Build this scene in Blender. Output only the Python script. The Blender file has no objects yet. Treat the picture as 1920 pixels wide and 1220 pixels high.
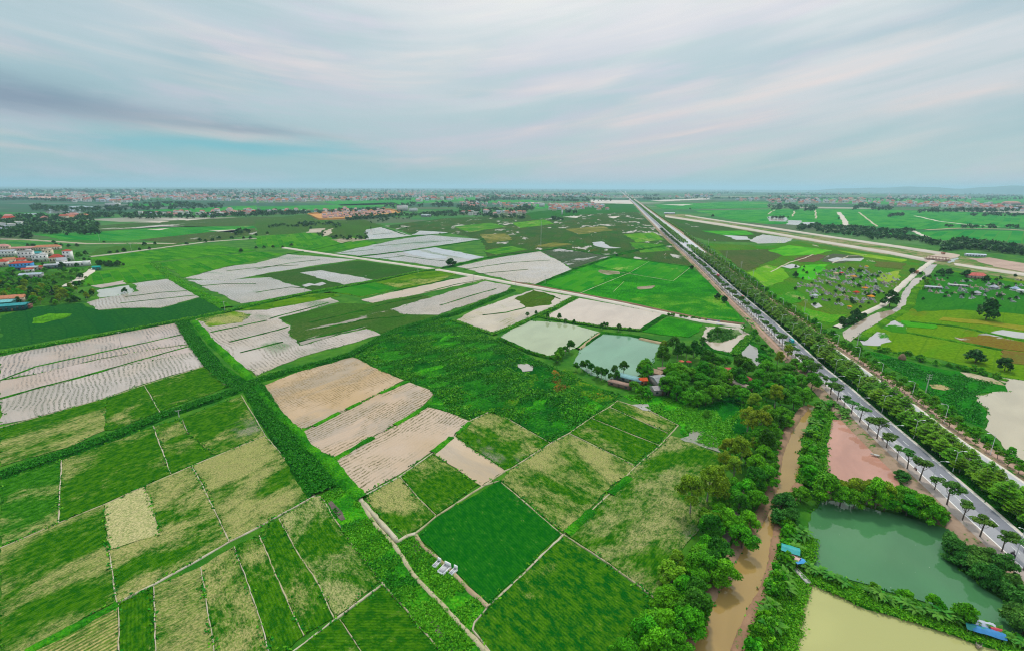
import bpy, bmesh, math, random
import numpy as np
from mathutils import Vector, Matrix, Euler

random.seed(7)
RNG = np.random.default_rng(11)
SC = bpy.context.scene
COL = SC.collection

# ------------------------------------------------------------ camera
CAM_H = 100.0
FOC = 920.0                     # focal length in pixels of the 1920 px wide photograph
PITCH = math.atan((610 - 351.5) / FOC)
ROLL = math.radians(0.27)
cd = bpy.data.cameras.new('camera')
cam = bpy.data.objects.new('camera', cd)
COL.objects.link(cam)
cd.sensor_width = 36.0
cd.lens = 36.0 * FOC / 1920.0
cd.clip_start = 1.0
cd.clip_end = 120000.0
CAM_R = Matrix.Rotation(math.pi / 2 - PITCH, 3, 'X') @ Matrix.Rotation(ROLL, 3, 'Z')
cam.matrix_world = Matrix.Translation((0, 0, CAM_H)) @ CAM_R.to_4x4()
SC.camera = cam

# ------------------------------------------------------------ light
SUN_EL, SUN_AZ = math.radians(52), math.radians(14)      # azimuth from +Y towards +X
sd = bpy.data.lights.new('sun', 'SUN')
sd.energy = 2.2
sd.angle = math.radians(7)
sd.color = (1.0, 0.955, 0.89)
sun = bpy.data.objects.new('sun', sd)
COL.objects.link(sun)
sdir = Vector((math.sin(SUN_AZ) * math.cos(SUN_EL), math.cos(SUN_AZ) * math.cos(SUN_EL), math.sin(SUN_EL)))
sun.rotation_euler = sdir.to_track_quat('Z', 'Y').to_euler()
sun.location = (0, 0, 300)

SC.view_settings.view_transform = 'Standard'
SC.view_settings.look = 'None'
SC.view_settings.exposure = 0.16
SC.view_settings.gamma = 1.0
SC.view_settings.use_curve_mapping = False
SC.render.engine = 'CYCLES'
cy = SC.cycles
cy.max_bounces = 5
cy.diffuse_bounces = 2
cy.glossy_bounces = 2
cy.transmission_bounces = 2
cy.transparent_max_bounces = 4
cy.volume_bounces = 0
cy.use_adaptive_sampling = True
cy.adaptive_threshold = 0.01
cy.use_denoising = True
cy.denoiser = 'OPENIMAGEDENOISE'
cy.denoising_input_passes = 'RGB_ALBEDO_NORMAL'
cy.denoising_prefilter = 'NONE'
cy.pixel_filter_type = 'BLACKMAN_HARRIS'
cy.filter_width = 1.15
cy.caustics_reflective = False
cy.caustics_refractive = False
cy.sample_clamp_indirect = 4.0


class N:
    """small helper for building node trees"""
    def __init__(s, nt):
        s.nt = nt
        nt.nodes.clear()

    def new(s, t, **kw):
        n = s.nt.nodes.new(t)
        for k, v in kw.items():
            setattr(n, k, v)
        return n

    def put(s, sock, v):
        if isinstance(v, bpy.types.NodeSocket):
            s.nt.links.new(v, sock)
        elif isinstance(v, (tuple, list)) and len(v) == 3 and sock.type == 'RGBA':
            sock.default_value = (*v, 1)
        else:
            sock.default_value = v

    def math(s, op, a, b=None, c=None, clamp=False):
        n = s.new('ShaderNodeMath', operation=op, use_clamp=clamp)
        for i, v in enumerate((a, b, c)):
            if v is not None:
                s.put(n.inputs[i], v)
        return n.outputs[0]

    def vmath(s, op, a, b=None):
        n = s.new('ShaderNodeVectorMath', operation=op)
        s.put(n.inputs[0], a)
        if b is not None:
            s.put(n.inputs[1], b)
        return n.outputs[0]

    def mix(s, f, a, b):
        n = s.new('ShaderNodeMix', data_type='RGBA')
        s.put(n.inputs[0], f)
        s.put(n.inputs[6], a)
        s.put(n.inputs[7], b)
        return n.outputs[2]

    def mixf(s, f, a, b):
        n = s.new('ShaderNodeMix', data_type='FLOAT')
        s.put(n.inputs[0], f)
        s.put(n.inputs[2], a)
        s.put(n.inputs[3], b)
        return n.outputs[0]

    def noise(s, vec, scale, detail=3.0, rough=0.55, dist=0.0):
        n = s.new('ShaderNodeTexNoise')
        s.put(n.inputs['Vector'], vec)
        n.inputs['Scale'].default_value = scale
        n.inputs['Detail'].default_value = detail
        n.inputs['Roughness'].default_value = rough
        n.inputs['Distortion'].default_value = dist
        return n.outputs['Fac']

    def voro(s, vec, scale, out='Distance', feature='F1', rnd=1.0):
        n = s.new('ShaderNodeTexVoronoi', feature=feature)
        s.put(n.inputs['Vector'], vec)
        n.inputs['Scale'].default_value = scale
        n.inputs['Randomness'].default_value = rnd
        return n.outputs[out]

    def step(s, v, lo, hi):
        n = s.new('ShaderNodeMapRange', interpolation_type='SMOOTHSTEP')
        s.put(n.inputs[0], v)
        s.put(n.inputs[1], lo)
        s.put(n.inputs[2], hi)
        n.inputs[3].default_value = 0
        n.inputs[4].default_value = 1
        return n.outputs[0]

    def mapping(s, vec, loc=(0, 0, 0), rot=(0, 0, 0), scale=(1, 1, 1)):
        n = s.new('ShaderNodeMapping')
        s.put(n.inputs[0], vec)
        n.inputs[1].default_value = loc
        n.inputs[2].default_value = rot
        n.inputs[3].default_value = scale
        return n.outputs[0]

    def sep(s, vec):
        n = s.new('ShaderNodeSeparateXYZ')
        s.put(n.inputs[0], vec)
        return n.outputs

    def comb(s, x, y, z):
        n = s.new('ShaderNodeCombineXYZ')
        for i, v in enumerate((x, y, z)):
            s.put(n.inputs[i], v)
        return n.outputs[0]


# ------------------------------------------------------------ sky: Nishita behind a high, streaky overcast
def make_world():
    w = bpy.data.worlds.new('World')
    SC.world = w
    w.use_nodes = True
    n = N(w.node_tree)
    sky = n.new('ShaderNodeTexSky', sky_type='NISHITA')
    sky.sun_disc = False
    sky.sun_elevation = SUN_EL
    sky.sun_rotation = SUN_AZ
    sky.air_density = 1.0
    sky.dust_density = 2.0
    b1 = n.new('ShaderNodeBackground')
    n.put(b1.inputs[0], sky.outputs[0])
    b1.inputs[1].default_value = 0.09
    d = n.new('ShaderNodeTexCoord').outputs['Generated']
    x, y, z = n.sep(d)
    # bands of high cloud: long in azimuth, thin in elevation, rising a little away from the middle of the view
    azm = n.math('ARCTAN2', x, y)
    dx = n.math('ADD', azm, 0.22)
    rise = n.math('SUBTRACT', n.math('SQRT', n.math('ADD', n.math('MULTIPLY', dx, dx), 0.03)), 0.17)
    ev = n.math('SUBTRACT', z, n.math('MULTIPLY', rise, n.mixf(n.step(dx, -0.1, 0.1), 0.13, 0.17)))
    p1 = n.comb(n.math('MULTIPLY', azm, 1.5), n.math('MULTIPLY', ev, 7.0), z)
    p2 = n.comb(n.math('MULTIPLY', azm, 1.8), n.math('MULTIPLY', ev, 22.0), 3.7)
    a1 = n.noise(p1, 1.0, 4, 0.5, 0.3)
    a2 = n.noise(p2, 1.0, 5, 0.55, 0.25)
    a3 = n.noise(n.comb(n.math('MULTIPLY', azm, 2.2), n.math('MULTIPLY', ev, 12.0), 9.1), 1.0, 5, 0.6, 0.3)
    el = n.math('MAXIMUM', z, 0.0)
    up = n.step(el, 0.02, 0.42)
    # cloud colours: lavender grey body, teal thin parts, warm edges, whiter towards the zenith
    low = n.mix(n.step(x, -0.5, 0.62), (0.255, 0.44, 0.475), (0.42, 0.535, 0.53))
    body = n.mix(up, n.mix(n.step(x, -0.6, 0.1), (0.38, 0.51, 0.55), (0.51, 0.55, 0.585)), n.mix(n.step(x, -0.5, 0.35), (0.50, 0.585, 0.635), (0.66, 0.705, 0.72)))
    c = n.mix(n.step(el, 0.0, 0.15), low, body)
    c = n.mix(n.math('MULTIPLY', n.step(a1, 0.46, 0.62), 0.85), c, n.mix(up, (0.29, 0.46, 0.50), (0.41, 0.51, 0.575)))
    lav = n.mix(up, (0.50, 0.49, 0.57), (0.58, 0.57, 0.68))
    c = n.mix(n.math('MULTIPLY', n.step(a3, 0.45, 0.62), 0.62), c, lav)
    warm = n.math('MULTIPLY', n.step(a2, 0.46, 0.74), n.math('MULTIPLY', n.step(el, 0.005, 0.08), n.math('SUBTRACT', 0.85, n.math('MULTIPLY', up, 0.40))))
    c = n.mix(warm, c, n.mix(up, (0.72, 0.58, 0.55), (0.80, 0.78, 0.76)))
    c = n.mix(n.math('MULTIPLY', n.step(n.math('SUBTRACT', 1.0, a2), 0.50, 0.66), 0.45), c, (0.34, 0.50, 0.53))
    # thinner, brighter cloud in front of the sun
    gl = n.math('POWER', n.math('MAXIMUM', n.math('ADD', n.math('MULTIPLY', x, 0.12), n.math('ADD', n.math('MULTIPLY', y, 0.86), n.math('MULTIPLY', z, 0.48))), 0.0), 14.0)
    c = n.mix(n.math('MULTIPLY', gl, n.math('MULTIPLY', n.step(el, 0.08, 0.34), 0.75)), c, (0.86, 0.85, 0.80))
    # one long dark streak low in the west with clear teal air below it
    az = n.math('ARCTAN2', x, y)
    def streak(az0, el0, slope, wid_az, wid_el, k):
        e = n.math('SUBTRACT', el, n.math('ADD', el0, n.math('MULTIPLY', n.math('SUBTRACT', az, az0), slope)))
        e = n.math('ADD', e, n.math('MULTIPLY', n.math('SUBTRACT', a3, 0.5), 0.05))
        q = n.math('ADD', n.math('POWER', n.math('DIVIDE', e, wid_el), 2.0),
                   n.math('POWER', n.math('DIVIDE', n.math('SUBTRACT', az, az0), wid_az), 2.0))
        return n.math('MULTIPLY', n.math('EXPONENT', n.math('MULTIPLY', q, -1.0)), k)
    c = n.mix(streak(-0.47, 0.062, 0.0, 0.22, 0.013, 0.9), c, (0.12, 0.44, 0.52))
    c = n.mix(streak(-0.74, 0.119, -0.081, 0.23, 0.020, 0.85), c, (0.17, 0.245, 0.335))
    c = n.mix(streak(-0.48, 0.093, -0.05, 0.13, 0.007, 0.6), c, (0.22, 0.28, 0.36))
    b2 = n.new('ShaderNodeBackground')
    n.put(b2.inputs[0], c)
    n.put(b2.inputs[1], n.math('ADD', 1.02, n.math('MULTIPLY', n.step(z, 0.34, 0.85), 1.0)))      # an overcast sky is brightest overhead
    ms = n.new('ShaderNodeMixShader')
    n.put(ms.inputs[0], n.math('SUBTRACT', 0.93, n.math('MULTIPLY', n.step(a1, 0.5, 0.75), 0.12)))
    n.put(ms.inputs[1], b1.outputs[0])
    n.put(ms.inputs[2], b2.outputs[0])
    o = n.new('ShaderNodeOutputWorld')
    n.put(o.inputs[0], ms.outputs[0])


make_world()

# ------------------------------------------------------------ placing things: a photo point seen on the plane at height z
CP = Vector((0, 0, CAM_H))


def G(px, py, z=0.0):
    d = CAM_R @ Vector(((px - 960) / FOC, -(py - 610) / FOC, -1.0))
    if d.z > -1e-4:
        d.z = -1e-4
    t = (z - CAM_H) / d.z
    return Vector((d.x * t, d.y * t, z))


def P(s):
    """'x,y x,y ...' -> list of photo points"""
    return [tuple(float(a) for a in q.split(',')) for q in s.split()]


def tag(o, label=None, cat=None, group=None, kind=None):
    for k, v in (('label', label), ('category', cat), ('group', group), ('kind', kind)):
        if v:
            o[k] = v
    return o


def link(name, me, mat=None, parent=None):
    o = bpy.data.objects.new(name, me)
    COL.objects.link(o)
    if mat is not None and len(me.materials) == 0:
        me.materials.append(mat)
    if parent is not None:
        o.parent = parent
    return o


def empty(name, loc=(0, 0, 0), rz=0.0, sc=1.0):
    o = bpy.data.objects.new(name, None)
    o.empty_display_size = 0.3
    COL.objects.link(o)
    o.location = loc
    o.rotation_euler = (0, 0, rz)
    o.scale = (sc, sc, sc) if not isinstance(sc, tuple) else sc
    return o


def mesh_np(name, V, F, smooth=False):
    """mesh from an (n,3) array and an (m,k) face array"""
    me = bpy.data.meshes.new(name)
    V = np.asarray(V, dtype=np.float32)
    F = np.asarray(F, dtype=np.int32)
    k = F.shape[1]
    me.vertices.add(len(V))
    me.vertices.foreach_set('co', V.ravel())
    me.loops.add(F.size)
    me.loops.foreach_set('vertex_index', F.ravel())
    me.polygons.add(len(F))
    me.polygons.foreach_set('loop_start', np.arange(len(F), dtype=np.int32) * k)
    me.update(calc_edges=True)
    if smooth:
        me.polygons.foreach_set('use_smooth', np.ones(len(F), dtype=bool))
    return me


# ------------------------------------------------------------ materials of the land
MATS = {}


def mat(name, build):
    if name in MATS:
        return MATS[name]
    m = bpy.data.materials.new(name)
    m.use_nodes = True
    n = N(m.node_tree)
    b = n.new('ShaderNodeBsdfPrincipled')
    o = n.new('ShaderNodeOutputMaterial')
    n.nt.links.new(b.outputs[0], o.inputs[0])
    b.inputs['Roughness'].default_value = 0.8
    b.inputs['Specular IOR Level'].default_value = 0.0
    build(n, b)
    MATS[name] = m
    return m


def bump(n, b, h, strength=0.5, dist=0.3):
    bn = n.new('ShaderNodeBump')
    bn.inputs['Strength'].default_value = strength
    bn.inputs['Distance'].default_value = dist
    n.put(bn.inputs['Height'], h)
    n.put(b.inputs['Normal'], bn.outputs[0])


def objco(n, seed=0.0):
    c = n.new('ShaderNodeTexCoord').outputs['Object']
    if seed:
        c = n.vmath('ADD', c, (seed * 37.1, seed * 53.7, seed * 11.3))
    return c


GREEN_D = (0.010, 0.084, 0.003)
GREEN_M = (0.050, 0.155, 0.004)
GREEN_L = (0.075, 0.255, 0.010)
STRAW = (0.40, 0.34, 0.14)
MUD = (0.56, 0.44, 0.31)
WK = 0.61          # muddy water is a little darker than the dry mud


def rice(patch=0.5, sc=1.0, seed=1.0, dark=GREEN_D, mid=GREEN_M, straw=STRAW, wet=None, stretch=1.5, rowy=0.0, big=0.035):
    """growing rice: dark green stands breaking up into straw coloured, thin patches"""
    key = 'rice_%s' % hash((patch, sc, seed, dark, mid, straw, wet, stretch, rowy, big))

    def build(n, b):
        c = objco(n, seed)
        cs = n.mapping(c, scale=(1.0 / stretch, 1.0, 1.0))
        f = n.noise(cs, 2.6 / sc, 3, 0.72)
        f2 = n.noise(n.mapping(c, rot=(0, 0, 0.9), scale=(0.7, 1.2, 1)), 0.6 / sc, 4, 0.7)
        g = n.noise(cs, big * 1.4 / sc, 5, 0.62, 0.4)
        col = n.mix(n.step(f2, 0.38, 0.62), dark, mid)
        if sc >= 1.8:
            # narrow plots inside a big field
            br = n.new('ShaderNodeTexBrick')
            n.put(br.inputs['Vector'], n.mapping(c, rot=(0, 0, 0.0)))
            br.inputs['Scale'].default_value = 1.0
            br.inputs['Brick Width'].default_value = 34.0 * max(1.0, sc / 3)
            br.inputs['Row Height'].default_value = 9.0 * max(1.0, sc / 3)
            br.inputs['Mortar Size'].default_value = 0.25 * sc / 2.5
            br.inputs['Color1'].default_value = (0, 0, 0, 1)
            br.inputs['Color2'].default_value = (1, 1, 1, 1)
            br.inputs['Mortar'].default_value = (0.5, 0.5, 0.5, 1)
            cv = n.sep(br.outputs['Color'])[0]
            col = n.mix(n.math('MULTIPLY', cv, 0.75), col, tuple(q * 1.3 + e for q, e in zip(mid, (0.045, 0.02, 0.0))))
            col = n.mix(n.math('MULTIPLY', br.outputs['Fac'], 0.45), col, (0.12, 0.16, 0.03))
        else:
            rw = n.math('SINE', n.math('MULTIPLY', n.sep(c)[1], 2 * math.pi / 0.75))
            col = n.mix(n.math('MULTIPLY', n.step(n.math('ADD', rw, n.math('MULTIPLY', f, 1.5)), 0.2, 1.6), 0.32), col, tuple(q * 0.55 for q in dark))
        m = n.math('ADD', n.math('MULTIPLY', f, 0.14), n.math('ADD', n.math('MULTIPLY', g, 0.66), n.math('MULTIPLY', f2, 0.20)))
        th = 0.62 - 0.20 * patch
        s = n.math('MULTIPLY', n.step(m, th - 0.045, th + 0.085), n.math('ADD', 0.26, n.math('MULTIPLY', n.step(f, 0.34, 0.66), 0.58)))
        fleck = n.math('MULTIPLY', n.step(f2, 0.60, 0.70), n.math('MULTIPLY', n.step(f, 0.5, 0.62), 0.30 if patch > 0 else 0.0))
        s = n.math('MAXIMUM', s, fleck)
        if rowy:
            sy = n.sep(c)[1]
            r = n.math('SINE', n.math('MULTIPLY', sy, 2 * math.pi / (1.1 * sc)))
            s = n.math('MULTIPLY', s, n.math('ADD', 1 - rowy * 0.5, n.math('MULTIPLY', r, rowy * 0.5)), clamp=True)
        col = n.mix(s, col, straw)
        if wet is not None:
            w = n.noise(n.vmath('ADD', cs, (9.0, 4.0, 2.0)), 0.05 / sc, 3, 0.6)
            wm = n.math('MULTIPLY', n.step(w, 0.60 - 0.1 * wet, 0.70 - 0.1 * wet), n.step(f, 0.36, 0.58))
            col = n.mix(wm, col, (0.21, 0.20, 0.14))
            n.put(b.inputs['Roughness'], n.mixf(wm, 0.8, 0.5))
        n.put(b.inputs['Base Color'], col)
        bump(n, b, n.math('ADD', f, f2), 0.7, 0.35 * sc)
    return mat(key, build)


def flooded(cover=0.5, row=1.15, seed=1.0, water=(0.60, 0.49, 0.40), stub=(0.045, 0.05, 0.022), sc=1.0, green=0.0, rough=0.12, wob=1.3):
    """flooded field: muddy water broken by rows of old stubble"""
    key = 'flood_%s' % hash((cover, row, seed, water, stub, sc, green, rough, wob))

    def build(n, b):
        c = objco(n, seed)
        x, y, _ = n.sep(c)
        wv = n.noise(n.mapping(c, scale=(1, 1, 1)), 0.035 / sc, 2, 0.5)
        yy = n.math('ADD', y, n.math('MULTIPLY', wv, 6.0 * sc * wob))
        r = n.math('SINE', n.math('MULTIPLY', yy, 2 * math.pi / row))
        dash = n.noise(n.mapping(c, scale=(0.55, 1.6, 1)), 1.1 / sc, 2, 0.6)
        dash2 = n.noise(c, 2.2 / sc, 2, 0.6)
        area = n.noise(n.mapping(c, scale=(0.7, 1, 1)), 0.05 / sc, 4, 0.62, 0.3)
        am = n.step(area, 0.60 - 0.32 * cover, 0.70 - 0.26 * cover)
        rr = n.step(r, -0.25, 0.45)
        dd = n.step(dash, 0.42, 0.52)
        s = n.math('MULTIPLY', n.math('MULTIPLY', rr, dd), n.math('ADD', 0.08, n.math('MULTIPLY', am, 0.92)))
        s = n.math('MAXIMUM', s, n.math('MULTIPLY', n.step(dash2, 0.60, 0.66), n.math('ADD', 0.10, n.math('MULTIPLY', am, 0.55))))
        tone = n.noise(c, 0.02 / sc, 3, 0.6)
        water_ = tuple(w * WK for w in water)
        wc = n.mix(n.step(tone, 0.35, 0.65), water_, tuple(w * 0.86 + o for w, o in zip(water_, (0.02, 0.0, -0.03))))
        sh = n.noise(n.mapping(c, loc=(7, 3, 1), scale=(0.5, 1, 1)), 0.045 / sc, 5, 0.65, 0.5)
        wc = n.mix(n.math('MULTIPLY', n.step(sh, 0.44, 0.64), 0.55), wc, (0.25, 0.225, 0.185))
        st = n.mix(n.step(dash2, 0.4, 0.6), stub, tuple(q * 2.2 for q in stub))
        if green:
            gm = n.noise(n.mapping(c, scale=(0.5, 1, 1)), 0.03 / sc, 4, 0.6)
            gm = n.math('MULTIPLY', n.step(gm, 0.62 - 0.22 * green, 0.74 - 0.22 * green), n.math('ADD', 0.35, n.math('MULTIPLY', n.step(dash2, 0.36, 0.56), 0.65)))
            wc = n.mix(gm, wc, (0.05, 0.135, 0.015))
        col = n.mix(s, wc, st)
        n.put(b.inputs['Base Color'], col)
        n.put(b.inputs['Roughness'], n.mixf(s, rough, 0.85))
        b.inputs['Specular IOR Level'].default_value = 0.13
        bump(n, b, n.math('MULTIPLY', s, 1.0), 0.4, 0.2)
    return mat(key, build)


def water(col=(0.5, 0.45, 0.3), seed=1.0, rough=0.04, spec=0.5, var=0.85, film=0.0):
    key = 'water_%s' % hash((col, seed, rough, spec, var, film))

    def build(n, b):
        c = objco(n, seed)
        t = n.noise(n.mapping(c, scale=(1, 2.2, 1)), 0.03, 3, 0.5, 0.6)
        cl = tuple(q * WK for q in col)
        base = n.mix(n.step(t, 0.3, 0.7), cl, tuple(q * var for q in cl))
        if film:
            fl = n.noise(c, 1.4, 2, 0.5)
            base = n.mix(n.math('MULTIPLY', n.step(fl, 0.75, 0.80), film), base, (0.6, 0.6, 0.5))
        n.put(b.inputs['Base Color'], base)
        b.inputs['Roughness'].default_value = rough
        b.inputs['Specular IOR Level'].default_value = spec
        b.inputs['IOR'].default_value = 1.333
        rp = n.noise(c, 1.2, 2, 0.5)
        bump(n, b, rp, 0.04, 0.05)
    return mat(key, build)


def marsh(base=(0.035, 0.10, 0.03), base2=(0.075, 0.105, 0.04), pud=0.3, sc=1.0, seed=1.0, mud=(0.52, 0.50, 0.46), bright=(0.05, 0.22, 0.01), br=0.3, red=0.0):
    """rank wet grass with pools of standing water"""
    key = 'marsh_%s' % hash((base, base2, pud, sc, seed, mud, bright, br, red))

    def build(n, b):
        c = objco(n, seed)
        cs = n.mapping(c, scale=(0.45, 1, 1))
        a = n.noise(cs, 0.03 / sc, 5, 0.62, 0.4)
        a2 = n.noise(n.vmath('ADD', cs, (31.0, 7.0, 0.0)), 0.022 / sc, 4, 0.6, 0.5)
        f = n.noise(c, 0.7 / sc, 3, 0.65)
        col = n.mix(n.step(a, 0.38, 0.62), base, base2)
        col = n.mix(n.math('MULTIPLY', n.step(a2, 0.58 - 0.16 * br, 0.70 - 0.16 * br), 0.9 if br else 0.0), col, bright)
        br_ = n.new('ShaderNodeTexBrick')
        n.put(br_.inputs['Vector'], n.vmath('ADD', c, n.comb(n.math('MULTIPLY', a, 14.0), n.math('MULTIPLY', a2, 14.0), 0.0)))
        br_.inputs['Scale'].default_value = 1.0
        br_.inputs['Brick Width'].default_value = 48.0
        br_.inputs['Row Height'].default_value = 17.0
        br_.inputs['Mortar Size'].default_value = 0.45
        br_.inputs['Color1'].default_value = (0, 0, 0, 1)
        br_.inputs['Color2'].default_value = (1, 1, 1, 1)
        col = n.mix(n.math('MULTIPLY', n.sep(br_.outputs['Color'])[0], 0.55), col, base2)
        col = n.mix(n.math('MULTIPLY', br_.outputs['Fac'], 0.6), col, tuple(q * 0.55 for q in base))
        if red:
            rr = n.noise(n.vmath('ADD', n.mapping(c, scale=(0.3, 1, 1)), (3.0, 71.0, 0.0)), 0.04 / sc, 4, 0.6, 0.4)
            col = n.mix(n.math('MULTIPLY', n.step(rr, 0.66 - 0.2 * red, 0.74 - 0.2 * red), 0.75), col, (0.20, 0.085, 0.015))
        col = n.mix(n.math('MULTIPLY', n.step(f, 0.30, 0.70), 0.55), tuple(q * 0.6 for q in base), col)
        w = n.noise(n.vmath('ADD', n.mapping(c, scale=(0.32, 1, 1)), (5.0, 17.0, 2.0)), 0.035 / sc, 5, 0.62, 0.5)
        wm = n.step(n.math('ADD', w, n.math('MULTIPLY', n.math('SUBTRACT', f, 0.5), 0.12)), 0.70 - 0.22 * pud, 0.735 - 0.22 * pud)
        if pud <= 0:
            wm = 0.0
        col = n.mix(wm, col, tuple(q * WK for q in mud))
        n.put(b.inputs['Base Color'], col)
        n.put(b.inputs['Roughness'], n.mixf(wm, 0.85, 0.12))
        bump(n, b, f, 0.6, 0.5 * sc)
    return mat(key, build)


def weeds(a=(0.02, 0.20, 0.008), b_=(0.075, 0.30, 0.010), c_=(0.006, 0.085, 0.008), sc=1.0, seed=1.0, spot=None, sp=0.0):
    """rank broad-leaved growth: lumps of bright and dark green"""
    key = 'weeds_%s' % hash((a, b_, c_, sc, seed, spot, sp))

    def build(n, b):
        c = objco(n, seed)
        big = n.noise(c, 0.05 / sc, 4, 0.62, 0.5)
        v = n.voro(c, 0.85 / sc)
        f = n.noise(c, 1.1 / sc, 3, 0.65)
        col = n.mix(n.step(big, 0.36, 0.62), c_, a)
        col = n.mix(n.math('MULTIPLY', n.step(n.math('ADD', n.math('MULTIPLY', f, 0.6), n.math('MULTIPLY', big, 0.5)), 0.52, 0.70), 0.85), col, b_)
        col = n.mix(n.math('MULTIPLY', n.step(v, 0.45, 0.85), 0.55), col, tuple(q * 0.5 for q in c_))
        if spot is not None:
            s = n.noise(n.vmath('ADD', c, (13.0, 3.0, 0.0)), 0.09 / sc, 4, 0.65, 0.4)
            col = n.mix(n.math('MULTIPLY', n.step(s, 0.70 - 0.2 * sp, 0.78 - 0.2 * sp), n.step(f, 0.35, 0.6)), col, spot)
        n.put(b.inputs['Base Color'], col)
        b.inputs['Roughness'].default_value = 0.7
        bump(n, b, n.math('SUBTRACT', n.math('MULTIPLY', f, 0.7), v), 0.9, 0.5 * sc)
    return mat(key, build)


def soil(a=(0.50, 0.42, 0.30), b_=(0.36, 0.28, 0.20), grass=0.25, sc=1.0, seed=1.0, g=(0.04, 0.16, 0.012), rough=0.9):
    key = 'soil_%s' % hash((a, b_, grass, sc, seed, g, rough))

    def build(n, b):
        c = objco(n, seed)
        f = n.noise(c, 0.9 / sc, 4, 0.65)
        h = n.noise(c, 0.13 / sc, 4, 0.6)
        col = n.mix(n.step(h, 0.35, 0.65), tuple(q * 0.8 for q in a), tuple(q * 0.8 for q in b_))
        col = n.mix(n.math('MULTIPLY', n.step(f, 0.35, 0.7), 0.35), col, tuple(q * 0.65 for q in b_))
        if grass:
            gm = n.step(n.math('ADD', n.math('MULTIPLY', f, 0.6), n.math('MULTIPLY', h, 0.4)), 0.64 - 0.26 * grass, 0.70 - 0.26 * grass)
            col = n.mix(gm, col, g)
        n.put(b.inputs['Base Color'], col)
        b.inputs['Roughness'].default_value = rough
        bump(n, b, f, 0.4, 0.15)
    return mat(key, build)


def plain(col, rough=0.7, var=0.2, sc=1.0, spec=0.3, metal=0.0):
    key = 'plain_%s' % hash((col, rough, var, sc, spec, metal))

    def build(n, b):
        c = objco(n)
        f = n.noise(c, 0.8 * sc, 4, 0.65)
        n.put(b.inputs['Base Color'], n.mix(n.step(f, 0.3, 0.72), col, tuple(q * (1 - var) for q in col)))
        b.inputs['Roughness'].default_value = rough
        b.inputs['Specular IOR Level'].default_value = spec
        b.inputs['Metallic'].default_value = metal
    return mat(key, build)


# ------------------------------------------------------------ sheets of land and raised strips
NZ = np.random.default_rng(5)
EDGES = []


def wobble(pts, amp, step, closed=True):
    """subdivide a world polyline and push it about a little so no edge is ruler straight"""
    out = []
    m = len(pts)
    for i in range(m if closed else m - 1):
        a, b = pts[i], pts[(i + 1) % m]
        L = (b - a).length
        k = max(1, min(60, int(L / step)))
        d = (b - a) / max(L, 1e-6)
        nn = Vector((-d.y, d.x, 0))
        ph = NZ.uniform(0, 6.28, 3)
        for j in range(k):
            t = j / k
            o = 0.0 if j == 0 else (math.sin(t * L / step * 0.55 + ph[0]) * 0.5 + math.sin(t * L / step * 1.7 + ph[1]) * 0.35 + NZ.uniform(-0.45, 0.45)) * amp
            out.append(a + (b - a) * t + nn * o)
    if not closed:
        out.append(pts[-1])
    return out


def area(name, s, z, m, rows=None, amp=None, skirt=True):
    """a sheet of ground given by the outline it has in the photo, lifted to height z, with a bank down to the base"""
    q = P(s) if isinstance(s, str) else s
    w = [G(a, b, z) for a, b in q]
    c = sum(w, Vector()) / len(w)
    dist = c.length
    if amp is None:
        amp = 0.0022 * dist if dist < 350 else 0.0032 * dist
    if amp:
        w = wobble(w, amp, max(1.5, dist * 0.012))
    if rows is None:
        e = max(((w0 - w1) for w0, w1 in zip([G(a, b, z) for a, b in q], [G(a, b, z) for a, b in q[1:] + q[:1]])), key=lambda v: v.length)
        ang = math.atan2(e.y, e.x)
    else:
        r = P(rows)
        e = G(*r[1], z) - G(*r[0], z)
        ang = math.atan2(e.y, e.x)
    if name in ('paddy_field', 'fish_pond', 'canal', 'lily_pond') and dist < 1000:
        EDGES.append(([p.copy() for p in w], dist))
    inv = Matrix.Rotation(-ang, 3, 'Z')
    loc = [inv @ (p - c) for p in w]
    nv = len(loc)
    me = bpy.data.meshes.new(name)
    verts = [(p.x, p.y, 0.0) for p in loc]
    ar = sum(verts[i][0] * verts[(i + 1) % nv][1] - verts[(i + 1) % nv][0] * verts[i][1] for i in range(nv))
    order = list(range(nv)) if ar > 0 else list(range(nv))[::-1]
    faces = [order]
    if skirt:
        verts += [(p.x, p.y, -z - 0.05) for p in loc]
        faces += [[order[(i + 1) % nv], order[i], order[i] + nv, order[(i + 1) % nv] + nv] for i in range(nv)]
    me.from_pydata(verts, [], faces)
    me.update()
    o = link(name, me, m)
    o.location = c
    o.rotation_euler = (0, 0, ang)
    tag(o, kind='structure')
    return o


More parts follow.
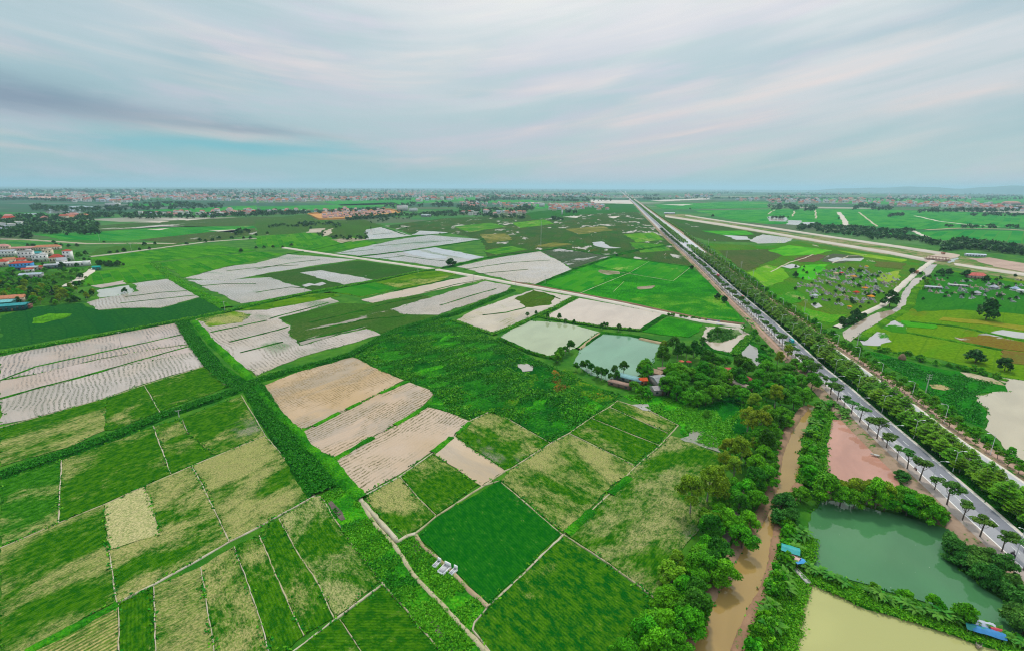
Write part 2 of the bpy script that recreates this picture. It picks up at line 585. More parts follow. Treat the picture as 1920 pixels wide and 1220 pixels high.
def strip(name, s, width, z, m, base=None, slope=1.5, amp=None, foot=0.0, wvar=0.15, world=None, kind='structure'):
    """a raised strip (bund, dike, path, road) with sloping sides along a photo polyline; width in metres or a list"""
    pts = world or [G(a, b, z) for a, b in P(s)]
    if isinstance(width, (int, float)):
        width = [width] * len(pts)
    dist = min(p.length for p in pts)
    if amp is None:
        amp = 0.0014 * dist
    st = max(1.5, dist * 0.015)
    # resample with widths
    P2, W2 = [], []
    for i in range(len(pts) - 1):
        seg = wobble([pts[i], pts[i + 1]], amp, st, closed=False)
        k = len(seg) - 1
        for j in range(k):
            P2.append(seg[j])
            W2.append((width[i] + (width[i + 1] - width[i]) * j / k) * (1 + NZ.uniform(-wvar, wvar)))
    P2.append(pts[-1])
    W2.append(width[-1])
    V, F = [], []
    for i, p in enumerate(P2):
        a = P2[max(i - 1, 0)]
        b = P2[min(i + 1, len(P2) - 1)]
        d = (b - a)
        d.z = 0
        d.normalize()
        nn = Vector((-d.y, d.x, 0))
        h = W2[i] / 2
        lo = h + (z - foot) * slope
        for off, zz in ((-lo, foot), (-h, z), (h, z), (lo, foot)):
            q = p + nn * off
            V.append((q.x, q.y, zz))
    for i in range(len(P2) - 1):
        for j in range(3):
            a = i * 4 + j
            F.append((a + 1, a, a + 4, a + 5))
    me = mesh_np(name, V, F)
    o = link(name, me, m)
    if kind:
        tag(o, kind=kind)
    return o


def band(name, left, right, z, m, foot=None, amp=0.0):
    """a ribbon between two photo polylines of equal point count"""
    L = [G(a, b, z) for a, b in P(left)]
    R = [G(a, b, z) for a, b in P(right)]
    V, F = [], []
    n = len(L)
    for a, b in zip(L, R):
        V += [a, b]
    for i in range(n - 1):
        F.append((2 * i, 2 * i + 1, 2 * i + 3, 2 * i + 2))
    if foot is not None:
        k = len(V)
        for a, b in zip(L, R):
            d = (b - a).normalized() * (z - foot) * 1.4
            V += [Vector((a.x - d.x, a.y - d.y, foot)), Vector((b.x + d.x, b.y + d.y, foot))]
        for i in range(n - 1):
            F.append((k + 2 * i, 2 * i, 2 * i + 2, k + 2 * i + 2))
            F.append((2 * i + 1, k + 2 * i + 1, k + 2 * i + 3, 2 * i + 3))
    me = mesh_np(name, [tuple(v) for v in V], F)
    o = link(name, me, m)
    tag(o, kind='structure')
    return o

# ------------------------------------------------------------ the plain
def make_ground():
    V, F = [], []
    R = [0, 400, 1200, 3000, 8000, 20000, 45000]
    xs = [-45000, -20000, -8000, -3000, -1200, -400, 0, 400, 1200, 3000, 8000, 20000, 45000]
    ys = [-3000, -400, 0, 400, 1200, 3000, 8000, 20000, 45000]
    for y in ys:
        for x in xs:
            V.append((x, y, 0))
    w = len(xs)
    for j in range(len(ys) - 1):
        for i in range(w - 1):
            F.append((j * w + i, j * w + i + 1, (j + 1) * w + i + 1, (j + 1) * w + i))

    def build(n, b):
        c = objco(n)
        cr = n.mapping(c, rot=(0, 0, 0.35), scale=(0.45, 1, 1))
        cell = n.voro(cr, 0.006, 'Color')
        r, g_, b2 = n.sep(cell)
        cell2 = n.voro(cr, 0.0016, 'Color')
        r2, g2, _ = n.sep(cell2)
        f = n.noise(c, 0.35, 3, 0.65)
        lg = n.noise(c, 0.004, 4, 0.6)
        near = n.mix(n.step(n.noise(c, 0.05, 4, 0.6), 0.35, 0.65), (0.020, 0.12, 0.007), (0.06, 0.18, 0.010))
        far = n.mix(r, (0.008, 0.13, 0.018), (0.06, 0.17, 0.03))
        far = n.mix(n.step(g_, 0.72, 0.76), far, (0.075, 0.11, 0.05))
        far = n.mix(n.step(b2, 0.90, 0.94), far, (0.33, 0.31, 0.25))
        far = n.mix(n.math('MULTIPLY', n.step(g2, 0.5, 0.6), 0.7), far, (0.02, 0.07, 0.05))
        dist = n.vmath('LENGTH', c)
        dl = n.new('ShaderNodeVectorMath', operation='LENGTH')
        n.put(dl.inputs[0], c)
        k = n.step(dl.outputs['Value'], 900.0, 1600.0)
        col = n.mix(k, near, far)
        col = n.mix(n.math('MULTIPLY', n.step(f, 0.3, 0.7), 0.35), col, (0.008, 0.055, 0.006))
        n.put(b.inputs['Base Color'], col)
        b.inputs['Roughness'].default_value = 0.9
        b.inputs['Specular IOR Level'].default_value = 0.05
        bump(n, b, f, 0.5, 0.6)
    o = link('ground', mesh_np('ground', V, F), mat('ground', build))
    tag(o, kind='structure')


make_ground()

BUNDW0 = soil((0.58, 0.53, 0.40), (0.46, 0.40, 0.27), 0.3, 0.8, 199)
ZF = 0.22          # level of the fields
PINK = (0.66, 0.52, 0.45)
PEACH = (0.70, 0.50, 0.31)
BEIGE = (0.72, 0.575, 0.44)
GREY = (0.56, 0.55, 0.53)

RW = '335,602 432,718'          # stubble rows of the western fields run like the big dike
RE = '587,795 712,735'

# --- western flooded field, three strips
area('paddy_field', '0,668 60,655 160,637 335,601 345,620 355,645 297,652 187,672 67,700 0,712', ZF, flooded(0.7, 2.0, 3, PINK, (0.10, 0.095, 0.085)), RW)
area('paddy_field', '0,713 67,701 187,673 297,653 356,646 366,657 205,692 125,714 50,733 0,748', ZF + .01, flooded(0.55, 1.8, 4, PINK, (0.14, 0.12, 0.10)), RW)
area('paddy_field', '0,749 50,734 125,715 205,693 357,648 372,652 386,684 270,719 200,744 50,786 0,795', ZF, flooded(0.75, 2.0, 5, (0.67, 0.57, 0.50), (0.10, 0.10, 0.075)), RW)
# --- patchy strip below it
area('paddy_field', '0,803 50,788 120,768 200,746 196,806 125,838 0,874', ZF, rice(0.72, 1.0, 6, stretch=4), '50,788 200,746')
area('paddy_field', '200,746 270,722 299,770 212,805 196,806', ZF + .01, rice(0.22, 1.0, 7), '200,746 270,722')
area('paddy_field', '272,721 385,686 402,690 433,722 302,770', ZF, rice(0.5, 1.0, 8, wet=0.4), '270,722 385,686')
# --- block between the two lower dikes
area('paddy_field', '0,899 114,863 108,978 0,1024', ZF, rice(0.42, 1.0, 9, mid=(0.04, 0.17, 0.008)), '0,899 114,863')
area('paddy_field', '116,862 287,799 320,886 270,910 194,944 110,978', ZF + .01, rice(0.30, 1.0, 10), '116,862 287,799')
area('paddy_field', '289,798 340,784 352,812 398,850 372,868 321,886', ZF, rice(0.55, 1.0, 11), '289,798 340,784')
area('paddy_field', '341,783 452,741 470,775 497,814 480,822 410,852 399,850 354,812', ZF + .01, rice(0.62, 1.0, 12, wet=0.3), '341,783 452,741')
# --- second row of blocks
area('paddy_field', '0,1026 108,980 194,945 204,1030 218,1126 47,1218 0,1240', ZF, rice(0.55, 1.0, 13, rowy=0.3), '0,1026 194,945')
area('paddy_field', '195,944 270,912 280,930 300,1000 204,1030', ZF + .012, rice(1.35, 1.0, 14, straw=(0.56, 0.47, 0.24)), '195,944 270,912')
area('paddy_field', '271,911 360,873 376,900 428,1013 380,1042 288,1093 220,1126 205,1031 301,1000', ZF, rice(0.62, 1.0, 15), '271,911 360,873')
area('paddy_field', '361,872 480,823 498,816 530,854 589,927 480,988 431,1012 377,900', ZF, rice(0.78, 1.0, 16), '361,872 480,823')
# --- third row
area('paddy_field', '47,1222 221,1131 221,1245 20,1245', ZF, rice(0.95, 1.0, 17, straw=(0.52, 0.40, 0.17), rowy=0.8), '47,1222 221,1131')
area('paddy_field', '223,1131 287,1098 292,1245 223,1245', ZF, rice(0.18, 1.0, 18), '287,1098 292,1245')
area('paddy_field', '289,1098 375,1062 399,1207 402,1245 295,1245', ZF + .01, rice(0.56, 1.0, 19, rowy=0.3), '289,1098 375,1062')
area('paddy_field', '377,1061 438,1024 480,1140 512,1245 404,1245 401,1207', ZF, rice(0.66, 1.0, 20), '377,1061 402,1230')
area('paddy_field', '440,1023 486,1003 540,1131 569,1190 530,1225 511,1220 481,1138', ZF + .01, rice(0.24, 1.0, 21), '440,1023 481,1138')
area('paddy_field', '487,1000 522,972 553,1028 596,1094 626,1157 570,1189 541,1131', ZF, rice(0.20, 1.0, 22), '487,1000 541,1131')
area('paddy_field', '524,970 589,930 604,932 627,971 664,1023 716,1087 628,1156 597,1093 554,1027', ZF + .01, rice(0.82, 1.0, 23, straw=(0.40, 0.36, 0.16)), '524,970 597,1093')
area('paddy_field', '550,1222 627,1162 637,1160 678,1222 690,1245 540,1245', ZF, rice(0.16, 1.0, 24))
area('paddy_field', '639,1159 718,1096 768,1152 828,1222 840,1245 692,1245 680,1222', ZF + .01, rice(0.22, 1.0, 25))
# --- east of the weedy strip
area('paddy_field', '686,930 748,895 782,932 817,965 780,992 757,1005 712,968', ZF, rice(0.46, 1.0, 26))
area('paddy_field', '753,893 809,851 898,907 819,963 783,931', ZF + .01, rice(0.38, 1.0, 27))
area('paddy_field', '784,1003 819,968 936,901 1051,999 960,1088 916,1131 889,1106 855,1072 820,1037 793,1015', ZF, rice(0.06, 1.0, 28, dark=(0.003, 0.088, 0.005), mid=(0.012, 0.125, 0.006)))
area('paddy_field', '940,899 960,878 1032,832 1066,813 1122,839 1189,872 1180,888 1145,910 1108,950 1056,996', ZF + .01, rice(0.72, 1.0, 29))
area('paddy_field', '1068,810 1108,783 1175,811 1232,833 1192,869 1122,836', ZF, rice(0.40, 1.0, 30))
area('paddy_field', '1110,781 1142,763 1250,811 1234,831 1176,809', ZF + .01, rice(0.30, 1.0, 31))
area('paddy_field', '1144,761 1157,751 1219,771 1271,796 1252,810', ZF, rice(0.62, 1.0, 32))
area('paddy_field', '1194,873 1237,838 1258,816 1283,821 1325,840 1352,852 1365,900 1345,950 1309,994 1285,1020 1260,1070 1226,1116 1144,1055 1062,999 1112,955 1147,912', ZF, rice(0.52, 1.0, 33, wet=0.25, straw=(0.36, 0.32, 0.14)), '1062,999 1194,873')
area('paddy_field', '1057,1003 1223,1119 1200,1165 1175,1190 1150,1245 925,1245 890,1172 916,1137 960,1096', ZF + .01, rice(0.18, 1.0, 34, dark=(0.003, 0.078, 0.005)))
area('paddy_field', '882,788 916,773 945,781 1030,829 960,875 947,880 855,816', ZF, rice(0.44, 1.0, 35, wet=0.4))
# --- peach coloured flooded fields by the junction
area('paddy_field', '490,724 555,698 630,678 654,667 672,673 717,696 757,712 712,736 640,771 587,796 562,808 527,778', ZF, flooded(0.62, 1.6, 36, PEACH, (0.12, 0.085, 0.035)), RE)
area('paddy_field', '767,716 805,730 813,738 780,771 741,795 698,818 627,858 571,831 569,808 590,797 640,772 712,737', ZF + .01, flooded(0.66, 1.7, 37, (0.69, 0.51, 0.36), (0.085, 0.07, 0.03)), RE)
area('paddy_field', '802,763 842,773 879,788 855,813 811,845 746,890 679,926 646,898 621,862 628,860 699,819 742,797', ZF, flooded(0.56, 1.7, 38, (0.68, 0.52, 0.38), (0.095, 0.08, 0.04)), RE)
area('paddy_field', '851,817 880,838 946,881 903,910 887,900 812,848', ZF + .01, flooded(0.02, 1.2, 39, (0.70, 0.545, 0.385), (0.12, 0.10, 0.06)))
# --- wild bean and lotus land in the middle
area('weed_field', '655,663 742,618 832,592 900,622 960,652 1040,690 1100,716 1165,741 1150,752 1067,808 1032,828 945,779 915,771 882,786 842,771 806,760 816,739 805,728 757,711 717,694', ZF, weeds((0.012, 0.125, 0.007), (0.04, 0.20, 0.010), (0.004, 0.065, 0.006), 1.1, 40, (0.05, 0.05, 0.03), 0.1), amp=0.8)
for i, (s, k) in enumerate((('775,700 800,690 862,664 895,648 880,664 828,690 790,705', 0), ('845,625 880,612 900,622 850,645 800,652', 0), ('815,745 850,730 854,742 830,760 808,758', 0),
                            ('930,775 965,740 1005,700 1010,712 972,752 945,780', 1), ('1060,690 1100,718 1160,740 1130,760 1090,740 1050,715 1040,700', 1),
                            ('1030,800 1060,770 1100,745 1130,760 1100,785 1066,808', 0), ('1000,750 1030,745 1020,765 990,770', 0), ('1040,690 1060,700 1062,725 1045,740 1036,715', 2))):
    area('weed_field', s, ZF + .06 + .01 * i, weeds((0.035, 0.27, 0.008), (0.10, 0.33, 0.008), (0.012, 0.12, 0.006), 1.0, 41 + i) if k == 0 else
         (weeds((0.03, 0.16, 0.006), (0.16, 0.22, 0.010), (0.008, 0.08, 0.006), 0.9, 41 + i, (0.30, 0.13, 0.02), 0.35) if k == 1 else weeds((0.16, 0.10, 0.012), (0.26, 0.10, 0.012), (0.03, 0.10, 0.008), 0.9, 60)), amp=2.2)
area('puddle', '967,683 985,680 1000,686 998,694 980,696', ZF + .16, water((0.50, 0.46, 0.40), 3, 0.08), amp=0.8)
area('puddle', '1185,758 1215,757 1220,770 1205,768', ZF + .16, water((0.50, 0.48, 0.42), 3, 0.08), amp=0.8)
# --- weeds east of the rice block, and the dark lily pond before the bank trees
area('weed_field', '1165,741 1230,742 1300,752 1345,762 1420,738 1450,760 1430,830 1380,852 1330,838 1285,818 1272,794 1220,769', 0.16, weeds((0.03, 0.26, 0.008), (0.09, 0.32, 0.008), (0.010, 0.12, 0.006), 1.0, 61), amp=1.4)
area('lily_pond', '1305,768 1345,752 1385,735 1430,740 1435,800 1400,835 1350,812', 0.26, weeds((0.006, 0.105, 0.007), (0.02, 0.16, 0.008), (0.003, 0.06, 0.005), 0.6, 62), amp=1.2)
area('mud_patch', '1275,822 1300,803 1345,820 1352,848 1320,838', 0.28, flooded(0.8, 0.9, 63, (0.34, 0.33, 0.30), (0.06, 0.12, 0.02)), amp=1.5)
# --- weedy strip between the two tracks running to the bottom edge
area('weed_field', '604,930 640,905 680,945 703,984 742,1026 776,1079 821,1126 873,1181 920,1245 850,1245 768,1149 716,1089 664,1023 627,971', 0.30, weeds((0.03, 0.235, 0.006), (0.085, 0.30, 0.008), (0.010, 0.105, 0.006), 0.8, 64, (0.22, 0.12, 0.02), 0.12), amp=0.4)
area('weed_field', '745,1022 760,1008 780,1003 795,1025 820,1046 857,1082 890,1116 912,1136 890,1163 882,1180 823,1124 778,1076', 0.30, weeds((0.035, 0.26, 0.007), (0.10, 0.33, 0.010), (0.012, 0.11, 0.006), 0.75, 65, (0.20, 0.12, 0.03), 0.1), amp=0.4)
area('mud_patch', '757,1018 778,1014 792,1030 790,1042 775,1048 762,1032', 0.42, soil((0.20, 0.14, 0.11), (0.16, 0.115, 0.09), 0.12, 0.6, 66), amp=0.5)
area('mud_patch', '795,1150 815,1148 820,1165 860,1215 850,1222 825,1195', 0.42, soil((0.16, 0.13, 0.11), (0.11, 0.09, 0.08), 0.15, 0.6, 67), amp=0.6)
area('mud_patch', '615,935 628,945 648,972 640,975 622,955', 0.42, soil((0.17, 0.14, 0.11), (0.11, 0.09, 0.08), 0.15, 0.6, 68), amp=0.5)

# --- fields north of the junction
area('paddy_field', '366,598 432,583 500,581 620,558 636,566 520,597 545,610 540,622 562,648 640,626 688,616 714,627 560,670 481,704 436,672 390,630', ZF, flooded(0.65, 2.2, 70, (0.66, 0.565, 0.48), (0.13, 0.115, 0.09), green=0.35, sc=1.4), '390,630 436,672')
area('paddy_field', '368,598 435,583 470,590 455,604 392,612', ZF + .02, rice(0.7, 1.8, 71, wet=0.5))
area('paddy_field', '522,597 640,568 690,570 790,553 806,556 738,582 752,590 825,592 742,614 715,624 688,614 640,624 563,647 541,622 546,608', ZF + .03, marsh((0.035, 0.125, 0.014), (0.10, 0.125, 0.035), 0.35, 1.0, 72, (0.42, 0.38, 0.32), (0.06, 0.20, 0.012), 0.4))
area('paddy_field', '676,562 786,537 888,516 911,524 792,550 698,568', ZF + .04, flooded(0.12, 2.0, 73, BEIGE, (0.18, 0.16, 0.13), sc=1.5))
area('paddy_field', '731,580 782,565 911,527 958,536 950,545 822,590 757,589', ZF + .05, flooded(0.95, 2.1, 74, (0.62, 0.54, 0.46), (0.13, 0.12, 0.095), sc=1.5, green=0.1))
area('paddy_field', '432,581 560,553 752,541 678,557 618,547 640,555 500,580', ZF + .01, rice(0.12, 1.8, 75))
area('paddy_field', '618,546 690,527 752,541 678,556', ZF + .05, rice(0.0, 1.8, 76, dark=(0.003, 0.12, 0.008), mid=(0.006, 0.14, 0.008)))
area('paddy_field', '690,527 786,508 860,512 815,530 752,541', ZF + .02, rice(0.45, 2.2, 77))
area('paddy_field', '770,515 830,507 856,516 790,524', ZF + .07, rice(0.05, 2.2, 78))
area('paddy_field', '352,525 425,525 503,520 585,545 482,565 452,569', ZF, flooded(0.95, 2.4, 79, (0.60, 0.55, 0.49), (0.14, 0.14, 0.12), sc=1.8, green=0.2), '352,525 452,569')
area('paddy_field', '345,522 425,500 480,494 540,477 668,487 572,501 482,516 425,527', ZF + .01, flooded(0.70, 2.4, 80, (0.64, 0.58, 0.50), (0.17, 0.16, 0.13), sc=1.8, green=0.3))
area('paddy_field', '482,516 672,489 790,505 702,526 590,546 560,537 510,521', ZF + .03, marsh((0.03, 0.115, 0.016), (0.085, 0.115, 0.04), 0.22, 1.4, 81, (0.55, 0.53, 0.48), (0.04, 0.18, 0.01), 0.5))
area('paddy_field', '562,512 602,507 702,525 645,534', ZF + .06, flooded(0.95, 2.6, 82, (0.58, 0.56, 0.52), (0.15, 0.15, 0.13), sc=1.8))
area('puddle', '566,535 580,531 590,533 604,529 612,532 600,536 585,535 574,538', ZF + .09, water((0.58, 0.55, 0.50), 4, 0.1))
area('paddy_field', '185,581 162,567 187,560 262,546 248,532 320,522 384,555 340,566 300,577 230,577', ZF + .02, flooded(0.95, 2.4, 83, (0.64, 0.57, 0.49), (0.14, 0.13, 0.11), sc=1.6), '320,522 384,555')
area('fish_pond', '185,543 241,535 251,545 238,553 186,558', ZF + .06, water((0.62, 0.60, 0.48), 5, 0.06))
area('mud_patch', '170,536 232,526 237,532 190,540', ZF + .05, soil((0.48, 0.42, 0.36), (0.36, 0.30, 0.26), 0.15, 2, 84))
DKG = dict(dark=(0.003, 0.105, 0.006), mid=(0.022, 0.165, 0.006))
area('paddy_field', '143,534 176,510 231,503 283,492 317,521 238,531 172,536', ZF, rice(0.0, 2.5, 85, **DKG))
area('paddy_field', '162,485 250,474 345,462 410,460 482,470 380,482 286,491 232,502', ZF, rice(0.03, 2.5, 86, **DKG))
area('paddy_field', '300,493 385,483 480,472 535,476 430,500 346,521', ZF + .01, rice(0.08, 2.5, 87, **DKG))
area('meadow', '0,593 50,577 150,568 186,582 235,578 300,578 386,557 420,579 430,583 335,599 0,654', 0.12, marsh((0.008, 0.095, 0.018), (0.03, 0.13, 0.012), 0.06, 1.6, 88, (0.35, 0.34, 0.28), (0.05, 0.19, 0.010), 0.45))
area('weed_field', '62,596 90,588 135,588 120,597 80,606 60,606', 0.25, weeds((0.07, 0.25, 0.008), (0.12, 0.31, 0.010), (0.03, 0.13, 0.008), 1.6, 89), amp=2.5)
area('meadow', '0,520 60,508 165,512 142,534 122,538 150,566 50,575 0,590', 0.10, marsh((0.035, 0.14, 0.012), (0.08, 0.18, 0.015), 0.06, 1.6, 90, (0.45, 0.40, 0.33), (0.10, 0.26, 0.015), 0.6))

# --- beyond the white farm road
area('paddy_field', '537,464 575,465 660,444 692,452 712,457 611,474', ZF, rice(0.0, 3.0, 91, **DKG))
area('paddy_field', '480,444 580,436 605,440 640,452 575,464 535,464 480,462', ZF + .01, rice(0.04, 3.0, 92, **DKG))
area('paddy_field', '627,475 688,462 742,450 806,441 902,449 800,464 742,472 672,480', ZF + .02, flooded(0.95, 3.0, 93, (0.56, 0.55, 0.52), (0.14, 0.15, 0.13), sc=2.6, green=0.25))
area('paddy_field', '674,481 742,473 801,466 907,483 862,492 828,501 760,491', ZF + .01, flooded(0.95, 3.0, 94, (0.60, 0.59, 0.57), (0.16, 0.16, 0.15), sc=2.6, green=0.25))
area('puddle', '745,471 772,468 840,482 835,486 800,484', ZF + .1, water((0.62, 0.62, 0.62), 5, 0.1))
area('puddle', '785,467 815,464 908,482 880,487', ZF + .1, water((0.62, 0.62, 0.62), 6, 0.1))
area('paddy_field', '686,431 717,426 772,442 742,446 688,450', ZF + .03, flooded(0.70, 3.0, 95, (0.62, 0.59, 0.55), (0.2, 0.2, 0.17), sc=3))
area('paddy_field', '787,433 840,436 820,440 772,441', ZF + .03, flooded(0.15, 3.0, 96, (0.64, 0.63, 0.60), (0.2, 0.2, 0.17), sc=3))
MARSH = dict(base=(0.030, 0.105, 0.020), base2=(0.135, 0.135, 0.045), mud=(0.62, 0.58, 0.52), bright=(0.030, 0.17, 0.010), red=0.25)
area('marsh', '722,424 830,410 960,404 1100,398 1195,398 1240,432 1262,455 1288,488 1296,499 1147,479 1040,464 1010,470 960,478 915,482 903,450 842,437 775,440', 0.14, marsh(pud=0.50, sc=0.95, seed=97, br=0.55, **MARSH))
for i, s in enumerate(('905,470 960,462 990,468 930,478', '1000,462 1040,455 1075,458 1035,464', '1170,440 1225,436 1248,450 1195,455', '850,425 920,418 950,425 880,436', '1060,430 1130,424 1150,432 1085,440', '960,418 1020,412 1040,420 975,428', '1180,455 1240,458 1262,470 1200,474', '900,440 950,438 960,450 915,456')):
    area('paddy_field', s, 0.17 + .004 * i, rice(0.2, 3.0, 230 + i, dark=((0.012, 0.13, 0.010), (0.06, 0.10, 0.02), (0.02, 0.16, 0.008))[i % 3], mid=((0.03, 0.16, 0.012), (0.11, 0.12, 0.03), (0.05, 0.19, 0.01))[i % 3]), amp=3.0)
area('meadow', '985,400 1100,385 1185,380 1198,398 1100,402 1000,412', 0.18, marsh((0.02, 0.14, 0.012), (0.04, 0.15, 0.02), 0.0, 2.5, 98, br=0.5))
area('paddy_field', '856,500 960,478 1010,471 1042,486 1072,505 1004,533 960,527', ZF, flooded(0.70, 2.6, 99, (0.67, 0.60, 0.53), (0.19, 0.17, 0.13), sc=2.2))
area('paddy_field', '1011,470 1041,465 1146,480 1073,504 1043,485', ZF + .02, marsh((0.05, 0.10, 0.04), (0.14, 0.14, 0.10), 0.55, 1.5, 100, (0.52, 0.51, 0.48), br=0.2))
area('puddle', '1110,455 1128,453 1145,463 1165,465 1140,466 1118,462', ZF + .1, water((0.6, 0.58, 0.54), 7, 0.1))
# bright green block beside the highway
area('meadow', '1003,534 1148,481 1218,489 1294,501 1346,541 1394,604 1320,598 1240,583 1087,551', 0.20, weeds((0.02, 0.21, 0.008), (0.05, 0.27, 0.010), (0.010, 0.13, 0.008), 1.6, 101, (0.16, 0.13, 0.06), 0.12), amp=1.0)
area('paddy_field', '1025,532 1080,510 1130,505 1150,515 1110,540 1088,548', ZF + .06, rice(0.12, 1.8, 102, dark=(0.004, 0.15, 0.008), mid=(0.008, 0.17, 0.008)))
area('paddy_field', '1218,490 1292,501 1262,527 1182,512', ZF + .06, rice(0.02, 1.8, 103, dark=(0.003, 0.14, 0.008), mid=(0.006, 0.165, 0.008)))
area('paddy_field', '1115,497 1150,484 1216,490 1180,510 1140,503', ZF + .07, rice(0.2, 1.8, 104, dark=(0.01, 0.17, 0.008), mid=(0.02, 0.20, 0.01)))
area('mud_patch', '1125,506 1160,509 1162,514 1140,516 1122,510', ZF + .1, soil((0.34, 0.30, 0.22), (0.20, 0.19, 0.10), 0.3, 2, 105))
area('mud_patch', '1195,538 1228,535 1222,541 1198,543', ZF + .1, soil((0.36, 0.30, 0.22), (0.24, 0.20, 0.13), 0.3, 2, 106))
area('weed_field', '1180,560 1260,548 1345,552 1390,600 1320,596 1240,580', ZF + .08, weeds((0.05, 0.25, 0.010), (0.16, 0.27, 0.03), (0.015, 0.15, 0.008), 1.3, 107), amp=1.5)

# --- ponds
area('fish_pond', '853,600 892,580 960,556 1002,543 1074,556 1040,575 1005,590 962,610 926,624 890,613', ZF, flooded(0.18, 3, 110, (0.70, 0.60, 0.46), (0.12, 0.12, 0.05), sc=1.5, green=0.16, rough=0.06))
area('weed_field', '965,560 1000,544 1042,556 1030,572 985,576', ZF + .08, marsh((0.05, 0.12, 0.012), (0.09, 0.15, 0.015), 0.1, 1.2, 111, (0.6, 0.5, 0.4)), amp=2)
area('fish_pond', '1086,559 1160,572 1243,589 1202,617 1140,612 1100,606 1020,594', ZF, water((0.74, 0.61, 0.47), 8, 0.05), amp=0.6)
area('fish_pond', '936,632 962,616 992,601 1062,606 1124,622 1082,651 1040,664 1027,667 992,657 960,643', ZF, water((0.47, 0.55, 0.33), 9, 0.02, 0.5), amp=0.7)
area('fish_pond', '1132,622 1180,627 1237,640 1229,665 1222,685 1192,708 1150,716 1107,702 1075,680 1087,653', ZF, water((0.22, 0.44, 0.28), 10, 0.02, 0.5), amp=0.7)
area('lawn', '1254,595 1318,609 1310,622 1290,632 1240,627 1202,621', 0.35, weeds((0.02, 0.20, 0.008), (0.05, 0.25, 0.008), (0.015, 0.14, 0.008), 0.8, 112), amp=1)
area('fish_pond', '1322,612 1385,614 1406,626 1375,662 1335,654 1318,640', ZF, water((0.68, 0.57, 0.43), 11, 0.05), amp=1.2)
area('lotus_leaves', '1327,625 1345,613 1385,618 1380,632 1350,642 1330,640', ZF + .10, weeds((0.06, 0.15, 0.02), (0.25, 0.30, 0.16), (0.03, 0.09, 0.02), 0.8, 113), amp=3)
area('fish_pond', '1408,640 1425,650 1440,672 1420,685 1378,680 1384,662', ZF, water((0.42, 0.42, 0.37), 12, 0.05), amp=1)
area('canal', '1514,757 1484,800 1463,850 1456,900 1440,950 1421,985 1396,1012 1374,1045 1350,1088 1322,1150 1297,1198 1285,1250 1376,1250 1406,1152 1432,1105 1448,1060 1453,1010 1466,965 1479,925 1496,898 1502,830 1532,763', ZF, water((0.48, 0.315, 0.10), 13, 0.02, 0.6), amp=0.9)
area('fish_pond', '1557,785 1592,789 1648,845 1678,877 1686,912 1600,915 1548,880 1554,825', ZF, water((0.68, 0.345, 0.245), 14, 0.02, 0.75, 0.78), amp=0.6)
area('fish_pond', '1526,956 1545,930 1610,946 1715,973 1782,993 1775,1026 1795,1063 1835,1094 1893,1136 1935,1176 1935,1200 1886,1183 1789,1147 1715,1121 1571,1079 1503,1058 1504,1026', ZF, water((0.085, 0.27, 0.10), 15, 0.015, 0.65, film=0.5), amp=0.5)
area('fish_pond', '1492,1086 1510,1086 1624,1132 1715,1163 1794,1184 1870,1205 1950,1232 1950,1260 1440,1260 1453,1215 1470,1152', ZF, water((0.57, 0.56, 0.21), 16, 0.06, 0.35, var=0.9), amp=0.4)
area('fish_pond', '1828,740 1890,733 1885,722 1865,708 1935,714 1935,870 1907,858 1885,842 1847,804 1852,776', ZF, water((0.66, 0.58, 0.40), 17, 0.05), amp=1.6)
area('canal', '1580,622 1602,607 1645,586 1672,581 1682,575 1692,550 1712,523 1737,518 1730,507 1742,496 1758,495 1746,512 1738,520 1713,541 1703,570 1686,583 1642,608 1622,618 1595,640 1583,634', ZF, water((0.60, 0.48, 0.35), 18, 0.015, 0.7), amp=0.5)
area('canal', '1776,493 1792,483 1797,484 1782,494', ZF, water((0.60, 0.57, 0.5), 18, 0.08))

# --- east of the highway
YG = dict(base=(0.10, 0.25, 0.006), base2=(0.17, 0.28, 0.008), bright=(0.035, 0.29, 0.008))
area('meadow', '1322,456 1440,462 1495,452 1580,467 1728,490 1716,511 1690,540 1655,568 1602,592 1565,612 1540,620 1500,600 1440,550 1390,505', 0.10, marsh((0.045, 0.19, 0.008), (0.17, 0.215, 0.03), 0.14, 1.2, 120, (0.6, 0.52, 0.42), (0.03, 0.31, 0.006), 0.6, red=0.42))
area('paddy_field', '1347,470 1440,468 1470,478 1440,492 1400,508 1380,497', ZF, marsh((0.06, 0.12, 0.025), (0.14, 0.115, 0.05), 0.0, 2, 121, br=0.25))
area('paddy_field', '1488,486 1523,476 1552,480 1528,492 1500,492', ZF, marsh((0.12, 0.10, 0.045), (0.17, 0.115, 0.06), 0.05, 2, 122, br=0.0))
area('paddy_field', '1535,490 1560,476 1622,480 1610,490 1570,494', ZF + .02, marsh((0.08, 0.11, 0.06), (0.13, 0.13, 0.07), 0.5, 1.8, 123, (0.55, 0.5, 0.44), br=0.0))
area('weed_field', '1490,510 1510,497 1555,496 1540,510 1522,526 1505,524', ZF + .03, rice(0.05, 2, 124, dark=(0.02, 0.24, 0.008), mid=(0.03, 0.27, 0.010)))
area('meadow', '1700,585 1718,550 1735,528 1775,505 1830,515 1935,530 1935,715 1880,705 1760,672 1640,655 1612,640 1640,612', 0.12, marsh(pud=0.05, sc=1.4, seed=125, br=0.5, mud=(0.56, 0.53, 0.5), red=0.42, **YG))
area('meadow', '1735,527 1760,505 1935,535 1935,590 1800,580 1720,585 1705,575', 0.17, marsh((0.02, 0.17, 0.012), (0.05, 0.20, 0.014), 0.12, 1.4, 126, (0.5, 0.45, 0.4), (0.06, 0.26, 0.012), 0.5))
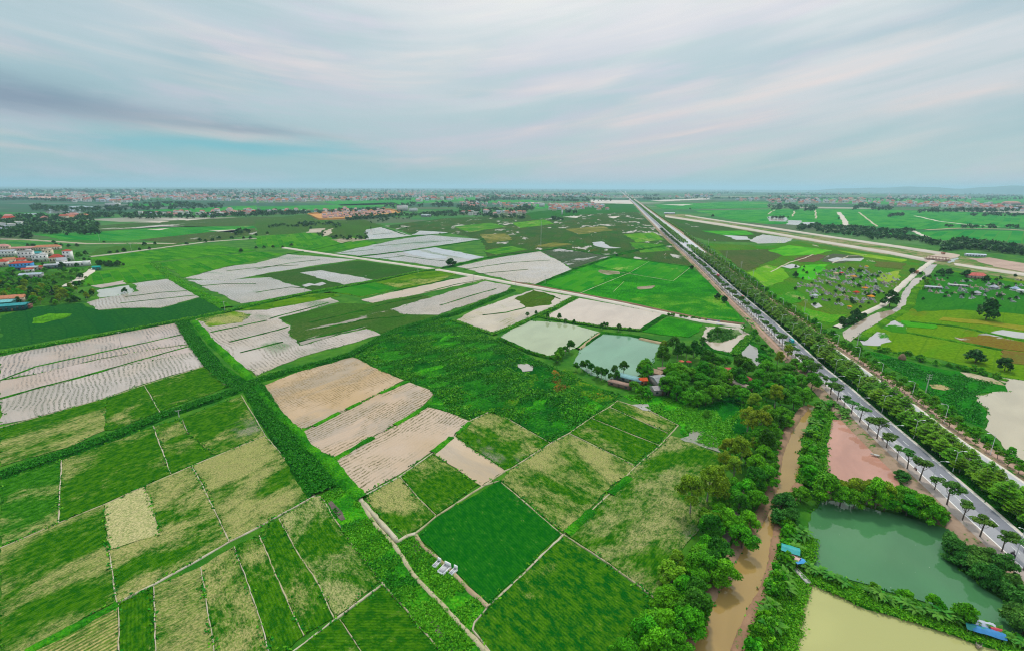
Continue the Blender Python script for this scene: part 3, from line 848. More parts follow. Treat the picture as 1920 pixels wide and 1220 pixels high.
area('puddle', '1612,638 1632,620 1660,624 1672,640 1650,648 1618,646', ZF, marsh((0.04, 0.22, 0.01), (0.05, 0.24, 0.01), 1.25, 0.9, 127, (0.60, 0.58, 0.57), br=0.2), amp=2)
area('puddle', '1652,612 1675,600 1702,606 1700,625 1672,622', ZF, marsh((0.04, 0.22, 0.01), (0.05, 0.24, 0.01), 1.0, 0.8, 128, (0.60, 0.58, 0.57), br=0.2), amp=2)
area('meadow', '1632,658 1760,690 1868,708 1890,722 1888,732 1828,740 1850,776 1845,802 1815,790 1740,735 1650,675', 0.16, marsh((0.012, 0.17, 0.010), (0.03, 0.205, 0.010), 0.08, 1.2, 129, (0.48, 0.40, 0.28), (0.06, 0.24, 0.01), 0.4), amp=1.5)
area('mud_patch', '1742,720 1765,720 1790,728 1770,731 1748,727', ZF + .05, soil((0.48, 0.36, 0.20), (0.34, 0.30, 0.12), 0.3, 1, 130), amp=1)
area('mud_patch', '1800,697 1850,703 1885,722 1860,718 1815,708', ZF + .05, soil((0.50, 0.42, 0.30), (0.34, 0.30, 0.15), 0.25, 1, 131), amp=1.4)
area('puddle', '1833,627 1880,618 1935,625 1935,636 1885,632', ZF + .05, water((0.6, 0.58, 0.52), 3, 0.1), amp=1)
for i, (s, m) in enumerate((('1440,470 1480,460 1560,470 1530,478 1470,480', rice(0.05, 2.5, 240, dark=(0.03, 0.24, 0.008), mid=(0.05, 0.27, 0.01))), ('1552,487 1570,483 1590,485 1620,484 1612,490 1585,489 1565,492', water((0.66, 0.60, 0.53), 21, 0.1)),
                            ('1465,500 1485,495 1500,500 1482,504', water((0.66, 0.60, 0.55), 22, 0.1)), ('1640,490 1700,494 1692,505 1640,500', marsh((0.10, 0.15, 0.02), (0.16, 0.13, 0.05), 0.1, 1.5, 242, br=0.1)), ('1570,470 1650,480 1700,487 1690,492 1620,482', rice(0.3, 2.5, 243, dark=(0.06, 0.22, 0.008), mid=(0.12, 0.25, 0.01))),
                            ('1650,514 1690,506 1682,525 1660,530 1645,525', rice(0.3, 2.0, 244, dark=(0.08, 0.22, 0.01), mid=(0.15, 0.24, 0.02))), ('1400,512 1440,497 1470,505 1480,520 1440,540', rice(0.2, 2.0, 245, dark=(0.03, 0.20, 0.008), mid=(0.08, 0.24, 0.01))),
                            ('1500,575 1560,590 1590,590 1560,606 1520,598', rice(0.3, 1.5, 246, dark=(0.04, 0.23, 0.008), mid=(0.10, 0.26, 0.01))), ('1520,570 1535,568 1542,575 1530,578', soil((0.5, 0.5, 0.46), (0.4, 0.4, 0.36), 0.2, 1, 247)), ('1450,555 1490,545 1510,560 1480,575', rice(0.2, 1.5, 248, dark=(0.02, 0.17, 0.008), mid=(0.06, 0.22, 0.01))),
                            ('1760,600 1860,610 1935,622 1935,612 1840,600 1770,594', rice(0.2, 1.6, 249, dark=(0.16, 0.20, 0.012), mid=(0.24, 0.22, 0.02))), ('1790,632 1850,628 1935,645 1935,660 1840,650', marsh((0.22, 0.12, 0.02), (0.16, 0.19, 0.02), 0.12, 1.2, 250, (0.6, 0.55, 0.5), (0.10, 0.22, 0.01), 0.4)),
                            ('1690,600 1760,606 1750,616 1700,612', rice(0.1, 1.6, 251, dark=(0.03, 0.24, 0.008), mid=(0.06, 0.28, 0.01))), ('1880,655 1935,662 1935,685 1890,680', marsh((0.2, 0.12, 0.03), (0.14, 0.2, 0.02), 0.5, 1.0, 252, (0.62, 0.58, 0.55), br=0.2)))):
    area('meadow_patch', s, 0.30 + 0.006 * i, m, amp=2.4)
strip('field_path', '1445,510 1480,492 1505,485 1525,477', 1.6, 0.5, BUNDW0, slope=0.8)
strip('field_path', '1560,494 1590,480 1625,478', 1.4, 0.5, BUNDW0, slope=0.8)
# --- works for a new road
area('building_ground', '1247,402 1290,402 1350,416 1440,430 1495,440 1565,445 1665,458 1765,472 1800,480 1935,500 1935,530 1840,512 1780,500 1745,492 1640,474 1540,458 1440,440 1350,424 1250,408', 0.14, soil((0.34, 0.29, 0.16), (0.16, 0.19, 0.06), 0.55, 6, 132, (0.05, 0.16, 0.02)))
CONC = soil((0.60, 0.55, 0.46), (0.52, 0.45, 0.37), 0.0, 3, 133)
band('new_road', '1247,404 1350,419 1440,434 1540,451 1665,471 1740,485', '1247,407 1350,423 1440,438 1540,455 1665,476 1735,490', 0.6, CONC, 0.0)
band('new_road', '1285,403 1370,416 1440,425 1565,444 1665,458 1765,473', '1285,405 1370,418 1440,428 1565,447 1665,462 1760,477', 0.6, CONC, 0.0)
band('new_road', '1788,493 1865,504 1935,514', '1790,497 1865,509 1935,520', 0.6, CONC, 0.0)
area('building_ground', '1735,483 1765,472 1800,478 1790,484 1770,488 1752,492 1735,491', 0.5, soil((0.56, 0.46, 0.36), (0.46, 0.36, 0.28), 0.05, 3, 134))
area('building_ground', '1815,485 1855,483 1935,497 1935,513 1880,503 1840,493', 0.5, soil((0.52, 0.38, 0.30), (0.42, 0.30, 0.24), 0.15, 4, 135))
# --- fields beyond
FG = dict(dark=(0.005, 0.16, 0.028), mid=(0.012, 0.19, 0.026), big=0.02)
area('paddy_field', '1300,395 1440,393 1600,392 1760,396 1935,402 1935,426 1850,428 1720,430 1600,424 1500,420 1440,421 1360,410', ZF, rice(0.04, 7, 140, **FG))
area('paddy_field', '1722,436 1800,432 1935,434 1935,458 1840,452 1750,450', ZF, rice(0.03, 7, 141, **FG))
area('paddy_field', '1640,437 1700,437 1712,442 1660,446', ZF, rice(0.03, 5, 142, **FG))
area('paddy_field', '1218,404 1300,412 1360,424 1420,432 1440,440 1440,455 1330,453 1280,436', 0.12, marsh((0.04, 0.12, 0.02), (0.10, 0.12, 0.045), 0.35, 2.6, 143, (0.6, 0.57, 0.52), (0.03, 0.19, 0.012), 0.4))
area('paddy_field', '1315,433 1400,433 1415,440 1360,442', ZF, rice(0.0, 4, 144, dark=(0.015, 0.20, 0.012), mid=(0.02, 0.22, 0.014)))
area('puddle', '1355,441 1400,444 1405,450 1380,450', ZF + .04, water((0.66, 0.63, 0.58), 3, 0.15))
area('puddle', '1405,450 1430,440 1488,448 1470,456 1420,457', ZF + .04, flooded(0.12, 4, 145, (0.66, 0.62, 0.58), (0.2, 0.25, 0.1), sc=4))
area('puddle', '1440,406 1475,408 1476,416 1440,415', ZF + .04, flooded(0.2, 4, 146, (0.55, 0.50, 0.43), (0.2, 0.25, 0.1), sc=4))
area('puddle', '1478,413 1502,414 1502,423 1474,421', ZF + .04, flooded(0.2, 4, 147, (0.62, 0.58, 0.52), (0.3, 0.25, 0.2), sc=4))
area('puddle', '1504,417 1528,417 1528,427 1502,425', ZF + .04, flooded(0.2, 4, 148, (0.62, 0.58, 0.52), (0.3, 0.25, 0.2), sc=4))
# far green and flooded land in the west and the middle
area('paddy_field', '62,440 190,435 300,425 400,425 480,424 540,428 440,433 330,446 230,452 120,450', ZF, rice(0.0, 7, 150, dark=(0.004, 0.155, 0.020), mid=(0.008, 0.17, 0.020)))
area('paddy_field', '0,451 60,449 160,458 100,463 0,467', ZF, rice(0.05, 7, 151, dark=(0.012, 0.13, 0.03), mid=(0.03, 0.15, 0.03)))
area('paddy_field', '190,465 300,456 345,455 340,461 250,472 165,478', ZF, marsh((0.05, 0.16, 0.02), (0.10, 0.15, 0.03), 0.15, 3, 152))
area('paddy_field', '260,450 350,440 480,428 480,440 400,452 330,456', ZF + .03, marsh((0.06, 0.12, 0.03), (0.13, 0.13, 0.05), 0.5, 3, 153, (0.60, 0.57, 0.52), br=0.2))
area('paddy_field', '160,425 300,415 480,407 580,407 588,415 470,424 300,427 190,434', ZF, marsh((0.05, 0.13, 0.03), (0.12, 0.13, 0.05), 0.35, 4, 154, (0.62, 0.58, 0.52), br=0.2))
area('paddy_field', '478,412 578,402 590,412 660,414 560,438 480,442', ZF + .02, marsh((0.05, 0.14, 0.025), (0.10, 0.14, 0.03), 0.3, 3, 155, (0.58, 0.53, 0.46), br=0.4))
area('mud_patch', '580,430 610,428 602,436 575,437', ZF + .05, soil((0.5, 0.44, 0.34), (0.4, 0.34, 0.26), 0.2, 3, 156))
area('mud_patch', '608,434 625,428 618,440 605,444', ZF + .05, soil((0.55, 0.47, 0.36), (0.4, 0.34, 0.26), 0.1, 3, 157))
area('mud_patch', '620,450 660,446 690,450 640,456', ZF + .05, soil((0.42, 0.36, 0.28), (0.3, 0.26, 0.16), 0.35, 3, 158))
area('meadow', '600,415 680,412 720,424 690,430 690,448 610,452 590,440', 0.12, marsh((0.05, 0.13, 0.02), (0.09, 0.12, 0.03), 0.1, 3, 159, br=0.3))
for i, s in enumerate(('480,388 600,385 740,380 745,386 620,393 500,398', '260,395 400,389 480,386 482,395 380,398', '600,378 760,371 900,370 900,376 760,383 640,386', '240,382 380,381 330,386 240,387',
                       '1225,384 1400,378 1440,380 1440,390 1330,392 1240,392', '1500,372 1700,372 1930,368 1930,380 1800,384 1600,384', '960,384 1020,383 1060,388 1010,392', '900,376 1000,375 1010,379 910,381')):
    area('paddy_field', s, ZF, rice(0.02, 12, 160 + i, **FG))
area('lake', '85,393 105,388 160,386 178,388 155,392 158,400 88,401', ZF, water((0.55, 0.58, 0.56), 20, 0.08))
area('lake', '36,402 66,400 80,401 78,403 40,403', ZF, water((0.6, 0.6, 0.58), 20, 0.1))
for i, s in enumerate(('1220,376 1330,372 1332,374 1240,378', '1240,384 1300,383 1280,386', '1105,375 1190,376 1190,383 1110,381', '1700,361 1770,359 1760,362', '1790,362 1860,360 1920,362 1850,365',
                       '250,417 300,415 318,415 300,418', '330,412 390,410 350,414', '292,411 350,410 330,413', '275,431 320,428 300,432', '390,433 470,430 440,437', '1055,407 1090,405 1080,409', '1140,407 1165,405 1150,410', '960,381 1020,379 1010,381')):
    area('puddle', s, ZF + .03, soil((0.64, 0.61, 0.54), (0.55, 0.48, 0.40), 0.06, 10, 180 + i, rough=0.35))

# ------------------------------------------------------------ raised banks and bunds
DIKE = weeds((0.012, 0.115, 0.006), (0.035, 0.17, 0.007), (0.005, 0.055, 0.005), 0.7, 201)
DIKEB = weeds((0.035, 0.225, 0.007), (0.085, 0.285, 0.008), (0.012, 0.12, 0.006), 0.7, 202)
BUND = soil((0.52, 0.46, 0.30), (0.40, 0.36, 0.20), 0.32, 0.8, 203)
BUNDW = soil((0.58, 0.53, 0.40), (0.46, 0.40, 0.27), 0.22, 0.8, 204)
BUNDG = weeds((0.02, 0.15, 0.007), (0.05, 0.20, 0.010), (0.01, 0.07, 0.006), 0.6, 205)
TRACK = soil((0.46, 0.37, 0.23), (0.34, 0.26, 0.15), 0.18, 0.9, 206)
CREAM = soil((0.66, 0.60, 0.50), (0.58, 0.52, 0.43), 0.04, 2.0, 207)
for s in ('0,712 67,686 187,660 297,636 350,624', '0,746 50,732 125,712 205,690 355,648'):
    strip('field_bund', s, [1.0] * len(P(s)), 0.5, BUNDG, slope=1, wvar=0.5)
for s, w, m in (('0,800 50,787 200,745 270,721 385,685', 1.2, BUND), ('270,721 300,772', 0.9, BUNDW), ('287,798 320,887', 1.0, BUNDW), ('115,862 109,980', 0.9, BUNDW), ('341,784 353,812', 0.6, BUNDW),
                ('360,872 375,900 430,1014', 1.0, BUNDW), ('0,1026 108,980 194,945 270,911 360,872 480,823 498,815', 1.2, BUND), ('204,1031 219,1128', 0.7, BUNDW), ('270,911 300,1000', 0.4, BUND), ('220,1128 288,1094 380,1043 431,1013 480,989 590,928', 1.5, BUNDW),
                ('222,1131 222,1245', 0.5, BUNDW), ('288,1098 293,1245', 0.5, BUNDW), ('376,1062 400,1207 403,1245', 0.5, BUNDW), ('439,1023 481,1138 512,1245', 0.5, BUNDW), ('486,1003 541,1131 570,1190', 0.8, BUND), ('523,971 554,1028 597,1094 627,1158', 0.8, BUND),
                ('546,1222 627,1160 718,1093', 1.4, BUNDW), ('637,1160 679,1222 692,1245', 0.6, BUND), ('566,900 590,928 604,931 627,971 664,1023 716,1089 768,1150 829,1221 850,1245', 1.1, BUND),
                ('480,785 497,815 530,852 566,898', 1.0, BUNDW), ('452,740 480,785', 0.9, BUND),
                ('751,893 783,931 818,965', 0.7, BUND), ('763,1003 779,998 818,966 902,912 948,881 960,876 1032,830 1067,811 1108,782 1143,762 1158,750', 1.5, BUND),
                ('679,929 748,893 811,848 855,814 881,788 915,772', 1.3, BUNDW), ('851,816 880,838 946,881', 0.6, BUND), ('902,910 937,900 1053,1000', 1.0, BUND), ('1053,1000 1057,1000 1144,1057 1226,1118', 0.9, BUND),
                ('960,1094 1057,1000', 1.6, BUNDW), ('915,1135 960,1094', 1.6, BUNDW), ('915,1135 889,1165 886,1178 920,1222 940,1245', 0.9, BUNDW),
                ('1057,1000 1110,955 1144,924 1192,873 1235,836 1256,814 1272,796', 1.3, BUND), ('1067,811 1122,838 1192,872', 0.8, BUND), ('1109,783 1176,810 1235,833', 0.8, BUND), ('1143,762 1252,811', 0.8, BUND), ('1158,750 1220,770 1272,796', 1.2, BUND),
                ('945,780 1031,829', 1.0, BUND), ('1087,550 1180,512', 2.0, BUNDW), ('1180,512 1218,490', 1.4, BUNDW), ('1122,507 1160,510 1262,527 1294,502', 1.6, BUNDW), ('1150,547 1170,528', 1.2, BUND)):
    strip('field_bund', s, w * 0.22 + 0.03, 0.32, m, slope=0.3, wvar=0.5, amp=0.14)
for s in ('505,597 545,586 615,567', '430,640 520,618 540,612', '450,660 530,640', '395,622 470,606 500,600', '795,548 860,532 905,524', '640,590 735,566 790,556', '825,572 880,555 930,541', '480,548 545,538 575,540', '375,536 420,532 480,532', '425,508 500,500 560,497', '480,505 545,493 600,487',
          '700,462 770,456 850,451', '640,474 700,468', '745,478 800,486 850,491', '690,487 760,480', '700,440 735,437', '235,556 300,548 350,545', '225,568 300,560 370,553', '870,505 960,492 1030,488', '880,515 990,505', '905,590 950,585 985,576', '560,640 620,625 680,612', '1018,548 1050,560', '580,604 650,588 700,579', '600,616 690,598 760,592', '740,545 800,532 850,522'):
    strip('grass_bank', s, 1.1, 0.55, DIKE, slope=0.8, wvar=0.5)
for s, w in (('627,859 699,818', 2.0), ('562,808 572,802', 1.5), ('588,797 636,772', 1.6), ('650,766 676,753', 1.5), ('712,736 766,713', 2.0), ('740,795 780,772 808,752', 2.0), ('811,846 846,818', 2.2), ('856,812 880,790', 1.4),
             ('1062,998 1112,955', 2.2), ('1144,924 1180,893', 2.2), ('47,1220 130,1178 220,1130', 1.8)):
    strip('grass_bank', s, w, 0.6, DIKEB, slope=1.0, wvar=0.4)
for s, w, h, m in (('341,600 366,640 399,682 444,716 470,720', 7, 0.9, DIKE), ('475,722 508,778 552,838 592,900 606,918', 8.5, 0.9, DIKE), ('470,714 552,690 655,664 742,617 830,592 856,586 905,566 962,543', 4.0, 1.2, DIKE),
                   ('472,719 440,731 300,778 212,815 115,850 0,888', 4.6, 1.1, DIKE), ('0,660 160,632 335,600 430,582 482,569 577,549 705,526 782,509 828,503', 3.0, 1.2, DIKE),
                   ('290,493 322,520 362,542 425,575', 8, 1.0, DIKEB), ('540,476 600,466 660,452', 3, 0.6, DIKE), ('672,481 742,473 801,465 903,449', 4, 0.8, DIKE), ('688,450 742,446 806,440 842,437', 4, 0.8, DIKE), ('717,426 760,440', 4, 0.7, DIKE),
                   ('832,502 912,483 962,477 1010,470 1060,464', 5, 1.0, DIKE), ('1002,535 1073,506 1148,481 1200,468 1262,458', 4, 0.9, DIKE), ('1040,464 1148,480 1296,500', 3, 0.8, DIKE), ('1150,478 1200,466 1250,463', 3, 0.6, DIKE)):
    strip('grass_dike', s, w, h, m, slope=1.4, wvar=0.07)
for s, w in (('365,600 392,634 440,678 474,712', 2.2), ('478,722 528,782 562,812 572,832 622,866 648,902 680,930', 2.6), ('0,884 115,846', 1.5), ('430,580 482,566 577,547 705,524', 1.5)):
    strip('grass_path', s, w, 1.25, DIKEB, slope=1.2, wvar=0.3)
for s, w in (('852,600 890,614 928,626', 3), ('926,624 962,611 1006,591 1040,576 1076,557', 4), ('1008,592 1062,602 1100,607 1140,613 1202,618', 3.5), ('1085,652 1104,638 1126,623', 3.0), ('1126,622 1182,627 1238,640', 3.0), ('1202,618 1245,590', 3.5),
             ('935,632 960,643 992,658 1027,668 1048,668', 3.0), ('1375,664 1407,628', 4.5), ('1318,640 1335,655 1375,664', 3.0), ('1440,674 1425,650 1409,640', 3.0)):
    strip('pond_bank', s, w, 0.9, DIKE, slope=1.0, wvar=0.3)
strip('pond_bank', '1086,653 1104,638 1124,624', 1.2, 1.05, TRACK, slope=0.8)
strip('pond_bank', '1200,633 1236,641 1250,643', 2.5, 1.0, TRACK, slope=0.8)
# dirt track through the weeds, concrete edge of the small field
strip('dirt_track', '640,903 678,939 703,981 742,1023 776,1076 821,1123 873,1178 913,1220 935,1245', 0.75, 0.62, BUND, slope=0.8, wvar=0.2)
strip('concrete_edge', '676,933 679,938 708,971 747,1013 763,1003 779,999', 1.1, 0.75, BUNDW, slope=0.3, wvar=0.25)
strip('field_path', '779,1001 792,1021 818,1042 855,1078 889,1112 915,1135', 1.0, 0.60, TRACK, slope=0.6, wvar=0.25)
# white farm road
strip('farm_road', '532,464 600,474 667,483 745,494 822,505 890,517 960,530 1022,541 1085,552 1160,567 1235,583 1317,600 1396,611', [5.5, 5.5, 5, 5, 5, 4.8, 4.5, 4, 3.6, 3.2, 3, 3, 3], 1.2, CREAM, slope=1.4, wvar=0.06)
strip('brick_kerb', '960,527 1085,549 1160,563 1235,579 1317,596 1396,606', 0.9, 1.3, soil((0.34, 0.20, 0.13), (0.24, 0.15, 0.10), 0.2, 1, 210), slope=0.8)
# farm tracks
strip('farm_track', '124,537 140,528 165,512 176,503', [9, 8, 7, 6], 0.7, CREAM, slope=1.0)
strip('farm_track', '168,481 230,474 290,466 345,459 390,453 480,447', 5, 0.8, soil((0.5, 0.46, 0.38), (0.4, 0.36, 0.28), 0.2, 3, 211))
strip('farm_track', '0,448 60,450 160,457 250,456 330,457', 9, 0.7, soil((0.48, 0.42, 0.32), (0.36, 0.32, 0.22), 0.25, 4, 212))
strip('farm_track', '1567,612 1602,593 1655,571 1681,543 1716,512 1740,495 1752,486', [3.4, 3.4, 3.4, 4, 4, 4.5, 5], 0.9, CREAM, slope=1.2, wvar=0.08)
strip('grass_bank', '1612,636 1650,608 1690,584 1706,572 1716,542 1742,520', 5, 0.8, weeds((0.08, 0.22, 0.008), (0.13, 0.27, 0.01), (0.03, 0.13, 0.006), 0.9, 213), slope=1.2)
strip('farm_track', '1715,405 1730,408 1760,415 1830,423 1875,426', 7, 0.6, CREAM)
strip('farm_track', '1735,431 1800,428 1890,430 1935,433', 8, 0.7, soil((0.5, 0.36, 0.26), (0.42, 0.32, 0.22), 0.15, 4, 214))
strip('farm_track', '1712,433 1735,443 1748,452', 8, 0.6, CREAM)
strip('farm_track', '1572,398 1580,408 1588,423', 14, 0.6, CREAM)
for s in ('1440,402 1452,394', '1486,406 1490,396', '1610,398 1645,425', '1530,410 1529,394'):
    strip('farm_track', s, 5, 0.5, BUNDW)
for s in ('1640,655 1700,668 1760,680 1830,698 1890,712', '1707,602 1800,612 1935,640', '1700,622 1800,640 1880,655'):
    strip('grass_dike', s, 3.0, 0.7, weeds((0.05, 0.19, 0.007), (0.08, 0.24, 0.008), (0.01, 0.08, 0.006), 0.8, 215), slope=1.2)

# ------------------------------------------------------------ air
def make_haze():
    s, lo, hi = 62000.0, -1.0, 290.0
    V = [(x, y, z) for z in (lo, hi) for y in (-s, s) for x in (-s, s)]
    F = [(0, 2, 3, 1), (4, 5, 7, 6), (0, 1, 5, 4), (2, 6, 7, 3), (0, 4, 6, 2), (1, 3, 7, 5)]
    m = bpy.data.materials.new('haze')
    m.use_nodes = True
    n = N(m.node_tree)
    v = n.new('ShaderNodeVolumePrincipled')
    v.inputs['Color'].default_value = (0.54, 0.86, 0.99, 1)
    v.inputs['Density'].default_value = HAZE_D
    v.inputs['Anisotropy'].default_value = 0.2
    o = n.new('ShaderNodeOutputMaterial')
    n.nt.links.new(v.outputs[0], o.inputs['Volume'])
    me = mesh_np('haze', V, F)
    ob = link('haze', me, m)
    tag(ob, kind='stuff')


HAZE_D = 0.000062
make_haze()

# ------------------------------------------------------------ the highway
RY = [356, 362, 385, 400, 421, 445, 467, 500, 548, 602, 646, 684, 728, 777, 837, 894, 951, 1005, 1060, 1120]
RL = [1160, 1167, 1192, 1205.5, 1226.5, 1250, 1275, 1312, 1360, 1418, 1461, 1501, 1547.5, 1595, 1658, 1720, 1778, 1836, 1895, 1960]
RR = [1161, 1169, 1197, 1212.5, 1236.5, 1263, 1291, 1332, 1386, 1451, 1501, 1540, 1597, 1653, 1725, 1791, 1859, 1921, 1987, 2056]
PY = [362, 380, 407, 434, 448, 467, 493, 512, 539, 564, 597, 620, 642, 680, 713, 744, 800, 831, 859, 889, 925, 960]
PX = [1173, 1199, 1236, 1276, 1295, 1320, 1354, 1380, 1416, 1449, 1500, 1530, 1561, 1619, 1664, 1713, 1788, 1831, 1877, 1921, 1975, 2028]
NY = [358, 362, 367, 373, 380, 388, 397, 408, 420, 434, 448, 462, 476, 492, 510, 530, 552, 576, 602, 630, 660, 692, 726, 762, 800, 838, 876, 914, 952, 990, 1028, 1070, 1115]
NYS = [y for y in NY if y <= 960]
ZR = 1.5


def lx(y, side, off=0.0):
    """photo x of a line of the highway at photo row y; off in metres to the east"""
    if side == 'L':
        x = np.interp(y, RY, RL)
    elif side == 'R':
        x = np.interp(y, RY, RR)
    else:
        x = np.interp(y, PY, PX)
    return float(x) + off * 0.0107 * (y - 349)


def line(side, off, ys=NY):
    return ' '.join('%.2f,%.2f' % (lx(y, side, off), y) for y in ys)


def asphalt(a, b_, seed):
    def build(n, b):
        c = objco(n, seed)
        f = n.noise(c, 2.0, 3, 0.6)
        g = n.noise(c, 0.06, 4, 0.6)
        n.put(b.inputs['Base Color'], n.mix(n.step(n.math('ADD', n.math('MULTIPLY', f, 0.35), n.math('MULTIPLY', g, 0.65)), 0.36, 0.64), a, b_))
        b.inputs['Roughness'].default_value = 0.75
    return mat('asphalt_%s' % seed, build)


KERB = plain((0.62, 0.56, 0.47), 0.8, 0.2)
PAINT = plain((0.72, 0.72, 0.68), 0.6, 0.25)
PAVE = soil((0.50, 0.42, 0.36), (0.44, 0.37, 0.32), 0.04, 0.8, 301)
VERGE = soil((0.40, 0.28, 0.20), (0.30, 0.22, 0.13), 0.42, 1.6, 302, (0.03, 0.14, 0.01))
BRICK = soil((0.52, 0.34, 0.26), (0.46, 0.30, 0.23), 0.06, 1.2, 303)
band('verge', line('L', -3.9), line('L', 0.0), ZR - .25, VERGE, 0.0)
band('footpath', line('L', -3.3, [y for y in NY if 455 < y < 700]), line('L', -1.9, [y for y in NY if 455 < y < 700]), ZR - .20, BRICK)
band('pavement', line('L', 0.0), line('L', 2.3), ZR + .14, PAVE, ZR - .3)
band('kerb', line('L', 2.3), line('L', 2.62), ZR + .15, plain((0.74, 0.71, 0.66), 0.8, 0.15), ZR - .1)
band('highway', line('L', 2.55), line('R', 0.0), ZR, asphalt((0.28, 0.28, 0.29), (0.35, 0.35, 0.355), 304))
band('highway_lane', line('R', -5.4), line('R', -0.1), ZR + .006, asphalt((0.165, 0.17, 0.19), (0.215, 0.22, 0.24), 305))
band('kerb', line('R', 0.0), line('R', 0.55), ZR + .15, KERB, ZR - .1)
band('median', line('R', 0.5), line('P', -11.3, NY), ZR + .08, weeds((0.015, 0.12, 0.006), (0.03, 0.16, 0.008), (0.006, 0.06, 0.005), 0.8, 306, (0.12, 0.07, 0.03), 0.25))
band('service_road', line('P', -11.6), line('P', -4.0), ZR, asphalt((0.34, 0.345, 0.35), (0.42, 0.42, 0.415), 307))
band('kerb', line('P', -4.2), line('P', -3.5), ZR + .15, KERB, ZR - .1)
band('kerb', line('P', -11.75), line('P', -11.4), ZR + .15, KERB, ZR - .1)
band('verge', line('P', -3.6), line('P', 4.5), ZR + .05, VERGE, 0.0)
band('footpath', line('P', -1.1), line('P', 1.0), ZR + .10, BRICK)
# crossing through the median
area('crossroads', '%.1f,455 %.1f,449 %.1f,463 %.1f,472 ' % (lx(455, 'R', 0) - 2, lx(449, 'P', -5), lx(463, 'P', -5), lx(472, 'R', 0) - 2), ZR + .1, asphalt((0.40, 0.41, 0.43), (0.48, 0.48, 0.49), 308), amp=0, skirt=False)


def dashes(side, off, y0, y1, length, gap, w, name='lane_marking'):
    ys = np.linspace(y1, y0, 600)
    pts = [G(lx(y, side, off), y, ZR + .014) for y in ys]
    V, F = [], []
    acc, on, start = 0.0, True, 0
    i = 1
    seg = [pts[0]]
    for i in range(1, len(pts)):
        acc += (pts[i] - pts[i - 1]).length
        if on:
            seg.append(pts[i])
        if acc > (length if on else gap):
            if on and len(seg) > 1:
                a, b = seg[0], seg[-1]
                d = (b - a).normalized()
                nn = Vector((-d.y, d.x, 0)) * w / 2
                k = len(V)
                V += [tuple(a + nn), tuple(a - nn), tuple(b - nn), tuple(b + nn)]
                F.append((k, k + 1, k + 2, k + 3))
            on = not on
            acc = 0.0
            seg = [pts[i]]
    o = link(name, mesh_np(name, V, F), PAINT)
    tag(o, kind='structure')


dashes('R', -3.6, 480, 1100, 4.0, 8.0, 0.22)
dashes('L', 5.6, 520, 1100, 3.0, 9.0, 0.16)
band('road_edge_marking', line('R', -0.6, [y for y in NY if y > 475]), line('R', -0.42, [y for y in NY if y > 475]), ZR + .016, PAINT)

# ------------------------------------------------------------ trees and plants
def leafmat(name, a, b_, trans=0.25, var=0.25):
    m = bpy.data.materials.new(name)
    m.use_nodes = True
    n = N(m.node_tree)
    at = n.new('ShaderNodeAttribute', attribute_name='tone')
    oi = n.new('ShaderNodeObjectInfo')
    c = n.mix(at.outputs['Fac'], a, b_)
    hsv = n.new('ShaderNodeHueSaturation')
    n.put(hsv.inputs['Color'], c)
    n.put(hsv.inputs['Value'], n.math('ADD', 1 - var / 2, n.math('MULTIPLY', oi.outputs['Random'], var)))
    n.put(hsv.inputs['Hue'], n.math('ADD', 0.485, n.math('MULTIPLY', n.math('FRACT', n.math('MULTIPLY', oi.outputs['Random'], 7.31)), 0.03)))
    c = hsv.outputs[0]
    d = n.new('ShaderNodeBsdfPrincipled')
    n.put(d.inputs['Base Color'], c)
    d.inputs['Roughness'].default_value = 0.5
    d.inputs['Specular IOR Level'].default_value = 0.07
    t = n.new('ShaderNodeBsdfTranslucent')
    n.put(t.inputs[0], c)
    ms = n.new('ShaderNodeMixShader')
    ms.inputs[0].default_value = trans
    n.nt.links.new(d.outputs[0], ms.inputs[1])
    n.nt.links.new(t.outputs[0], ms.inputs[2])
    o = n.new('ShaderNodeOutputMaterial')
    n.nt.links.new(ms.outputs[0], o.inputs[0])
    return m


BARK = plain((0.13, 0.105, 0.085), 0.9, 0.35, 3)
BARKP = plain((0.33, 0.29, 0.24), 0.9, 0.3, 3)
L_LAYER = leafmat('layered_leaves', (0.022, 0.125, 0.003), (0.19, 0.44, 0.008))
L_STREET = leafmat('street_leaves', (0.022, 0.10, 0.008), (0.11, 0.24, 0.025))
L_BANK = leafmat('broad_leaves', (0.018, 0.14, 0.003), (0.135, 0.50, 0.008))
L_OLIVE = leafmat('olive_leaves', (0.085, 0.19, 0.005), (0.33, 0.47, 0.022))
L_DARK = leafmat('dark_leaves', (0.011, 0.085, 0.004), (0.07, 0.27, 0.010))
L_GREY = leafmat('grey_leaves', (0.018, 0.11, 0.012), (0.10, 0.30, 0.035))
L_BAN = leafmat('banana_leaves', (0.02, 0.15, 0.010), (0.10, 0.30, 0.03), 0.3)
L_FAR = leafmat('distant_leaves', (0.008, 0.062, 0.008), (0.034, 0.135, 0.012), 0.1)
L_YEL = leafmat('yellow_green_leaves', (0.06, 0.22, 0.006), (0.18, 0.40, 0.015))
L_RED = leafmat('flame_blossom', (0.45, 0.06, 0.02), (0.6, 0.12, 0.03))


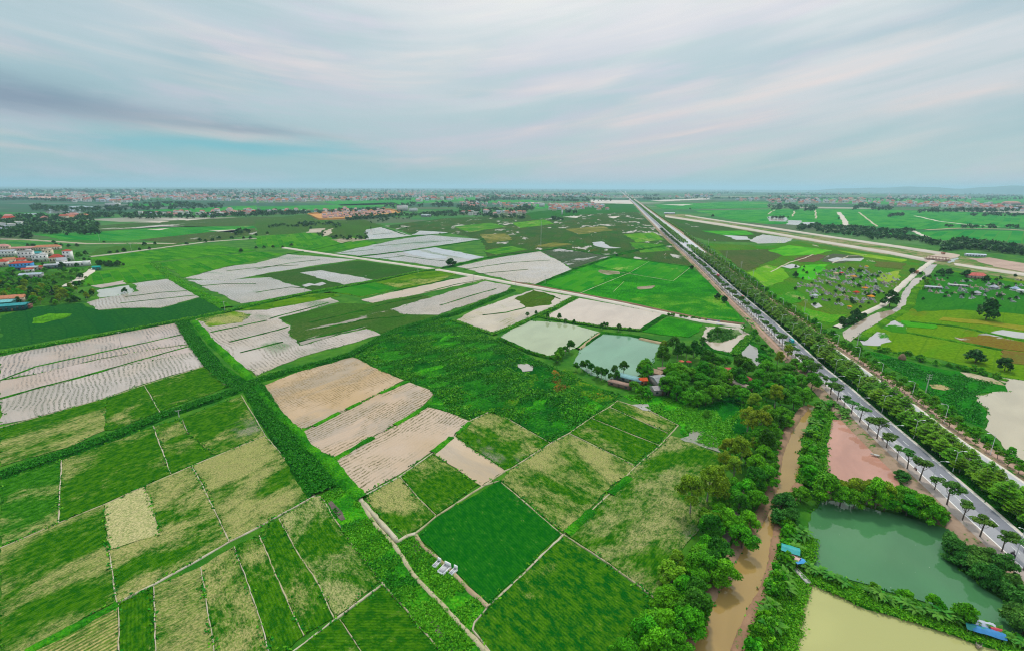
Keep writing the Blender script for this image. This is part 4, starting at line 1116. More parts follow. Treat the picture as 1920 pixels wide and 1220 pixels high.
def leaf_quads(clumps, n, size, rng, jitter=0.55, up=0.35, shell=(0.72, 1.02), aspect=1.5, flat=0.0, under=0.35):
    C = np.array([c[:3] for c in clumps], float)
    R = np.array([c[3:6] if len(c) >= 6 else (c[3],) * 3 for c in clumps], float)
    w = (R[:, 0] * R[:, 1] * R[:, 2]) ** (2 / 3)
    k = rng.choice(len(C), n, p=w / w.sum())
    d = rng.normal(size=(n, 3))
    d /= np.linalg.norm(d, axis=1)[:, None]
    low = (d[:, 2] < -0.2) & (rng.random(n) > under)
    d[low, 2] *= -1
    r = rng.uniform(shell[0], shell[1], n)[:, None]
    pos = C[k] + d * r * R[k]
    nn = d / R[k] * R[k].mean(1)[:, None] + np.array([0, 0, up]) + rng.normal(size=(n, 3)) * jitter
    nn = nn * np.array([1 - flat, 1 - flat, 1]) + np.array([0, 0, flat])
    nn /= np.linalg.norm(nn, axis=1)[:, None]
    t = np.cross(nn, rng.normal(size=(n, 3)))
    t /= np.linalg.norm(t, axis=1)[:, None] + 1e-9
    b = np.cross(nn, t)
    s = size * rng.uniform(0.65, 1.35, n)[:, None]
    a1, b1 = t * s * 0.5 * aspect, b * s * 0.5
    V = np.stack([pos - a1, pos - b1 * 0.9 + a1 * 0.1, pos + a1, pos + b1 * 0.9 + a1 * 0.1], 1).reshape(-1, 3)
    F = np.arange(n * 4).reshape(n, 4)
    # tone: random from leaf to leaf, and from clump to clump
    ct = rng.random(len(C))
    tone = np.clip(0.55 * rng.random(n) + 0.45 * ct[k], 0, 1)
    return V, F, tone


def tube_np(pts, rad, sides=6):
    V, F = [], []
    for i, p in enumerate(pts):
        a = Vector(pts[max(i - 1, 0)])
        b = Vector(pts[min(i + 1, len(pts) - 1)])
        d = (b - a).normalized()
        u = d.cross(Vector((0.31, 0.95, 0.1))).normalized()
        v = d.cross(u)
        for j in range(sides):
            an = 2 * math.pi * j / sides
            q = Vector(p) + (u * math.cos(an) + v * math.sin(an)) * rad[i]
            V.append(tuple(q))
    for i in range(len(pts) - 1):
        for j in range(sides):
            F.append((i * sides + j, i * sides + (j + 1) % sides, (i + 1) * sides + (j + 1) % sides, (i + 1) * sides + j))
    return V, F


def join(parts):
    V, F, o = [], [], 0
    for v, f in parts:
        V.append(np.asarray(v, float))
        F.append(np.asarray(f, int) + o)
        o += len(v)
    return np.concatenate(V), np.concatenate(F)


def crown_me(name, q, m):
    V, F, tone = q
    me = mesh_np(name, V, F)
    at = me.attributes.new('tone', 'FLOAT', 'FACE')
    at.data.foreach_set('value', tone.astype(np.float32))
    me.materials.append(m)
    return me


def trunk_me(name, h, r, lean, limbs, rng, m, split=0.55, spread=1.5):
    parts = []
    top = Vector((lean[0], lean[1], h))
    p = [Vector((0, 0, -0.3)), Vector((lean[0] * .15, lean[1] * .15, h * 0.3)), Vector((lean[0] * .5, lean[1] * .5, h * 0.65)), top]
    parts.append(tube_np(p, [r * 1.25, r, r * 0.8, r * 0.35]))
    for i in range(limbs):
        a = 2 * math.pi * i / limbs + rng.uniform(-.4, .4)
        s = p[0].lerp(top, split + rng.uniform(-.1, .15))
        e = s + Vector((math.cos(a) * spread, math.sin(a) * spread, h * rng.uniform(0.25, 0.5)))
        mid = s.lerp(e, 0.5) + Vector((0, 0, -0.1 * h))
        parts.append(tube_np([s, mid, e], [r * 0.5, r * 0.35, r * 0.12], 5))
    V, F = join(parts)
    me = mesh_np(name, V, F, True)
    me.materials.append(m)
    return me


PROTO = {}


def add_proto(kind, crown, trunk):
    PROTO.setdefault(kind, []).append((crown, trunk))


def rngs(k):
    return np.random.default_rng(1000 + k)


# layered trees of the median: flat tiers of sprays on a thin pole, ~7 m
for v in range(4):
    r = rngs(v)
    cl = []
    for i, (z, rad) in enumerate(((2.9, 3.3), (3.9, 3.5), (4.8, 2.9), (5.7, 2.2), (6.5, 1.3), (7.1, 0.6))):
        m_ = 7 if rad > 2 else 4
        for j in range(m_):
            a = 2 * math.pi * j / m_ + r.uniform(-.4, .4) + i
            d = rad * r.uniform(0.45, 0.72)
            cl.append((math.cos(a) * d, math.sin(a) * d, z + r.uniform(-.25, .25), rad * .42, rad * .42, 0.24))
    q = leaf_quads(cl, 2600, 0.36, r, jitter=0.28, up=1.2, flat=0.45, under=0.5)
    add_proto('layered', crown_me('crown', q, L_LAYER), trunk_me('trunk', 6.6, 0.14, (0.1, 0.05), 7, r, BARKP, 0.6, 1.9))
# pavement trees: clear stem and an open, lumpy crown
for v in range(6):
    r = rngs(20 + v)
    cl = []
    for i in range(9 if v != 4 else 5):
        a, d = r.uniform(0, 6.28), r.uniform(0.3, 1.55)
        cl.append((math.cos(a) * d, math.sin(a) * d, 5.0 + r.uniform(-.6, .85) - 0.15 * d, r.uniform(.65, 1.05), r.uniform(.65, 1.05), r.uniform(.4, .65)))
    q = leaf_quads(cl, 900 if v != 4 else 420, 0.34, r, jitter=0.6, up=0.5)
    add_proto('street', crown_me('crown', q, L_STREET if v != 4 else L_GREY), trunk_me('trunk', 4.9, 0.13, (r.uniform(-.3, .3), r.uniform(-.3, .3)), 5, r, BARK, 0.62, 1.0))


def rounded(kind, m, bark, seeds, R, H, z0, n, leaf, nc=16, squash=0.75, limbs=5, tr=0.22, jit=0.55):
    for v in range(5):
        r = rngs(seeds + v * 7)
        cl = []
        ax, ay = r.uniform(.8, 1.15), r.uniform(.8, 1.15)
        sk = r.uniform(-.18, .18, 2) * R
        for i in range(nc + 9):
            a = 2.4 * i + r.uniform(-.7, .7)
            t = ((i + 0.5) / nc) if i < nc else r.uniform(.5, 1.15)
            d = R * 0.72 * math.sqrt(t) * r.uniform(0.7, 1.2)
            zz = z0 + (H - z0) * (0.82 - 0.66 * min(1, t) ** 1.3) + r.uniform(-.55, .6)
            rr = R * (r.uniform(0.20, 0.40) if i < nc else r.uniform(.10, .19))
            k = (H - zz) / H
            cl.append((math.cos(a) * d * ax + sk[0] * (1 - k), math.sin(a) * d * ay + sk[1] * (1 - k), zz, rr, rr * r.uniform(.75, 1.25), rr * squash * r.uniform(.7, 1.15)))
        q = leaf_quads(cl, n, leaf, r, jitter=jit + .12, shell=(.55, 1.12))
        add_proto(kind, crown_me('crown', q, m), trunk_me('trunk', z0 + (H - z0) * .55, tr, (r.uniform(-.7, .7), r.uniform(-.7, .7)), limbs, r, bark, 0.55, R * 0.5))


rounded('bank', L_BANK, BARK, 40, 4.8, 9.0, 2.4, 5200, 0.44, 20)
rounded('olive', L_OLIVE, BARKP, 50, 3.6, 10.0, 3.6, 3600, 0.34, 18, 0.8, 6, 0.2, 0.8)
rounded('dark', L_DARK, BARKP, 60, 4.2, 11.0, 4.0, 3600, 0.45, 17, 0.9, 5, 0.22)
rounded('bush', L_GREY, BARK, 70, 3.0, 5.0, 0.6, 2600, 0.34, 15, 0.8, 5, 0.12, 0.6)
rounded('bright', L_BANK, BARK, 80, 3.2, 6.2, 1.4, 2400, 0.40, 14, 0.8, 5, 0.15)
rounded('yellow', L_YEL, BARK, 90, 2.6, 4.6, 0.8, 1500, 0.36, 12, 0.8, 5, 0.12)
rounded('verge', L_LAYER, BARK, 100, 2.1, 4.4, 1.6, 800, 0.36, 10, 0.7, 4, 0.11)
rounded('shrub', L_BANK, BARK, 110, 1.8, 2.4, 0.2, 620, 0.36, 9, 0.75, 4, 0.07)
rounded('field', L_FAR, BARK, 120, 4.0, 7.0, 0.7, 900, 0.75, 14, 0.8, 4, 0.2)
rounded('flame', L_RED, BARK, 130, 2.0, 4.5, 1.8, 700, 0.4, 9, 0.7, 4, 0.12)


def banana_proto(seed, m, n=9, L=2.6, w=0.62, h=1.5):
    r = rngs(seed)
    V, F, T = [], [], []
    for i in range(n):
        a = 2.4 * i + r.uniform(-.3, .3)
        el = r.uniform(0.45, 1.25)
        ll = L * r.uniform(.75, 1.1)
        k0 = len(V)
        seg = 6
        for j in range(seg + 1):
            t = j / seg
            out = ll * (t * math.cos(el) + 0.25 * t * t)
            up = h + ll * (t * math.sin(el) - 0.75 * t * t * (1.25 - el * 0.5))
            ww = w * (0.15 + 1.3 * math.sin(min(1, t * 1.05) * math.pi) ** 0.7) * 0.5
            px, py = math.cos(a) * out, math.sin(a) * out
            sx, sy = -math.sin(a) * ww, math.cos(a) * ww
            V += [(px + sx, py + sy, up - ww * .35), (px, py, up), (px - sx, py - sy, up - ww * .35)]
        tn = r.random()
        for j in range(seg):
            b = k0 + j * 3
            F += [(b, b + 3, b + 4, b + 1), (b + 1, b + 4, b + 5, b + 2)]
            T += [tn, min(1, tn + .15)]
    me = crown_me('leaves', (np.array(V), np.array(F), np.array(T)), m)
    st, sf = tube_np([(0, 0, -.2), (0.02, 0, h * .5), (0, 0.02, h + .2)], [0.16, 0.13, 0.07], 7)
    tm = mesh_np('stem', st, sf, True)
    tm.materials.append(plain((0.16, 0.17, 0.06), 0.8, 0.4, 4))
    return me, tm


for v in range(3):
    PROTO.setdefault('banana', []).append(banana_proto(140 + v, L_BAN, 9 + v))
for v in range(2):
    PROTO.setdefault('palm', []).append(banana_proto(150 + v, L_DARK, 16, 3.0, 0.42, 3.6))

TRN = np.random.default_rng(77)
NAMES = {'layered': ('layered_tree', 'tree'), 'street': ('pavement_tree', 'tree'), 'bank': ('broadleaf_tree', 'tree'), 'olive': ('acacia_tree', 'tree'), 'dark': ('grove_tree', 'tree'), 'bush': ('waterside_bush', 'bush'),
         'bright': ('leafy_tree', 'tree'), 'yellow': ('yellow_green_bush', 'bush'), 'verge': ('verge_tree', 'tree'), 'shrub': ('shrub', 'shrub'), 'field': ('field_tree', 'tree'), 'banana': ('banana_plant', 'banana plant'),
         'palm': ('palm_tree', 'palm'), 'flame': ('flame_tree', 'tree')}


def plant(kind, p, label, group=None, s=1.0, z=0.0, v=None, rz=None, sz=None):
    """a tree or plant at world point p, with its trunk and crown as parts"""
    nm, cat = NAMES[kind]
    pr = PROTO[kind]
    c, t = pr[v if v is not None else int(TRN.integers(len(pr)))]
    s = s * float(TRN.uniform(0.78, 1.2) if kind in ('street', 'layered', 'verge') else TRN.uniform(0.85, 1.14))
    r = empty(nm, (p[0], p[1], z), float(TRN.uniform(0, 6.28)) if rz is None else rz, (s * float(TRN.uniform(.86, 1.14)), s * float(TRN.uniform(.86, 1.14)), s * (sz or 1.0) * float(TRN.uniform(.85, 1.15))))
    tag(r, label, cat, group)
    for me, pn in ((t, 'stem' if kind == 'banana' else 'trunk'), (c, 'leaves' if kind == 'banana' else 'crown')):
        o = bpy.data.objects.new(pn, me)
        COL.objects.link(o)
        o.parent = r
    return r


def plants(kind, s, label, group, zc, sc=1.0, z=0.0, var=0.15):
    """crown centres given by their photo points; zc is the height of the crown centre"""
    for q in P(s):
        p = G(q[0], q[1], zc * sc + z)
        k = sc * float(TRN.uniform(1 - var, 1 + var)) * (q[2] if len(q) > 2 else 1)
        plant(kind, p, label, group, k, z)


def along(side, off, y0, y1, step, jit=0.4):
    """world points every step metres along a line of the highway from photo row y1 (near) to y0 (far)"""
    ys = np.concatenate([np.linspace(y1, y0 + 40, 400), np.linspace(y0 + 40, y0, 200)]) if y1 - y0 > 60 else np.linspace(y1, y0, 300)
    pts = [G(lx(y, side, off), y, ZR) for y in ys]
    out, acc = [], step
    for a, b in zip(pts, pts[1:]):
        acc += (b - a).length
        while acc >= step:
            acc -= step
            out.append(b - (b - a).normalized() * acc + Vector((TRN.uniform(-jit, jit), TRN.uniform(-jit, jit), 0)))
    return out


# rows of the median
far_pts = []
for off in (3.0, 8.6):
    for p in along('R', off, 366, 1095, 5.3, 0.6):
        cross = G(lx(461, 'R', 2), 461, 0)
        if (Vector((p.x, p.y)) - Vector((cross.x, cross.y))).length < 22:
            continue
        if p.length < 790:
            plant('layered', p, 'bright green flat-tiered tree in the double row filling the median of the highway', 'layered trees in the highway median', 1.06, ZR)
        else:
            far_pts.append((p.x, p.y, ZR))
# pavement trees on the near side
for q in P('1557,739 1569.5,751 1582,763 1596,775 1611.5,791 1626.5,806 1644,822 1662,839 1682,861 1701,878 1724,900 1752,918 1775,946 1804,975 1837,1006 1878,1034 1919,1069'):
    plant('street', G(q[0], q[1], ZR), 'thin-stemmed tree with small open crown in the row along the left pavement of the highway', 'pavement trees beside the highway', 1.42, ZR, sz=0.80)
for p in along('L', 0.7, 372, 733, 6.2, 0.3):
    if p.length < 1250:
        plant('street', p, 'thin-stemmed tree with small open crown in the row along the left pavement of the highway', 'pavement trees beside the highway', 1.3, ZR, sz=0.82)
# far side: trees on the verge and a ragged hedge behind the brick path
for p in along('P', -1.6, 440, 955, 5.2, 0.3):
    plant('verge', p, 'small tree on the verge between the service road and the brick path', 'verge trees beside the brick path', 0.85, ZR)
k_ = 0
for p in along('P', 3.4, 385, 955, 3.4, 0.9):
    k_ += 1
    if p.length < 700:
        plant('shrub', p, 'rough green shrub in the hedge on the field side of the brick path', 'hedge shrubs beside the brick path', float(TRN.uniform(.7, 1.25)), ZR - .6)
    else:
        far_pts.append((p.x, p.y, 0.5))
for p in along('P', 4.6, 430, 940, 9.5, 1.4):
    plant('bright', p, 'bushy green tree rising from the hedge behind the brick path', 'hedge trees beside the brick path', float(TRN.uniform(.55, .85)), 0.8)

# left bank of the canal
G1 = 'trees along the left bank of the brown canal'
LB = 'big rounded deep green tree in the belt along the left bank of the brown canal'
plants('bank', '1174,1212 1218,1175 1266,1200 1253,1120 1306,1122 1292,1160 1328,1047 1361,1066 1314,1070 1342,1003 1366,962 1404,966 1418,926 1400,910 1422,874 1437,846 1446,872 1444,845 1449,805 1476,780 1497,727 1470,770 1345,1030 1235,1215 1290,1095 1385,930 1395,1000 1440,890 1466,742 1430,812 1325,1012 1385,985', LB, G1, 6.3, 0.86)
plants('bank', '1150,1250 1210,1240 1250,1250', LB, G1, 6.3, 0.9)
LO = 'olive green feathery acacia standing over the canal belt trees'
plants('olive', '1372,830 1392,842 1362,858 1350,880 1405,782 1420,822 1348,918 1298,926 1330,905 1456,738 1440,760 1412,745 1425,795 1478,655 1460,668 1380,870', LO, 'acacias in the canal belt', 7.0, 1.0)
plants('dark', '1388,945 1415,900 1350,1030 1438,835 1300,1140 1462,790 1445,870', 'darker loose-crowned tree among the rounded trees of the canal belt', 'loose dark trees in the canal belt', 6.5, 0.85)
plants('bright', '1335,985 1315,1035 1275,1100 1375,905 1400,850 1240,1170', 'light green leafy tree on the field side of the canal belt', 'light trees on the field side of the canal belt', 4.0, 1.0)
BELT = [(1168, 1215), (1225, 1140), (1262, 1060), (1310, 1010), (1345, 930), (1355, 850), (1400, 790), (1452, 762), (1498, 762), (1466, 820), (1446, 880), (1425, 945), (1392, 1000), (1350, 1070), (1310, 1150), (1280, 1220)]
for i in range(34):
    while True:
        x, y = float(TRN.uniform(1170, 1500)), float(TRN.uniform(765, 1215))
        w_ = np.interp(y, [q[1] for q in BELT[:8]][::-1], [q[0] for q in BELT[:8]][::-1])
        e_ = np.interp(y, [q[1] for q in BELT[8:]], [q[0] for q in BELT[8:]])
        if w_ + 6 < x < e_ - 4:
            break
    plant(('bank', 'bank', 'bright', 'dark')[i % 4], G(x, y, 3.5), 'leafy tree filling the canal belt between the big rounded crowns', 'filling trees of the canal belt', float(TRN.uniform(.5, .8)))
plants('yellow', '1322,958 1331,972 1269,1050 1262,1070', 'pale yellow-green small tree at the field edge before the canal belt', 'pale trees at the field edge', 3.0, 1.2)
plants('bank', '1490,674 1515,684 1505,702 1524,712 1465,702 1447,707 1440,690 1425,700 1400,684 1418,722 1392,705 1380,692 1432,672 1447,722 1480,712 1478,690', 'rounded green tree in the thicket between the small pond and the highway', 'trees between the pond and the highway', 6.2, 0.9)
plants('bank', '1440,735 1395,740 1415,755 1490,750 1510,742 1445,782', LB, G1, 5.6, 0.85)
# right bank: bananas, shrubs
G2 = 'banana plants on the bank between the canal and the ponds'
L2 = 'banana plant in the dense strip between the brown canal and the ponds'
strip_pts = []
for a, b, w, m_ in (('1550,745', '1524,800', 11, 14), ('1524,800', '1514,880', 10, 16), ('1500,1000', '1470,1080', 9, 12), ('1470,1080', '1440,1200', 12, 18), ('1560,752', '1595,790', 6, 8)):
    (x0, y0), (x1, y1) = P(a)[0], P(b)[0]
    for i in range(m_):
        t = TRN.random()
        strip_pts.append((x0 + (x1 - x0) * t + TRN.uniform(-w, w), y0 + (y1 - y0) * t + TRN.uniform(-4, 4)))
for x, y in strip_pts:
    plant('banana', G(x, y, 0.6), L2, G2, float(TRN.uniform(.8, 1.25)), 0.5)
for a, b, w, m_ in (('1544,760', '1519,850', 10, 26), ('1519,850', '1511,905', 9, 14), ('1482,930', '1480,1010', 10, 12), ('1490,1000', '1455,1110', 10, 18), ('1460,1100', '1420,1225', 14, 26)):
    (x0, y0), (x1, y1) = P(a)[0], P(b)[0]
    for i in range(m_):
        t = TRN.random()
        x, y = x0 + (x1 - x0) * t + TRN.uniform(-w, w), y0 + (y1 - y0) * t + TRN.uniform(-4, 4)
        plant('shrub', G(x, y, 0.6), 'leafy green shrub on the bank between the brown canal and the ponds', 'shrubs between the canal and the ponds', float(TRN.uniform(.8, 1.5)), 0.3)
plants('bank', '1503,924', 'round dark green tree at the head of the green pond beside the canal', None, 4.5, 0.72)
plants('bush', '1467,945', 'large grey-green bush spreading over the canal beside the round dark tree', None, 3.0, 1.35)
plants('bush', '1480,968 1462,970', 'grey-green bush at the foot of the large canal-side bush', 'bushes at the canal neck', 3.0, 1.0)
plants('bright', '1520,890 1512,865 1530,905', 'leafy green tree on the canal bank beside the reddish pond', 'trees on the bank beside the reddish pond', 3.8, 1.0)
G3 = 'trees between the reddish pond and the green pond'
plants('bank', '1552,915 1580,922 1606,926 1640,926 1664,930 1684,932 1706,938 1732,944 1752,956 1720,930 1696,918', 'dark leafy tree on the strip between the reddish pond and the green pond', G3, 6.2, 0.88)
plants('olive', '1560,902 1584,906 1601,908 1621,914 1649,918 1633,912 1669,920', 'slender loose-crowned tree on the strip between the reddish pond and the green pond', 'slender trees between the two ponds', 7.4, 0.92)
plants('bank', '1765,962', 'low round dark green tree at the right end of the strip above the green pond', None, 3.2, 0.62)
plants('bush', '1688,885 1695,892', 'bluish green bush at the right tip of the reddish pond', 'bushes at the tip of the reddish pond', 2.5, 0.95)
plants('bush', '1788,1012 1804,1020 1822,1027 1808,1042 1828,1046 1850,1048 1866,1058 1842,1072 1862,1078 1884,1062 1880,1090 1898,1084 1900,1108 1915,1125 1916,1100 1912,1148 1930,1140 1925,1168 1845,1060 1795,1030', 'grey-green bush in the mass overhanging the right shore of the green pond', 'bushes on the right shore of the green pond', 3.0, 1.15)
z4 = lambda s: ' '.join('%.1f,%.1f' % (1440 + a / 3.8125, 900 + b / 3.8125) for a, b in P(s))
for q in P(z4('260,650 290,640 330,665 370,670 405,690 430,700 470,730 500,725 540,745 730,815 760,830 790,830 830,860 860,870 960,880 990,900 1030,925 1060,950 1120,950 1170,950 1200,985 1240,975 1280,990 1320,1010 1340,1020 1400,990 1440,1020 1470,1030 1570,1050 1640,1100 1670,1120 1700,1140 1740,1160 1800,1180 1830,1190')):
    plant('banana', G(q[0], q[1], 0.9), 'banana plant in the row on the dike between the green pond and the yellow pond', 'banana plants on the dike between two ponds', float(TRN.uniform(.75, 1.05)), 0.6)
plants('bright', z4('765,770 960,810 1180,880 1210,900 1000,830'), 'small leafy tree among the bananas between the green pond and the yellow pond', 'small trees on the dike between two ponds', 2.4, 0.55, 0.5)
plants('bright', z4('1400,960 1440,975'), 'leafy tree by the blue tarpaulins on the pond dike', 'trees by the blue tarpaulins', 3.0, 0.62, 0.5)
strip('pond_bank', z4('230,640 430,730 700,850 1040,940 1340,1040 1640,1130 1840,1190 1990,1240'), [4, 4, 4.2, 4.5, 5, 5.5, 5, 5], 0.8, DIKEB, slope=1.0)
strip('pond_bank', '1500,1000 1492,1050 1478,1100 1465,1150 1448,1215 1440,1250', 6.0, 0.7, DIKEB, slope=1.0)
strip('pond_bank', '1545,768 1530,820 1528,870 1515,910', 6.5, 0.7, DIKE, slope=1.0)
strip('pond_bank', '1535,925 1600,925 1700,948 1775,975', 4.0, 0.9, soil((0.22, 0.15, 0.10), (0.15, 0.10, 0.07), 0.45, 1, 320), slope=0.8)
strip('canal_bank', '1510,760 1478,805 1460,850 1452,900 1434,950 1415,985 1390,1012 1370,1042 1344,1088 1314,1150 1291,1198 1280,1245', 2.2, 0.7, soil((0.34, 0.22, 0.14), (0.26, 0.17, 0.10), 0.2, 1, 321), slope=1.0)
strip('canal_bank', '1500,905 1482,930 1468,965 1456,1012 1450,1062 1436,1105 1410,1152 1386,1210 1380,1245', 2.0, 0.7, soil((0.36, 0.22, 0.13), (0.28, 0.16, 0.10), 0.35, 1, 322), slope=1.0)
strip('dirt_track', '1400,905 1375,975 1345,1040 1300,1115 1262,1180 1240,1225', 2.4, 0.5, soil((0.36, 0.30, 0.26), (0.28, 0.22, 0.18), 0.15, 1, 323), slope=0.6)

# farmstead grove
GV = 'trees of the farmstead grove'
plants('dark', '1264,637 1280,640 1289,648 1303,643 1316,654 1326,666 1244,660 1272,650', 'tall dark tree with bare trunk in the grove behind the farmstead', 'tall grove trees behind the farmstead', 8.6, 1.05)
plants('olive', '1246,643 1242,655', 'brownish olive tree at the left end of the farmstead grove by the teal pond', 'olive trees at the end of the grove', 6.5, 0.9)
plants('bright', '1211,672 1206,686 1214,690', 'light leafy tree standing over the teal pond beside the farm sheds', 'leafy trees beside the farm sheds', 5.0, 1.25)
plants('bank', '1263,710 1254,722 1280,720 1297,730 1316,737 1338,736 1303,691 1315,702 1328,714 1343,718 1292,694 1257,690 1343,672 1361,672 1330,690 1355,705 1276,700 1310,720 1325,740 1270,690 1250,715 1285,705 1320,690 1350,730 1290,740 1270,732 1310,742 1365,720 1350,700 1380,730', 'rounded deep green tree in the farmstead grove', GV, 6.0, 0.92)
plants('dark', '1389,680 1400,690 1388,700', 'dark tall tree at the right end of the farmstead beside the grey pond', 'dark trees beside the grey pond', 7.0, 0.85)
plants('yellow', '1355,688 1352,712 1360,700', 'yellow-green tree in the middle of the farmstead grove', 'yellow-green trees of the grove', 4.2, 1.5)
plants('bright', '1209,728 1202,735 1216,738 1190,722', 'bushy green tree beside the red-roofed farm hut', 'trees beside the red-roofed hut', 3.4, 0.8)
plants('yellow', '1309,755 1325,775 1372,735', 'small yellow-green bush in the weeds below the farmstead grove', 'small bushes below the grove', 2.6, 0.8)
plants('dark', '1345,625 1330,632 1318,640', 'scrubby dark tree between the lawn and the lotus pond', 'scrub by the lotus pond', 4.0, 0.6)
plants('palm', '1402,597 1410,606 1396,606', 'dark palm beside the highway pavement at the end of the white farm road', 'palms at the end of the farm road', 4.2, 1.5)
plants('bank', '1420,640 1432,652 1445,660 1415,628', 'low dark green bush between the grey pond and the highway path', 'bushes beside the grey pond', 2.8, 0.5)
GP = 'trees along the shore of the teal pond'
plants('bank', '1045,668 1050,660', 'dark round tree at the left corner of the teal pond', 'round trees at the corner of the teal pond', 5.2, 0.75)
plants('dark', '1060,656 1068,650', 'slender dark tree on the bank between the pale green pond and the teal pond', 'slender trees between the two ponds', 6.0, 0.6)
plants('dark', '1080,686 1091,688 1101,684 1110,690 1120,698 1128,704 1135,702 1152,696 1157,706 1146,706', 'small dark tree in the row on the near shore of the teal pond', GP, 5.0, 0.55)
plants('dark', '1170,686', 'tall slender tree rising from the near shore of the teal pond', None, 6.5, 0.75)
plants('dark', '989,592 1005,589 1027,597 1049,598 1060,603 1076,605 1132,611 1138,612 1128,614 1160,617 1180,622', 'small dark tree on the bank behind the pale green pond', 'small trees on the bank behind the ponds', 3.2, 0.45)
for i in range(22):
    t = i / 21
    plant('shrub', G(938 + 110 * t, 636 + 36 * math.sin(t * 1.5), .5), 'reedy shrub on the near edge of the pale green pond', 'reedy shrubs edging the pale green pond', .7, 0.2)
for i in range(26):
    t = TRN.random()
    q = (1255 + 70 * t, 590 + 12 * t)
    plant('shrub', G(q[0] + TRN.uniform(-3, 3), q[1], .5), 'low shrub on the edge of the white farm road by the lawn', 'shrubs along the farm road by the lawn', .75, 0.2)

# single trees in the fields
one = [('field', 845, 489, 1.8, 'single tall tree standing beside the white farm road at the crossing'), ('field', 546, 459, 0.75, 'dark tree at the far left end of the white farm road'), ('field', 639, 441, .9, 'round dark tree in the scrub below the orange compound'),
       ('field', 605, 440, .55, 'small round tree between two mud patches'), ('field', 695, 427, .6, 'small dark tree at the corner of the far flooded fields'), ('field', 749, 424, .5, 'first small tree in the marsh right of the flooded fields'), ('field', 762, 427, .5, 'second small tree in the marsh right of the flooded fields'),
       ('field', 582, 427, .95, 'left round tree of the scrub row below the orange compound'), ('field', 630, 425, .9, 'right round tree of the scrub row below the orange compound'), ('field', 232, 543, .85, 'spreading tree standing in the small cream pond'), ('field', 825, 438, .4, 'little bush on the dike of the far flooded fields'),
       ('field', 1492, 514, 1.0, 'dark twin-crowned tree in the meadow left of the cemetery'), ('field', 1506, 521, .5, 'small tree beside the twin-crowned meadow tree'), ('field', 1671, 558, 2.0, 'large dark spreading tree beside the cemetery and the canal'), ('field', 1710, 508, 1.0, 'round dark tree beside the track near the works'),
       ('field', 1853, 580, 2.0, 'large round tree in the middle of the yellow-green meadow'), ('field', 1832, 664, 1.25, 'dark tree on the field bank above the beige pond'), ('field', 1887, 682, 1.0, 'round bush-like tree right of the dark bank tree'), ('field', 1766, 509, 1.3, 'left tree of the dark clump behind the eastern tombs'),
       ('field', 1781, 507, 1.5, 'middle tree of the dark clump behind the eastern tombs'), ('field', 1812, 512, 1.2, 'right tree of the dark clump behind the eastern tombs'), ('field', 1850, 522, 1.2, 'dark tree beside the pink tiled roof'), ('field', 1336, 404, 1.5, 'single dark tree in the fields right of the highway'), ('field', 1294, 391, 1.2, 'far dark tree right of the highway'),
       ('field', 1297, 500, .9, 'dark bush at the corner of the bright green block by the highway'), ('field', 1573, 409, 1.0, 'round tree on the far field track'), ('field', 1157, 478, .7, 'bush at the tip of the bright green block'), ('field', 1346, 553, 1.0, 'bushy clump at the foot of the highway bank by the lotus land'), ('field', 1358, 560, .9, 'second bushy clump at the foot of the highway bank')]
for k, x, y, s, lab in one:
    plant(k, G(x, y, 4.2 * s), lab, None, s, 0.1)
FT = 'trees scattered through the western fields'
for q in P('501,437 480,440 470,446 457,446 435,446 410,446 398,450 375,450 385,452 452,470 160,475 220,471 232,470 262,467 280,465 205,473 52,460 62,460 115,460 128,461 105,460 350,456 290,456 195,453 270,458 530,462 495,463 512,462 480,464 100,453 145,460'):
    plant('field', G(q[0], q[1], 3.0), 'small dark tree scattered along the tracks between the western green fields', FT, float(TRN.uniform(.65, .95)), 0.1)
for i in range(24):
    q = (180 + 52 * TRN.random(), 494 + TRN.uniform(-3, 3))
    plant('field', G(q[0], q[1], 2.5), 'dark tree in the long grove behind the green field by the western village', 'trees of the grove by the western village', float(TRN.uniform(.6, .8)), 0.1)
for i in range(95):
    x = TRN.uniform(-5, 175)
    y = np.interp(x, [0, 60, 110, 170], [540, 542, 545, 548]) + TRN.uniform(-8, 22) * (1 - max(0, x - 120) / 90)
    k = ('field', 'bank', 'olive')[int(TRN.integers(3))]
    plant(k, G(x, y, 3.0), 'tree of the thicket between the western village and the blue-green meadow', 'thicket trees below the western village', float(TRN.uniform(.6, .95)), 0.1)
for i in range(70):
    x = TRN.uniform(-5, 165)
    y = TRN.uniform(478, 535)
    if x > 60 and y > 508 and TRN.random() < .8:
        continue
    plant(('field', 'bank')[int(TRN.integers(2))], G(x, y, 2.5), 'garden tree among the houses of the western village', 'garden trees of the western village', float(TRN.uniform(.5, .9)), 0.1)
for i in range(46):
    x, y = TRN.uniform(1490, 1660), TRN.uniform(500, 575)
    plant('field', G(x, y, 1.5), 'small dark tree among the tombs of the cemetery', 'small trees in the cemetery', float(TRN.uniform(.28, .6)), 0.1)
for i in range(36):
    t = TRN.random()
    x, y = 1585 + 30 * t + TRN.uniform(-14, 10), 606 - 18 * t + TRN.uniform(-5, 6)
    plant('field', G(x, y, 1.5), 'dark shrub in the clump between the highway hedge and the eastern track', 'shrubs beside the eastern track', float(TRN.uniform(.4, .7)), 0.1)
for i in range(40):
    x, y = TRN.uniform(1725, 1920), TRN.uniform(512, 560)
    plant('field', G(x, y, 1.5), 'small tree between the tombs of the eastern graves', 'small trees among the eastern graves', float(TRN.uniform(.25, .6)), 0.1)
